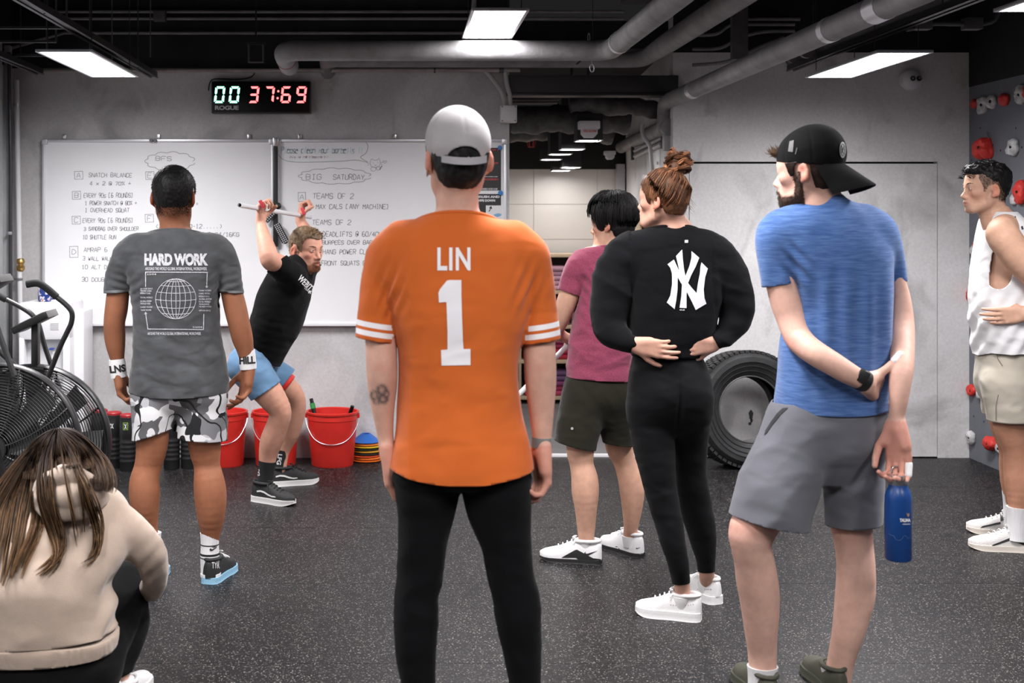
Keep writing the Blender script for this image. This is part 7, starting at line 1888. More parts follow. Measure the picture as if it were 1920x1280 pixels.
# ======== woman crouching in the beige hoodie
def woman_hoodie():
 Y=4.1
 P=Person('person crouching at the lower left in a beige hoodie, long brown hair down her back',W(110,900,Y))
 H=Head(118,876,Y+.20,.97,yaw=-8,pitch=-28)
 torso=pl([(935,92,182,.075,.16),(950,66,205,.10,.14),(972,30,224,.125,.11),(1000,2,236,.145,.08),(1035,-22,234,.16,.05),(1066,-36,218,.165,.02),(1100,-42,206,.168,.0),(1146,-42,209,.17,.0),(1180,-40,216,.172,.0),(1204,-38,218,.168,.0),(1240,-36,216,.165,.0)],Y,2.4)
 sr=pc([(196,975,.10,30),(228,992,.09,37),(258,1014,.10,34),(282,1040,.13,30),(291,1070,.18,25),(288,1095,.25,21),(277,1108,.34,18),(262,1112,.42,17)],Y)
 slf=pc([(40,975,.10,30),(8,992,.09,37),(-25,1014,.10,34),(-50,1040,.13,30),(-55,1070,.18,25),(-50,1095,.25,21),(-35,1108,.34,18),(-15,1112,.42,17)],Y)
 neck=pc([(122,905,.16,30),(124,930,.14,32),(126,955,.12,45)],Y)
 thR=pc([(150,1240,.02,60),(190,1190,.14,52),(225,1130,.28,42),(240,1092,.36,33),(246,1120,.34,26),(246,1165,.27,28),(240,1205,.20,23),(230,1245,.15,16),(227,1275,.12,14),(228,1300,.13,9)],Y)
 thL=pc([(60,1240,.02,60),(20,1190,.14,52),(-15,1130,.28,42),(-28,1092,.36,33),(-34,1120,.34,26),(-34,1165,.27,28),(-28,1205,.20,23),(-20,1245,.15,16),(-17,1275,.13,15)],Y)
 armR=pc([(196,975,.10,22),(258,1014,.10,24),(286,1050,.14,20),(286,1090,.24,15),(270,1108,.38,12),(250,1110,.48,11)],Y)
 armL=pc([(40,975,.10,22),(-25,1014,.10,24),(-52,1050,.14,20),(-50,1090,.24,15),(-30,1108,.38,12),(-5,1110,.48,11)],Y)
 parts=[(trunc(torso.inset(.03,.03),W(0,1225,Y).z),.01,False),(armR,.02,False),(armL,.02,False),(neck,.03,False),(thR,.02,False),(thL,.02,False),(Ell(W(105,1245,Y+.0),(.15,.12,.09)),.02,False)]
 parts+=head_parts(H,female=True,jaw=.92,nose=.9)
 parts+=hand_parts(W(248,1110,Y+.49),(-.8,.6,.1),(0,.3,-1),True,(30,40,25),.92)+hand_parts(W(-3,1110,Y+.49),(.8,.6,.1),(0,.3,-1),False,(30,40,25),.92)
 P.body(parts,(-1.42,Y-.30,0),(-.66,Y+.75,1.0),.0095,[(np.array(W(250,1130,Y+.6))-(.15,.2,0),np.array(W(250,1080,Y+.6))+(.05,.1,0),.0055)],tone((.62,.37,.29),H))
 black=cloth('black_leggings_cloth',(.0045,.0045,.005),.05,800,.05,.75,.03)
 seat=Ell(W(105,1250,Y+.0),(.20,.155,.10))
 tr=thR.inflate(.010);tl=thL.inflate(.010)
 P.garment('leggings',[(seat,.01),(pl([(1205,-26,206,.15),(1230,-30,210,.16),(1262,-30,214,.165),(1296,-20,205,.15),(1325,20,160,.10)],Y,2.4),.03),(tr,.05),(tl,.05)],black,.0085,[line_cut((222,1262),(262,1252),Y+.14,True,lambda V:V[:,0]>W(212,0,Y).x),plane_cut(W(0,1210,Y),(0,0,1),lambda V:V[:,1]<Y+.02)],lambda V:folds(V,[[.6,0,.5],[0,.8,0],[.2,0,1]],10,.004,91),.003,label='black leggings')
 beige=M('beige_fleece',(.415,.325,.262),.92,var=.06,vscale=12,bump=.18,bscale=420,sheen=.3,spec=.15,wrinkle=.5,wscale=5)
 hood=[(pc([(84,938,.05,15),(86,912,.0,18),(106,898,-.03,19),(134,894,-.04,20),(162,902,-.03,18),(181,918,.01,16),(186,938,.05,14)],Y),.01),(pc([(80,930,.02,18),(104,932,-.045,22),(136,930,-.06,24),(166,924,-.045,20),(187,914,.01,15)],Y),.007),(pc([(80,944,.02,15),(104,957,-.045,17),(134,956,-.06,18),(164,945,-.045,17),(190,928,.01,14)],Y),.007),(Ell(W(134,928,Y+.02),(.085,.06,.05)),.01)]
 def dsp(V):
  px=VX+V[:,0]/V[:,1]*FPX;py=VY+(CAMZ-V[:,2])/V[:,1]*FPX
  side=.012*np.sin((px+py*.5)*.14)*np.exp(-((px-205)/20)**2)*np.clip((py-1060)/40,0,1)
  return folds(V,[[.8,0,.3],[0,.8,0],[-.3,0,.6]],6,.010,95)+side+.0025*np.sin(py*.19+px*.16)*np.exp(-((px-285)/26)**2-((py-1060)/50)**2)
 hd=P.garment('hoodie',[(torso,.01),(sr,.03),(slf,.03)],beige,.0085,[line_cut((-60,1196),(230,1176),Y,True,lambda V:(V[:,1]<Y+.25)&(V[:,2]<.32))],dsp,.006,label='beige fleece hoodie')
 rib=P.garment('hem_rib',[(pl([(1185,-44,221,.178),(1200,-43,220,.178),(1228,-40,217,.172),(1240,-39,216,.17)],Y,2.4),.01)],beige,.0085,[line_cut((-60,1196),(230,1176),Y,False),line_cut((-60,1227),(225,1213),Y,True)],lambda V:.0012*np.sin(V[:,0]*700),.006,parent=hd)
 hoodo=P.garment('hood',hood,beige,.006,[],lambda V:folds(V,[[.6,0,.3],[0,.6,0],[-.3,0,.9]],12,.012,97),0,parent=hd)
 rs=np.random.RandomState(17)
 cap_=[(H.el((0,-.012,.030),(.088,.102,.098)),.01),(H.el((0,-.045,-.03),(.080,.07,.09)),.03)]
 dark=np.array((.016,.0085,.006));gold=np.array((.30,.165,.075))
 P.garment('hair',cap_,MT['hair'],.0055,[lambda V:(lambda q:np.maximum(-.115-q[:,2],q[:,1]-.075+.4*np.clip(-q[:,2],0,1)))(H.loc(V))],lambda V:.003*fbm(V,60,(1,1,.4),2,5),.003,cols=lambda V:np.clip(dark*(1+.5*fbm(V,90)[:,None]),.001,1))
 bv=[]
 for o in(hd,hoodo):bv.append(BVHTree.FromPolygons([v.co[:]for v in o.data.vertices],[p.vertices[:]for p in o.data.polygons]))
 hc=H.p(0,-.015,.02)
 guides=[([(96,806),(52,858),(10,930),(-25,1010),(-45,1100)],0,480),([(98,805),(58,860),(32,930),(14,1010),(-6,1105)],1,600),([(100,804),(66,858),(48,930),(34,1020),(6,1112)],1,640),([(102,804),(74,852),(60,920),(62,985),(34,1050),(22,1096)],1,420),([(104,803),(82,850),(76,925),(94,985),(106,1030),(96,1060),(62,1090)],2,460),([(105,803),(90,850),(88,925),(104,985),(112,1030),(84,1064),(58,1082)],2,260),([(106,803),(97,850),(100,930),(104,985),(110,1010)],5,60),([(109,803),(118,850),(128,920),(140,985),(150,1030)],5,26),([(110,803),(134,850),(152,920),(160,985),(150,1040)],5,40),([(110,803),(126,838),(144,890),(165,945),(182,1000),(176,1044),(134,1066)],3,260),([(110,803),(130,836),(150,888),(172,940),(186,992),(178,1040),(150,1063)],3,200),([(112,803),(146,824),(174,862),(191,898),(188,922)],4,420),([(112,803),(140,822),(162,860),(178,900),(176,918)],4,260),([(104,803),(96,826),(92,856),(94,884)],4,240),([(108,803),(116,826),(124,856),(128,880)],4,260),([(109,803),(130,828),(150,858),(160,884)],4,260),([(100,804),(80,832),(70,866),(66,905)],4,260)]
 for gi,(G,kind,cnt)in enumerate(guides):
  gp=np.array(smoothpts(G,5));m=len(gp)
  Yd=[]
  for x,y in gp:
   d=Vector(((x-VX)/FPX,1,-(y-VY)/FPX));L0=d.length;best=9
   for T in bv:
    h=T.ray_cast(Vector((0,0,CAMZ)),d.normalized())
    if h[0]is not None:best=min(best,h[0].y)
   q=(np.array(W(x,y,hc[1]))-hc);r2=(q[0]/.092)**2+(q[2]/.105)**2
   if r2<1:best=min(best,hc[1]-.108*math.sqrt(1-r2))
   Yd.append(best if best<9 else np.nan)
  Yd=np.array(Yd);ok=~np.isnan(Yd);Yd=np.interp(np.arange(m),np.arange(m)[ok],Yd[ok]);Yd=np.minimum.accumulate(Yd[::1])if kind==4 and False else Yd
  ker=np.ones(5)/5;Yd=np.minimum(Yd,np.convolve(np.pad(Yd,2,'edge'),ker,'valid'))-.006
  S=[];C=[]
  wid={0:20,1:13,2:9,3:6.5,4:14,5:4}[kind]
  nl={4:40,5:3}.get(kind,9);locks=np.clip(rs.normal(0,.8,nl),-1.8,1.8);lph=rs.uniform(0,6.28,nl);llen=rs.uniform(.80,1.0,nl)
  for k in range(cnt):
   off=locks[k%nl]+rs.normal(0,.13);ph=rs.uniform(0,6.28);dd=abs(rs.normal(0,.008));cut_=int(m*(llen[k%nl]if kind!=4 else 1)-abs(rs.normal(0,.06))*m);cut_=max(cut_,m//2)
   t=np.linspace(0,1,m);spread=wid*off*np.clip(t*1.8,0,1)*(1-.45*t**2*(kind!=4))+(2.4*np.sin(t*6.5+lph[k%nl])+.5*np.sin(t*9+ph))*np.clip(t*2,0,1)
   tx=np.gradient(gp,axis=0);nx=np.stack([-tx[:,1],tx[:,0]],1);nx/=np.maximum(np.linalg.norm(nx,axis=1),1e-6)[:,None]
   pp=gp+nx*spread[:,None]
   idx=np.linspace(0,cut_-1,14);px_=np.interp(idx,np.arange(m),pp[:,0]);py_=np.interp(idx,np.arange(m),pp[:,1]);yy=np.interp(idx,np.arange(m),Yd)-dd
   S.append([W(a,b,c)for a,b,c in zip(px_,py_,yy)])
   f=np.linspace(0,1,14)*cut_/m;lightness=rs.choice([.0,.3,.8,1.25],p=[.2,.25,.25,.3])
   w=(np.clip((f-.18)/.5,0,1)*np.minimum(lightness,1)*(1 if kind!=4 else .25))[:,None]
   C.append((dark*rs.uniform(.6,1.8))*(1-w)+gold*rs.uniform(.6,1.2)*w)
  strands('hair_lock',P.root,np.array([[v[:]for v in s]for s in S]),rs.uniform(.0008,.0018,len(S)),np.array(C))
 wh=M('white_runner',(.72,.71,.71),.55,bump=.1)
 a=W(232,1300,Y+.10);shoe(P.root,(a.x+.005,a.y-.04),(a.x+.025,a.y+.20),(wh,wh,None),.245,.085,.052,.024,label='white trainer')
 a=W(-18,1300,Y+.13);shoe(P.root,(a.x,a.y-.05),(a.x-.02,a.y+.20),(wh,wh,wh),.245,.092,.082,.03,label='white trainer')
 return P
# ------ stroke lettering for the marker writing
GLY={'A':'002640|1232','B':'000636454433|0333424130|0030','C':'4536160501103041','D':'00062644422000','E':'46060040|0333','F':'460600|0333','G':'453616050110304143|4323','H':'0006|4046|0343','I':'1636|2620|1030','J':'1646|3631201001','K':'0006|460340','L':'060040','M':'0006234640','N':'00064046','O':'103041453616050110','P':'00063645443303','Q':'103041453616050110|2240','R':'00063645443303|2340','S':'45361605041333424130 1001','T':'0646|2620','U':'060110304146','V':'062046','W':'0610243046','X':'0046|0640','Y':'062346|2320','Z':'06460040','0':'103041453616050110','1':'152620|1030','2':'051636454433010040','3':'05163645443313|334241301001','4':'360242|3630','5':'460604344342413010','6':'361605011030414233 1302','7':'064610','8':'1304051636454433 13 020110304142 33','9':'434536160504134344|4320','@':'32222313 33323141 45361605011030','%':'0046|05161504|42413132','[':'26060020|',']':'06262000','(':'36141230',')':'16343210','+':'2125|0343','/':'0046','.':'2021','-':'1333',':':'2425|2122','x':'0044|0440','k':'0006|340240','g':'4414031130 41|4440','a':'44140301103041|4440','b':'0006|0414 34 43 41 30 00','c':'4414030110 40','e':'0343341403011040','i':'2420|2526','l':'2620','n':'0004|03143443 40','o':'14344341301001031 4','r':'0004|021434','s':'4414032241300 0','u':'0401103041|4440','y':'0422|4400','t':'2620|1434','p':'','d':'4640|4414030110 30 41','h':'0006|03144340','v':'042044','w':'0410233044','m':'0004|031423|2333 40',"'":'2526','!':'2622|2120',',':'2120'}
def glyph(ch):
 g=GLY.get(ch,GLY.get(ch.upper(),'')).replace(' ','');out=[]
 for st in g.split('|'):
  pts=[(int(st[i])/4,int(st[i+1])/6)for i in range(0,len(st)-1,2)]
  if len(pts)>1:out.append(pts)
 return out
def hand_lines(txt,x0,y0,x1,h,slant=.06,jit=.35,rs=None):
 """marker lettering: list of px polylines on a baseline from (x0, y0) to x1, letter height h"""
 rs=rs or np.random.RandomState(sum(map(ord,txt))%9999);n=max(len(txt),1);adv=(x1-x0)/n;out=[]
 for i,ch in enumerate(txt):
  if ch==' ':continue
  dy=rs.uniform(-jit,jit);hs=h*rs.uniform(.92,1.06)
  for pts in glyph(ch):
   P=[(x0+adv*(i+.08)+adv*.74*u+slant*h*v+rs.uniform(-.18,.18),y0+dy-hs*v+rs.uniform(-.18,.18))for u,v in pts]
   if len(P)>2:P=[tuple(p)for p in smoothpts(P,3)]
   out.append(P)
 return out
def smoothpts2(P,k=4):return[tuple(p)for p in smoothpts(P,k)]
def flat_poly(name,polys,Yp,mat,parent,off=0.0,kind=None):
 """thin print on a plane facing the camera at depth Yp"""
 bm=bmesh.new()
 for p in polys:
  vs=[bm.verts.new(W(x,y,Yp)+Vector((0,-off,0)))for x,y in p]
  try:bm.faces.new(vs)
  except ValueError:pass
 o=from_bm(name,bm,mat,parent,smooth=False)
 if kind:o['kind']=kind
 return o
def sp(lines,w):
 out=[]
 for L_ in lines:
  for(x0,y0),(x1,y1)in zip(L_,L_[1:]):
   l=math.hypot(x1-x0,y1-y0)
   if l<1e-6:continue
   nx,ny=-(y1-y0)/l*w/2,(x1-x0)/l*w/2;ex,ey=(x1-x0)/l*w*.3,(y1-y0)/l*w*.3
   out.append([(x0+nx-ex,y0+ny-ey),(x1+nx+ex,y1+ny+ey),(x1-nx+ex,y1-ny+ey),(x0-nx-ex,y0-ny-ey)])
 return out
# ------ whiteboards
YW=YB-0.045;sW=YW/FPX
def whiteboard(x0,x1,y0,y1,label):
 c=W((x0+x1)/2,(y0+y1)/2,YW);t=empty('whiteboard',c,0,label,'whiteboard','whiteboards on the back wall')
 w,h=(x1-x0)*sW,(y1-y0)*sW
 bm=bmesh.new();box(bm,c+Vector((0,.018,0)),(w-.02,.026,h-.02));from_bm('panel',bm,MT['white_board'],t)
 for sx in(-1,1):
  bm=bmesh.new();box(bm,c+Vector((sx*(w/2-.009),.015,0)),(.018,.044,h),.003);from_bm('frame_side',bm,MT['alu'],t)
 for sz in(-1,1):
  bm=bmesh.new();box(bm,c+Vector((0,.015,sz*(h/2-.009))),(w-.036,.044,.018),.003);from_bm('frame_rail',bm,MT['alu']if sz>0 else MT['white_plastic'],t)
 for sx in(-1,1):
  for sz in(-1,1):
   bm=bmesh.new();box(bm,c+Vector((sx*(w/2-.016),.012,sz*(h/2-.016))),(.036,.05,.036),.006);from_bm('corner_cap',bm,MT['alu'],t)
 return t,c
wb1,c1=whiteboard(79,514,261,611,'left whiteboard headed with a cloud, behind the man in grey')
wb2,c2=whiteboard(517,950,261,611,'right whiteboard headed BIG SATURDAY, behind the orange jersey')
for t,xs in((wb1,(121,297,467)),(wb2,(562,740))):
 for x in xs:
  bm=bmesh.new();p=W(x,256,YB-.012);box(bm,p,(.022,.012,.03),.003);from_bm('hanging_clip',bm,MT['steel'],t)
bm=bmesh.new();p=W(287,263,YB-.064)
for dx_ in(-.012,.012):lathe(bm,[(0,-.01),(.011,-.01),(.013,0),(.011,.008),(0,.008)],p+Vector((dx_,0,0)),12,Matrix.Rotation(math.pi/2,3,'X'))
from_bm('magnet',bm,MT['dark_steel'],wb1)
PW=YW-0.0004+.005
def cloud(cx,cy,rx,ry,bumps=9,amp=.10,n=90,a0=.2,a1=6.3,seed=0):
 return[(cx+rx*(1+amp*abs(math.sin(a*bumps/2+seed)))*math.cos(a)/(1+amp*.5),cy+ry*(1+amp*1.6*abs(math.sin(a*bumps/2+seed)))*math.sin(a)/(1+amp*.5))for a in[a0+(a1-a0)*k/n for k in range(n+1)]]
def sqbox(x,y,w,h):return[[(x-w/2,y-h/2+.5),(x+w/2-.4,y-h/2),(x+w/2,y+h/2-.3),(x-w/2+.5,y+h/2),(x-w/2,y-h/2+.3)]]
def wr(parent,lines,w=1.25,mat='ink',name='marker_writing'):return flat_poly(name,sp(lines,w*.74),PW,MT[mat],parent,.0006)
wr(wb1,[cloud(319,302,45,16,11,.12)]+hand_lines('BFS',291,301,323,8,.05),1.1)
for L_,bx,by,txt in(('A',147.5,328.5,[('SNATCH BALANCE',166,332,248,7.5),('4 x 2 @ 70% +',168,347,246,6.5)]),('B',143.5,366,[('EVERY 90s [6 ROUNDS]',157,370,250,8),('1 POWER SNATCH @ 80% +',159,384,257,7),('1 OVERHEAD SQUAT',159,397.5,243,7)]),('C',143,412.5,[('EVERY 90s [6 ROUNDS]',155,417,250,8),('3 SANDBAG OVER SHOULDER',157,432,260,6.5),('10 SHUTTLE RUN',155,448,218,7)]),('D',138.5,472,[('AMRAP 6',157,472,202,8),('3 WALL WALKS',155,488,216,7),('10 ALT DB SNATCH',153,504,250,7),('30 DOUBLE UNDERS',153,527.5,252,7.5)]),('E',281,329,[('5 ROUNDS',296,332,344,7)]),('F',280,409,[('(2-4-6-8-10-12.....)',292,428,417,7.5),('KB C P J @ 24/16KG',330,443,449,7.5)])):
 wr(wb1,sqbox(bx,by,16,15 if L_!='D' else 21)+hand_lines(L_,bx-4.5,by+4.5,bx+5,9),1.05)
 for q in txt:wr(wb1,hand_lines(*q),1.15)
wr(wb1,[ellipse(369.5,382,1.4,1.6,10)],.9)
wr(wb2,hand_lines('Please clean your barbells !!',527,287,681,11,.1),1.5,'ink_teal');wr(wb2,hand_lines('this is the cleaning kit',542,296.5,617,4.5),.9,'ink_red')
wr(wb2,[smoothpts2([(521,287),(528,297),(545,303),(580,304),(640,302),(668,300),(689,304),(676,295),(686,287),(690,275),(686,266)],5)],1.0)
wr(wb2,[cloud(628,330,66,14,13,.10)],1.0);wr(wb2,hand_lines('BIG',573,336.5,604,9.5),1.15);wr(wb2,hand_lines('SATURDAY',624,336.5,684,9.5),1.15)
cat_=[smoothpts2([(696,312),(694,305),(697,298),(701,300),(707,300),(711,297),(713,304),(711,311),(704,314),(696,312)],3),ellipse(700,317,5,4,12),ellipse(709,315.5,3.5,3.5,10),[(700,305),(700.3,306)],[(708,304.5),(708.3,305.5)],smoothpts2([(702,309),(704,310.5),(706,309)],3),[(692,306),(688,305)],[(692,308),(689,309)],[(714,305),(718,304)],[(714,307),(717,309)],smoothpts2([(721,306),(718,303),(719.5,301),(721.5,303),(724,301),(725,303.5),(721,306.5)],3)]
wr(wb2,cat_,.8);wr(wb2,[[(712,318),(716,311)]],2.2,'ink')
wr(wb2,sqbox(566,369,14,17)+hand_lines('A',561.5,373.5,571,9),1.05)
for q in(('TEAMS OF 2',586,372,664,9),('MAX CALS [ANY MACHINE]',592,391.5,730,8.5),('TEAMS OF 2',585,421,659,8.5),('20 DEADLIFTS @ 60/40kg',586,443,722,8.5),('20 BURPEES OVER BARBELL',586,458,722,7),('20 HANG POWER CLEANS',586,476,712,8),('20 FRONT SQUATS @ 60/40',584,497,722,8)):
 wr(wb2,hand_lines(*q),1.15)
PY=YW-.001
def poster(label,x0,y0,x1,y1,mat):
 c=W((x0+x1)/2,(y0+y1)/2,PY);t=empty('poster',c,0,label,'poster')
 bm=bmesh.new();box(bm,c+Vector((0,.004,0)),((x1-x0)*sW,.0016,(y1-y0)*sW));from_bm('sheet',bm,mat,t);return t
def ptext(t,txt,x0,y0,x1,y1,mat,bold=.03):
 bm=fit_bm(text_bm(txt,bold),x0,y0,x1,y1)
 for v in bm.verts:v.co=W(v.co.x,v.co.y,PY)+Vector((0,.0026,0))
 return from_bm('lettering',bm,mat,t,smooth=False)
pbk=M('poster_black',(.018,.018,.02),.5);pred=M('poster_red',(.55,.06,.07),.5);pwh=M('poster_white',(.72,.72,.73),.5)
t=poster('upper black poster with red headings on the right whiteboard edge',868,277,939.5,357,pbk)
ptext(t,'LIFT CLUB GYM',872,279.5,934,283,pred);ptext(t,'DOWNLOAD OUR APP',872,304,934,308,pred);ptext(t,'BOOK THE PROGRAM',872,334,934,338,pred)
for y in(331,353.2,355.2):ptext(t,'CLEAN YOUR EQUIPMENT AFTER CLASS',880,y-.6,933,y+1.1,pwh,.05)
t=poster('lower black poster with large white words on the right whiteboard edge',868,363,940,424,pwh)
flat_poly('dark_panel',[[(868,363.5),(939.5,363.5),(939.5,385),(868,385)],[(868,385),(911,385),(911,424),(868,424)]],PY,pbk,t,-.0028)
ptext(t,'PLEASE BRUSH AND',858+10,366.5,937,371,pwh,.06);ptext(t,'WIPE DOWN',894,373.5,928.5,378,pwh,.06)
flat_poly('figure_drawing',sp([[(918,390),(921,387),(919,393),(917,396)],[(921,388),(922,391)]],1.6),PY,pbk,t,-.0026)
flat_poly('block_drawing',[[(926,402),(934,399.5),(940,401),(940,404),(933,407),(926,404)]],PY,M('drawing_blue',(.18,.38,.58),.5),t,-.0026)
for k,(x,y)in enumerate(((937.5,277),(938.5,361.5),(872,279),(872,364))):
 p=W(x,y,PY-.003);bm=bmesh.new();lathe(bm,[(0,.006),(.0145,.005),(.0155,0),(.0155,-.004),(0,-.004)],p,18,Matrix.Rotation(math.pi/2,3,'X'))
 tag(from_bm('magnet',bm,M('blue_magnet',(.03,.20,.55),.4),None),['blue round magnet on the top right corner of the upper poster','blue round magnet between the two posters','blue round magnet on the hidden upper poster corner behind the cap','blue round magnet on the hidden lower poster corner behind the cap'][k],'magnet')
t=empty('resistance_strap',W(516,400,YW-.03),0,'black strap with two perforated tabs hanging between the whiteboards','strap')
bm=bmesh.new();a,b=W(516.5,275,YW-.026),W(517,462,YW-.026);box(bm,(a+b)/2,(9*sW,.014,(a-b).length),.003);from_bm('webbing',bm,MT['black'],t)
bm=bmesh.new();box(bm,W(517,266,YW-.028),(10*sW,.02,16*sW),.003);from_bm('hook',bm,MT['steel'],t)
bm=bmesh.new();lathe(bm,[(0,.012),(.012,.012),(.02,.006),(.022,-.006),(0,-.008)],W(521,386,YW-.036),14,Matrix.Rotation(math.pi/2,3,'X'));from_bm('buckle',bm,MT['black'],t)
for k,(cx,cy,an,L_,w_)in enumerate(((505,405,48,30,14),(527,437,-62,44,14))):
 M3=Matrix.Rotation(math.radians(an),3,'Y').inverted()if False else Matrix.Rotation(math.radians(-an),3,'Y')
 c=W(cx,cy,YW-.042);bm=bmesh.new();hl,hw_=L_*sW/2,w_*sW/2
 poly=[(hl-hw_+hw_*math.cos(q),hw_*math.sin(q))for q in[-math.pi/2+math.pi*i/8 for i in range(9)]]+[(-hl+hw_+hw_*math.cos(q),hw_*math.sin(q))for q in[math.pi/2+math.pi*i/8 for i in range(9)]]
 Mx=Matrix.Translation(c) @ M3.to_4x4() @ Matrix.Rotation(math.pi/2,4,'X')
 prism(bm,poly,.008,Mx);tab=from_bm('tab',bm,MT['black'],t,angle=30)
 bm=bmesh.new();nx_=int(L_/4)
 for i in range(nx_):
  for j in range(3):
   q=Mx @ Vector((-hl*.82+1.64*hl*i/(nx_-1),(j-1)*hw_*.52,.0084));cyl(bm,q,q+Vector((0,-.0006,0)),.0034,8)
 from_bm('rivets',bm,MT['white_plastic'],tab)['kind']='stuff'
# ------ digital clock
YK=YB-.09;cx0,cx1,cy0,cy1=396,582,152,212
c=W((cx0+cx1)/2,(cy0+cy1)/2,YK);sK=YK/FPX;t=empty('digital_clock',c,0,'black wall timer with green and red digits above the left whiteboard','clock')
bm=bmesh.new();box(bm,c+Vector((0,.045,0)),((cx1-cx0)*sK,.075,(cy1-cy0)*sK),.006);from_bm('case',bm,MT['black'],t)
bm=bmesh.new();box(bm,c+Vector((0,.006,0)),((cx1-cx0-4)*sK,.004,(cy1-cy0-4)*sK),.001);from_bm('face',bm,MT['black_gloss'],t)
SEG={'0':'abcdef','3':'abcdg','7':'abcf' if False else 'abc','6':'acdefg','9':'abcdfg'}
grn,red=emission('green_led',(.30,1.0,.70),3.2),emission('red_led',(1.0,.13,.13),3.2)
def digit(d,x,y0,y1,w,mat):
 sl_=3.2;polys=[];h=y1-y0;ym=(y0+y1)/2;th=4.0
 P=lambda u,v:(x+u*w+sl_*(1-v),y0+v*h)
 a,b=th/w*.5,th/h*.5
 S_={'a':[(.0+a,0),(1-a,0),(1-2.2*a,2*b),(2.2*a,2*b)],'d':[(a,1),(1-a,1),(1-2.2*a,1-2*b),(2.2*a,1-2*b)],'g':[(a*1.2,.5),(2.3*a,.5-b),(1-2.3*a,.5-b),(1-a*1.2,.5),(1-2.3*a,.5+b),(2.3*a,.5+b)],'f':[(0,b),(2*a,2.4*b),(2*a,.5-1.4*b),(a,.5-.3*b),(0,.5-1.2*b)],'b':[(1,b),(1-2*a,2.4*b),(1-2*a,.5-1.4*b),(1-a,.5-.3*b),(1,.5-1.2*b)],'e':[(0,1-b),(2*a,1-2.4*b),(2*a,.5+1.4*b),(a,.5+.3*b),(0,.5+1.2*b)],'c':[(1,1-b),(1-2*a,1-2.4*b),(1-2*a,.5+1.4*b),(1-a,.5+.3*b),(1,.5+1.2*b)]}
 s2='abcdfg' if d=='9' else SEG[d]
 if d=='7':s2='abc'
 flat_poly('digit',[[P(*q)for q in S_[k]]for k in s2],YK+.003,mat,t,0)
for d,x,m in(('0',401,grn),('0',428.5,grn),('3',465,red),('7',494,red),('6',525.5,red),('9',554,red)):digit(d,x,162,193,18.5,m)
for y in(171,184):flat_poly('colon_dot',[ellipse(520.5+(184-y)*.1,y,2.0,2.0,10)[:-1]],YK+.003,red,t)
bm=fit_bm(text_bm('ROGUE',.035,space=.95),403,198,447.5,206)
for v in bm.verts:v.co=W(v.co.x,v.co.y,YK+.003)
from_bm('lettering',bm,M('grey_lettering',(.62,.62,.63),.5),t,smooth=False)
bm=bmesh.new();tube(bm,smoothpts([W(x,y,YB-.03)for x,y in((478,134),(474,142),(462,147),(440,149),(405,148),(394,154),(391,170))],5),.004,6);from_bm('cable',bm,MT['black'],t)
# ------ water dispenser and mug
YD=7.98;sD=YD/FPX;x0,x1=36,132
def WD(x,y,d=0):return W(x,y,YD)+Vector((0,d,0))
ztop=WD(0,567).z;t=empty('water_dispenser',(WD(84,0).x,YD+.17,0),0,'white water dispenser at the left wall behind the exercise bikes','water dispenser')
bm=bmesh.new();cxd=WD(84,0).x;wd=(x1-x0)*sD
zr0,zr1=.20,WD(0,637).z;xr0,xr1=WD(46,0).x,WD(118,0).x
box(bm,(cxd,YD+.20,ztop/2+.005),(wd,.28,ztop-.01),.018);box(bm,(cxd,YD+.035,(ztop+zr1)/2),(wd,.09,ztop-zr1),.016);box(bm,(cxd,YD+.035,zr0/2+.005),(wd,.09,zr0-.01),.01)
for a,b in((cxd-wd/2,xr0),(xr1,cxd+wd/2)):box(bm,((a+b)/2,YD+.035,(zr0+zr1)/2),(b-a,.09,zr1-zr0+.03),.008)
from_bm('body',bm,MT['white_plastic'],t)
bm=bmesh.new();box(bm,(WD(139,0).x,YD+.22,WD(0,585).z/2),(.07,.24,WD(0,585).z),.01);from_bm('side_tank',bm,MT['white_plastic'],t)
bm=bmesh.new();box(bm,((xr0+xr1)/2,YD+.05,zr0+.02),(xr1-xr0,.10,.02),.004);from_bm('drip_tray',bm,MT['alu'],t)
bm=bmesh.new();p=Vector(((WD(97,0).x),YD+.03,WD(0,668).z));cyl(bm,p+Vector((0,.05,.02)),p+Vector((0,-.02,.02)),.012,12);cyl(bm,p+Vector((0,-.02,.03)),p+Vector((0,-.02,-.03)),.010,12);tap=from_bm('tap',bm,MT['white_plastic'],t)
bm=bmesh.new();box(bm,p+Vector((0,-.03,.045)),(.026,.04,.012),.004);from_bm('tap_lever',bm,M('blue_lever',(.02,.06,.30),.4),tap)['label']='blue tap lever'
bm=bmesh.new()
for i in range(5):box(bm,(WD(103,0).x,YD-.011,WD(0,606).z-.009*i),(.05,.002,.003))
from_bm('vent_lines',bm,MT['alu'],t)['kind']='stuff'
c=Vector((WD(75.5,0).x,YD+.10,ztop));t=empty('mug',c,0,'blue picture mug standing on the white water dispenser','mug')
R_=12.5*sD;Hm=25*sD
mugm=M('mug_print',(.012,.03,.16),.3,vscale=30,col2=(.012,.03,.16))
nt=mugm.node_tree
vo=nt.nodes.new('ShaderNodeTexNoise');vo.inputs['Scale'].default_value=42;vo.inputs['Detail'].default_value=2;tc=nt.nodes.new('ShaderNodeTexCoord');nt.links.new(tc.outputs['Object'],vo.inputs['Vector'])
rp=nt.nodes.new('ShaderNodeValToRGB');rp.color_ramp.interpolation='CONSTANT';e=rp.color_ramp.elements;e[0].color=(.010,.028,.15,1);e[1].position=.56;e[1].color=(.62,.58,.66,1);q=e.new(.66);q.color=(.45,.20,.10,1);q=e.new(.50);q.color=(.03,.07,.26,1)
nt.links.new(vo.outputs[0],rp.inputs[0]);nt.links.new(rp.outputs[0],nt.nodes['Principled BSDF'].inputs['Base Color'])
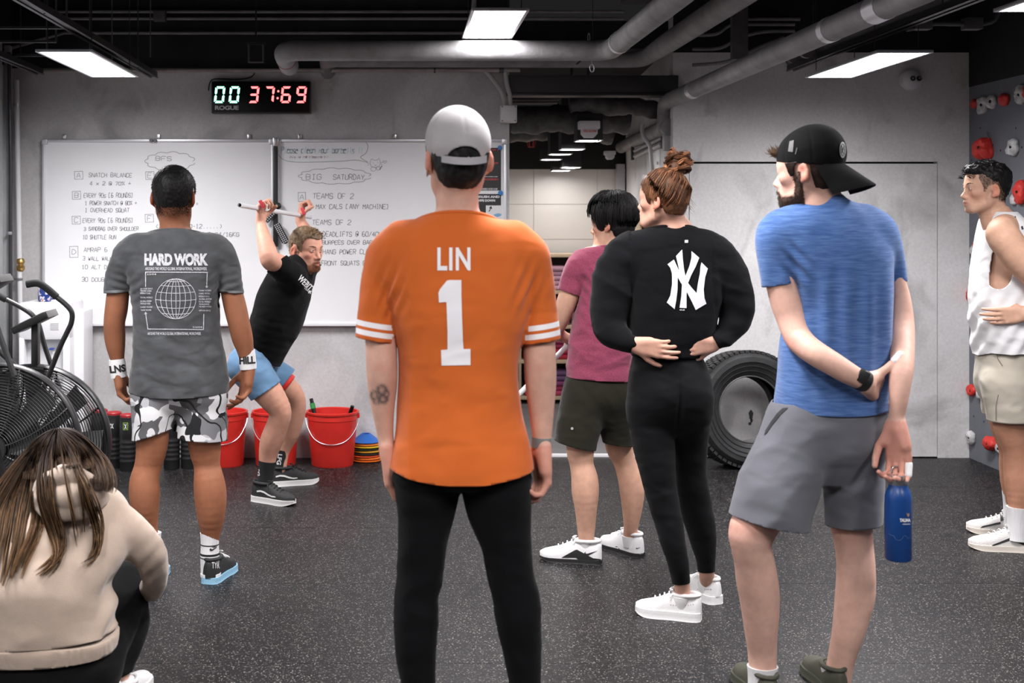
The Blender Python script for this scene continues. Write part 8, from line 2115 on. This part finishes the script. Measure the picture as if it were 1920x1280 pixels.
bm=bmesh.new();lathe(bm,[(0,.002),(R_*.9,0),(R_,.006),(R_,Hm-.002),(R_*.96,Hm),(R_*.9,Hm-.004),(R_*.9,.008),(0,.008)],c,28);from_bm('cup',bm,mugm,t)
bm=bmesh.new();tube(bm,[c+Vector((R_*.96+.026*math.sin(a),0,Hm*.52+.027*math.cos(a)))for a in[math.pi*k/10 for k in range(11)]],.0048,8);from_bm('handle',bm,M('mug_blue',(.012,.04,.19),.3),t)
# ------ air bikes
def air_bike(Yf,cx,cy,R_,label,arm_pts,grip_n,mon,post,other=True):
 c=W(cx,cy,Yf);s=Yf/FPX;t=empty('air_bike',(c.x,Yf,0),0,label,'exercise bike','air bikes at the left')
 wm=MT['black_metal'];hw_=.085
 bm=bmesh.new()
 for side in(-1,1):
  nr=25
  for k in range(nr):
   f=(k+1)/nr;r=R_*(.16+.84*f);y=side*hw_*(1-.62*f**3)
   tube(bm,[c+Vector((r*math.cos(a),y,r*math.sin(a)))for a in[2*math.pi*q/56 for q in range(56)]],.0021,4,closed=True)
 o=from_bm('cage_wires',bm,wm,t);o['kind']='stuff'
 for side in(-1,1):
  for k in range(8):
   a=2*math.pi*k/8+.25;pts=[]
   for q in range(7):
    f=q/6;r=R_*(.12+.88*f);pts.append(c+Vector((r*math.cos(a+.25*f),side*(hw_*(1-.62*f**3)-.004),r*math.sin(a+.25*f))))
   bm=bmesh.new();tube(bm,pts,.0045,6);from_bm('cage_rib',bm,wm,t)
 bm=bmesh.new();tube(bm,[c+Vector((R_*math.cos(a),0,R_*math.sin(a)))for a in[2*math.pi*q/64 for q in range(64)]],.012,8,closed=True)
 for v in bm.verts:v.co.y=c.y+(v.co.y-c.y)*2.6
 from_bm('rim',bm,wm,t)
 for k in range(8):
  a=2*math.pi*k/8;r0,r1=R_*.15,R_*.90;u=Vector((math.cos(a),0,math.sin(a)));w_=Vector((-math.sin(a),0,math.cos(a)))
  bm=bmesh.new();vs=[bm.verts.new(c+u*r+w_*h+Vector((0,d+e,0)))for e in(-.0012,.0012)for r,h,d in((r0,-.03,-.03),(r1,-.055,-.035),(r1,.055,.035),(r0,.03,.03))]
  bm.faces.new(vs[:4]);bm.faces.new(vs[4:][::-1])
  for i in range(4):bm.faces.new((vs[i],vs[(i+1)%4],vs[4+(i+1)%4],vs[4+i]))
  from_bm('fan_blade',bm,MT['black'],t,smooth=False)
 for side in(-1,1):
  bm=bmesh.new();lathe(bm,[(0,.02),(R_*.10,.018),(R_*.17,.0),(R_*.17,-.02),(0,-.02)],c+Vector((0,side*hw_,0)),24,Matrix.Rotation(math.pi/2*side,3,'X'));from_bm('hub',bm,wm,t)
 bm=bmesh.new();z=c.z
 tube(bm,[c+Vector((0,.12,0)),c+Vector((-.30,.03,-z+.10)),c+Vector((-.78,0,-z+.07))],.03,8);tube(bm,[c+Vector((0,-.12,0)),c+Vector((-.30,-.03,-z+.10))],.022,8)
 tube(bm,[c+Vector((-.62,0,-z+.08)),c+Vector((-.70,0,-z+.62))],.03,8);tube(bm,[c+Vector((-.35,0,-z+.12)),c+Vector((-.02,.0,post[1])),],.03,8);from_bm('frame',bm,wm,t)
 for dx_ in(.14,-.76):
  bm=bmesh.new();tube(bm,[Vector((c.x+dx_,c.y-.28,.035)),Vector((c.x+dx_,c.y+.28,.035))],.032,10);from_bm('foot_bar',bm,wm,t)
 bm=bmesh.new();tube(bm,[Vector((c.x+.14,c.y,.035)),c+Vector((.02,.11,0))],.02,8);tube(bm,[Vector((c.x+.14,c.y,.035)),c+Vector((.02,-.11,0))],.02,8);from_bm('front_strut',bm,wm,t)
 bm=bmesh.new();bmesh.ops.create_uvsphere(bm,u_segments=18,v_segments=10,radius=1,matrix=Matrix.Translation((c.x-.72,c.y,.70)) @ Matrix.Diagonal((.14,.11,.045,1)));from_bm('seat',bm,MT['black'],t)
 for sd in(-1,1):
  bm=bmesh.new();q=c+Vector((-.36,0,-z+.28));tube(bm,[q,q+Vector((0,sd*.13,0)),q+Vector((.10*sd,sd*.14,-.12*sd))],.012,8);box(bm,q+Vector((.10*sd,sd*.19,-.12*sd)),(.09,.09,.02),.004);from_bm('pedal',bm,MT['black'],t)
 for dy in(-.16,.16):
  pts=[W(x-(0 if dy<0 else 150*(1-(y-525)/200)),y+(0 if dy<0 else 12),Yf)+Vector((0,dy,0))for x,y in arm_pts]
  S_=smoothpts(pts,5);n_=grip_n*5
  bm=bmesh.new();tube(bm,S_,.0125,10);from_bm('arm',bm,wm,t)
  bm=bmesh.new();tube(bm,S_[:n_+1],.0175,12);from_bm('grip',bm,M('foam_grip',(.02,.02,.02),.9,bump=.2),t)
 (px,py0,py1)=post[0];bm=bmesh.new();a,b=W(px,py0,Yf),W(px,py1,Yf);box(bm,(a+b)/2,(.033,.05,(a-b).length),.005);from_bm('post',bm,wm,t)
 bm=bmesh.new();q=W(px,py1+2,Yf);box(bm,q,(.10,.07,.06),.012);from_bm('bracket',bm,wm,t)
 (mx0,my0,mx1,my1)=mon;a,b=W(mx0,my0,Yf),W(mx1,my1,Yf);d=(b-a);ang=math.atan2(d.z,d.x)
 bm=bmesh.new();box(bm,(a+b)/2,(d.length,.20,.035),.006,Matrix.Rotation(-ang,3,'Y'));mo=from_bm('monitor',bm,MT['black'],t)
 nrm=Vector((-math.sin(ang),0,math.cos(ang)));bm=bmesh.new();box(bm,(a+b)/2+nrm*.019,(d.length*.8,.16,.002),0,Matrix.Rotation(-ang,3,'Y'));from_bm('screen',bm,M('lcd_grey',(.10,.11,.11),.25),mo)
 bm=bmesh.new();box(bm,b+d.normalized()*.001,(.004,.19,.034),.001,Matrix.Rotation(-ang,3,'Y'));from_bm('end_plate',bm,M('grey_end',(.10,.10,.10),.5),mo)
 return t
air_bike(6.5,62,829,.372,'black air bike farther back with handle arm and monitor beside the white dispenser',[(67,530),(88,528),(106,539),(122,553),(140,568),(150,582),(149,600),(141,618),(126,650),(97,724)],3,(33,618,97,587),((67,604,694),.1))
air_bike(5.75,-3,836,.350,'black air bike nearest at the left edge with its fan cage in view',[(-60,548),(-45,553),(-20,566),(0,573),(8,583),(13,600),(26,638),(47,696)],3,(-40,552,10,521),((-20,560,690),.1),True)
# ------ foam rollers, buckets, brushes, cones
for k,(x,Yr,lb)in enumerate(((187,8.26,'black foam roller with red end, leftmost, mostly hidden behind the far bike rim'),(213,8.15,'black foam roller with white mark beside the bike rim'),(240,8.06,'black foam roller with green tag left of the grey man\'s shorts'),(322,8.12,'black foam roller seen between the grey man\'s legs, left one'),(354,8.15,'black foam roller seen between the grey man\'s legs, right one'))):
 b=W(x,868,Yr);b.z=0;t=empty('foam_roller',b,0,lb,'foam roller','foam rollers along the wall');r=.049;h=.335
 prof=[(0,.0),(r*.96,0),(r,.01)]
 for q in range(5):
  z=.05+q*.028;prof+=[(r,z),(r*1.05,z+.006),(r*1.05,z+.012),(r,z+.018)]
 prof+=[(r,.20),(r*1.03,.205),(r*1.03,.285),(r,.29),(r,h-.012),(r*.92,h-.008),(0,h-.008)]
 bm=bmesh.new();lathe(bm,prof,b,22);body=from_bm('body',bm,MT['black'],t)
 bm=bmesh.new();lathe(bm,[(0,h-.006),(r*.55,h-.002),(r*.9,h+.006),(r*1.0,h),(r*.98,h-.014),(0,h-.012)],b,22);from_bm('end_cap',bm,M('dark_red_cap',(.32,.015,.018),.45),t)['label']='red end cap'
 if k==2:
  decal('tag',body,poly_bm([[(231,792),(240,792),(240,806),(231,806)]]),M('lime_tag',(.25,.42,.06),.5),4);decal('tag_mark',body,poly_bm([[(232,793),(239,793),(239,805),(232,805)]]),MT['black'],4,.0022);decal('lettering',body,fit_bm(text_bm('X',.05),233,795,238,804),MT['white_plastic'],4,.003)
 if k==1:decal('lettering',body,fit_bm(text_bm('CX',.05),204,794,213,803),MT['white_plastic'],4)
def bucket(x,yb,yt,rt,rb,label,handle_down=True,ha=0.0):
 Yk=8.10;s=Yk/FPX;c=W(x,yb,Yk);c.z=0;c.y=8.25;t=empty('bucket',c,0,label,'bucket','red buckets along the wall')
 R0,R1,h=rb*s,rt*s*.955,(yb-yt)*s*.985
 bm=bmesh.new();lathe(bm,[(0,.0),(R0*.97,0),(R0,.008),(R1*.985,h-.052),(R1*1.005,h-.05),(R1,h-.016),(R1*1.05,h-.014),(R1*1.055,h-.002),(R1*1.02,h),(R1*.97,h-.004),(R0*.97,.012),(0,.012)],c,44);from_bm('body',bm,MT['red_plastic'],t)
 pts=[];hr=R1*1.03
 for k in range(25):
  a=math.pi*k/24;pts.append(c+Vector((hr*math.cos(a)*1.02,-math.sin(a)*hr*.78 if handle_down else-math.sin(a)*hr*1.0,h-.03-math.sin(a)*(.16 if handle_down else .02))))
 for q in pts:
  f=max(0.0,min(1.0,(q.z)/h));rad=R0+(R1-R0)*f+.007;d=math.hypot(q.x-c.x,q.y-c.y)
  if d<rad:q.x=c.x+(q.x-c.x)*rad/max(d,1e-6);q.y=c.y+(q.y-c.y)*rad/max(d,1e-6)
 bm=bmesh.new();tube(bm,pts,.0026,8);from_bm('handle',bm,MT['steel'],t)['label']='thin steel wire handle'
 for sx in(-1,1):
  bm=bmesh.new();box(bm,c+Vector((sx*hr,0,h-.03)),(.016,.03,.03),.005);from_bm('ear',bm,MT['red_plastic'],t)
 return t,c,R1,h
bucket(413,867,762,46,38,'red bucket partly behind the grey man, left of three')
bucket(513,867,762,46,38,'red bucket behind the squatting man\'s legs, middle of three')
_,bc_,bR,bh=bucket(621,867,762,50.5,40,'red bucket with brushes, right of three beside the cones')
for k,(p0,p1,col,lb)in enumerate((((-.085,-.02,.20),(-.135,.05,.40),'green','black and green brush leaning in the right bucket on its left'),((.07,.02,.20),(.125,-.02,.365),'black','black brush handle leaning in the right bucket on its right'))):
 a,b=bc_+Vector(p0),bc_+Vector(p1);t=empty('brush',a,0,lb,'brush');d=(b-a).normalized()
 bm=bmesh.new();tube(bm,[a,a+(b-a)*.5,b],[.013,.014,.012],10);from_bm('handle',bm,MT['black_gloss'],t)
 bm=bmesh.new();tube(bm,[a+(b-a)*(.70 if k==0 else .0),a+(b-a)*(.86 if k==0 else .3)],.0165,10)
 from_bm('bristle_block',bm,M('green_bristle',(.02,.22,.04),.7,bump=.4)if k==0 else MT['black'],t)
for k,(col,nm)in enumerate((((.75,.16,.02),'orange'),((.75,.18,.03),'second orange'),((.70,.10,.03),'red-orange'),((.03,.03,.03),'black'),((.62,.30,.03),'amber'),((.02,.03,.02),'dark'),((.75,.52,.03),'yellow'),((.78,.22,.03),'upper orange'),((.02,.13,.50),'blue'))):
 b=W(686.5,865,8.30);b.y=8.384;b.z=.004+k*.0145;R_=.092
 bm=bmesh.new();top=.052
 lathe(bm,[(R_,.0),(R_*1.02,.004),(R_*.93,.008),(R_*.30,top),(R_*.22,top-.002),(R_*.22,top-.005),(R_*.28,top-.005),(R_*.90,.003),(R_*.98,-.001)],b+Vector((.003*math.sin(k*2.2),0,0)),30,closed=True)
 o=from_bm('marker_cone',bm,M('cone_'+nm.replace(' ','_'),col,.45),None)
 tag(o,{'orange':'lowest disc cone of the stack, orange, on the floor','second orange':'orange disc cone second from the floor in the stack','red-orange':'red-orange disc cone third from the floor in the stack','black':'black disc cone low in the stack above the red-orange one','amber':'amber disc cone in the middle of the stack','dark':'dark disc cone just below the yellow one','yellow':'yellow disc cone in the stack beside the red bucket','upper orange':'orange disc cone right under the blue one','blue':'blue disc cone on top of the stack'}[nm],'cone','stack of disc cones')
# ------ tyre
ct=W(1396,768,8.22);Rt=106*8.22/FPX;Ri=60*8.22/FPX;wt_=.20;ct.z=Rt+.008
lean=Matrix.Rotation(math.radians(-6),4,'X')
Mt=Matrix.Translation((ct.x,8.17,0)) @ lean @ Matrix.Rotation(math.radians(9),4,'Z') @ Matrix.Translation((0,0,Rt+.004)) @ Matrix.Rotation(math.pi/2,4,'X')
t=empty('tyre',(ct.x,8.15,0),0,'large black truck tyre leaning on the wall between the woman and the man in blue','tyre')
prof=[(Ri,-.060),(Ri+.012,-.074),(Ri+.022,-.074),(Ri+.03,-.066),(Ri+.05,-.083),(Ri+.09,-.097),(Rt-.045,-.098),(Rt-.035,-.101),(Rt-.022,-.094),(Rt-.008,-.078),(Rt,-.06),(Rt+.002,0),(Rt,.06),(Rt-.008,.078),(Rt-.03,.096),(Ri+.09,.097),(Ri+.05,.083),(Ri+.02,.074),(Ri,.060),(Ri+.02,.05),(Ri+.06,.074),(Rt-.04,.078),(Rt-.022,.04),(Rt-.022,-.04),(Rt-.04,-.078),(Ri+.06,-.074),(Ri+.02,-.05)]
prof=[(r,z*1.25)for r,z in prof]
bm=bmesh.new();lathe(bm,prof,(0,0,0),96,None,True);bmesh.ops.transform(bm,matrix=Mt,verts=bm.verts);from_bm('casing',bm,MT['rubber'],t,angle=25)
bm=bmesh.new()
for r,h in((Ri+.036,.102),(Ri+.066,.1155),(Rt-.06,.1235)):
 for sg in(-1,1):tube(bm,[Mt @ Vector((r*math.cos(a),r*math.sin(a),sg*h))for a in[2*math.pi*k/80 for k in range(80)]],.0022,5,closed=True)
from_bm('sidewall_rings',bm,MT['rubber'],t)['kind']='stuff'
bm=bmesh.new();nb=64
for k in range(nb):
 a=2*math.pi*k/nb
 for j,zz in enumerate((-.078,-.026,.026,.078)):
  a2=a+(j%2)*math.pi/nb;u=Vector((math.cos(a2),math.sin(a2),0));w_=Vector((-math.sin(a2),math.cos(a2),0))
  vs=bmesh.ops.create_cube(bm,size=1)['verts']
  bmesh.ops.transform(bm,matrix=Mt @ Matrix.Translation(u*(Rt+.003)+Vector((0,0,zz))) @ Matrix.Rotation(a2,4,'Z') @ Matrix.Diagonal((.016,2*math.pi*Rt/nb*.74,.043,1)),verts=vs)
from_bm('tread_blocks',bm,MT['rubber'],t,smooth=False)['kind']='stuff'
bm=bmesh.new()
for sg in(-1,1):tube(bm,[Mt @ Vector(((Ri+.004)*math.cos(a),(Ri+.004)*math.sin(a),sg*.082))for a in[2*math.pi*k/80 for k in range(80)]],.005,6,closed=True)
from_bm('bead',bm,M('worn_bead',(.06,.06,.06),.4),t)
# ------ cubby shelf with folded mats in the corridor
YS=10.95;sS=YS/FPX;xs0,xs1=OX0+.03,W(1182,0,YS).x
levels=[W(0,y,YS).z for y in(479,548,613,678,746)]
t=empty('cubby_shelf',((xs0+xs1)/2,YS+.18,0),0,'birch plywood cubby shelf full of folded mats at the corridor end','shelf');bt=.028;dep=.36
for z in levels:
 bm=bmesh.new();box(bm,((xs0+xs1)/2,YS+dep/2,z),(xs1-xs0,dep,bt),.002);from_bm('board',bm,MT['wood'],t)
divs=[xs0+bt/2,W(975,0,YS).x-.0,W(1077.5,0,YS).x,xs1-bt/2]
for x in divs:
 bm=bmesh.new();box(bm,(x,YS+dep/2,(levels[0]+levels[-1])/2),(bt*.8,dep-.004,levels[0]-levels[-1]-bt),.002);from_bm('divider',bm,MT['wood'],t)
bm=bmesh.new();box(bm,((xs0+xs1)/2,YS+dep-.006,(levels[0]+levels[-1])/2),(xs1-xs0,.01,levels[0]-levels[-1]));from_bm('back_panel',bm,M('ply_back',(.16,.13,.105),.7),t)
bm=bmesh.new();box(bm,((xs0+xs1)/2,YS+dep/2+.03,.04),(xs1-xs0-.05,dep-.1,.08),.002);from_bm('plinth',bm,M('plinth_grey',(.2,.2,.2),.6),t)if levels[-1]>.1 else bm.free()
rs_=np.random.RandomState(2)
matcols={'pale pink':(.60,.34,.44),'magenta':(.46,.06,.14),'crimson':(.50,.03,.07),'purple':(.19,.10,.22),'yellow':(.55,.45,.08),'grey':(.10,.105,.12),'plum':(.28,.07,.20)}
cm={k:M('mat_'+k.replace(' ','_'),v,.9,bump=.3,bscale=200,var=.12)for k,v in matcols.items()}
plan=[(1,0,['pale pink']*5),(1,1,['plum','magenta','magenta','pale pink']),(1,2,['crimson','crimson','magenta','magenta']),(1,3,['magenta','magenta','plum','purple','purple']),(0,2,['yellow']*5),(0,3,['grey']*4),(2,0,['pale pink','pale pink','plum','plum']),(2,1,['purple']*4),(2,2,['crimson']*4),(2,3,['plum']*5)]
rowname=['top','second','third','bottom']
for ci,ri,cols_ in plan:
 xa,xb=divs[ci]+bt*.5,divs[ci+1]-bt*.5;z0=levels[ri+1]+bt/2+.001;n_=len(cols_)
 for k,cname in enumerate(cols_):
  hgt=.036+.008*rs_.rand();wdt=min(.62,(xb-xa)*.88)*(1-.05*rs_.rand());cx_=(xa+xb)/2+rs_.uniform(-.01,.01);y0=YS+.02+.025*rs_.rand()
  bm=bmesh.new();yy=y0;L2=.29
  prof=[(0,0),(L2,0),(L2,hgt*.46),(.004,hgt*.46)]
  ring=[]
  for q in range(7):
   a=-math.pi/2-math.pi*q/6;ring.append((hgt/2+math.cos(a)*hgt/2,hgt/2+math.sin(a)*hgt/2))
  poly=[(L2,0)]+ring+[(L2,hgt),(L2,hgt*.53),(hgt*.6,hgt*.53),(hgt*.6,hgt*.47),(L2,hgt*.47)]
  Mx=Matrix(((0,0,1,cx_-wdt/2),(1,0,0,yy),(0,1,0,z0),(0,0,0,1)))
  prism(bm,poly,wdt,Mx);o=from_bm('folded_mat',bm,cm[cname],None,angle=35)
  pos='lowest' if k==0 else 'topmost' if k==n_-1 else('second','third','fourth')[k-1]+' from below'
  tag(o,'%s folded mat, %s in the %s row, %s shelf cubby'%(cname,pos,rowname[ri],('left','middle','right')[ci]),'mat','folded mats in the %s row, %s cubby'%(rowname[ri],('left','middle','right')[ci]));z0+=hgt+.001
c=W(1214,440,9.3);t=empty('wall_cabinet',c,0,'small open plywood cabinet on the corridor wall behind the woman\'s neck','cabinet');hh_=.13
bm=bmesh.new();wx,dy_,dz_=.13,.2,.3
for q,sz in(((0,.09,0),(wx,.01,dz_)),((-wx/2,0,0),(.012,dy_,dz_)),((wx/2,0,0),(.012,dy_,dz_))):box(bm,c+Vector(q)+Vector((0,0,-.05)),sz,.001)
from_bm('carcass',bm,MT['wood'],t)
for dz_ in(.09,.03,-.19):
 bm=bmesh.new();box(bm,c+Vector((0,-.005,dz_)),(wx+.014,.21,.014 if dz_<.08 else .05),.001);from_bm('shelf_board',bm,MT['wood'],t)
bm=bmesh.new();box(bm,W(1218,345,9.35)+Vector((0,0,0)),(.10,.006,.13),.001);tag(from_bm('paper_notice',bm,pwh,None),'blank white paper notice on the corridor wall left of the bun','notice')
# ------ climbing holds on the right wall
def hold(label,x,y,w,h,col,seed,prot=.055,lobes=None):
 Yh=(XR-.02)*FPX/(x-VX);p=W(x,y,Yh);s=Yh/FPX;t=empty('climbing_hold',(XR,p.y,p.z),0,label,'climbing hold','climbing holds')
 rs=np.random.RandomState(seed);ly=.05+.012*rs.rand()if w>14 else .042;hz=h*s/2
 prot=min(max(w*s*.62,.03),.13)
 F_=Field(np.array([XR-prot-.03,p.y-.2,p.z-hz-.06]),np.array([XR+.012,p.y+.2,p.z+hz+.06]),.006)
 for(dy,dz,r1,r2,r3)in(lobes or[(0,0,1,1,1)]):
  F_.add(Ell((XR-prot*.30*r1,p.y+dy,p.z+dz*hz),(prot*.72*r1,ly*r2,hz*r3)),.025)
 V,Q=F_.mesh(1);N_=vnormals(V,Q);V=V+N_*(.007*fbm(V,26,seed=seed)+.004*np.abs(fbm(V,50,seed=seed+3)))[:,None];V[:,0]=np.minimum(V[:,0],XR+.001)
 b=from_np('body',V,Q,MT['hold_'+col],t)
 q=Vector((XR-prot*.30-prot*.66,p.y-.006,p.z));bm=bmesh.new();lathe(bm,[(0,.01),(.007,.01),(.011,.004),(.0115,-.012),(0,-.012)],q+Vector((.01,-.012,0)),10,Matrix.Rotation(-math.pi/2,3,'Y'));from_bm('bolt_hole',bm,MT['hole'],t)
for i,(lb,x,y,w,h,col,lobes)in enumerate((('dark red hold at the corner, leftmost of the high row',1824,194,13,20,'red',None),('long pale grey hold, second of the high row',1840,197,18,34,'white',[(0,.35,.9,1,.6),(.01,-.4,.9,.9,.6)]),('pale grey hold with hole, third of the high row',1857,191,19,26,'white',None),('rounded red hold, fourth of the high row',1880,186,17,22,'red',None),('large pale hold at the right end of the high row',1912,178,22,38,'white',None),('small red hold cut by the right edge of the high row',1924,172,14,30,'red',None),('big red arched hold above the tank top man\'s hair',1848,277,40,44,'red',[(-.03,-.3,.9,.7,.7),(.0,.45,1,.9,.42),(.045,-.2,1.0,.7,.8)]),('grey-white faceted hold right of the red arched hold',1897,276,22,34,'white',[(0,.4,.9,1,.6),(0,-.4,1,.9,.6)]),('red hold behind the tank top man\'s head',1911,360,26,46,'red',None),('small grey hold under the red one behind the head',1897,374,14,20,'white',None),('red hold beside the tank top man\'s chest',1832,459,16,17,'red',None),('small grey hold touching the red one at chest height',1823,469,11,19,'white',None),('red forked hold left of the tank top hem',1819,551,18,32,'red',[(-.02,.4,1,.7,.55),(.02,-.3,.8,.8,.7)]),('little grey hold at the tank top hem',1826,643,10,14,'white',None),('red knob hold left of the khaki shorts',1819,732,16,20,'red',None),('grey knob hold touching the khaki shorts',1835,739,13,18,'white',None),('grey hold low at the wall corner',1818,820,19,25,'white',None),('red hold low beside the tank top man\'s knee',1857,831,28,26,'red',None),('small grey hold end beside the low red hold',1870,840,10,18,'white',None))):
 hold(lb,x,y,w,h,col,i+3,lobes=lobes)
bm=bmesh.new();a=W(1841,245,8.2);a.x=XR-.012;tube(bm,[a,a+Vector((0,-.02,-.05)),a+Vector((.0,-.05,-.13))],.003,6);tag(from_bm('wire_loop',bm,MT['steel'],None),'thin pale wire on the climbing wall above the red arched hold','wire')
lab,c=FIRE_LABEL
bm=fit_bm(text_bm('FIRE ALARM',.02),0,0,1,1)
for v in bm.verts:v.co=c+Vector((-.042+.084*v.co.x,-.0535,-.005-.014*v.co.y))
from_bm('lettering',bm,M('red_lettering',(.5,.08,.08),.5),lab,smooth=False)
import time as _time
for _f in('man_orange','man_grey','man_instructor','man_pink','woman_black','man_blue','man_tank','woman_hoodie'):
 if _f in globals():
  globals()[_f]()
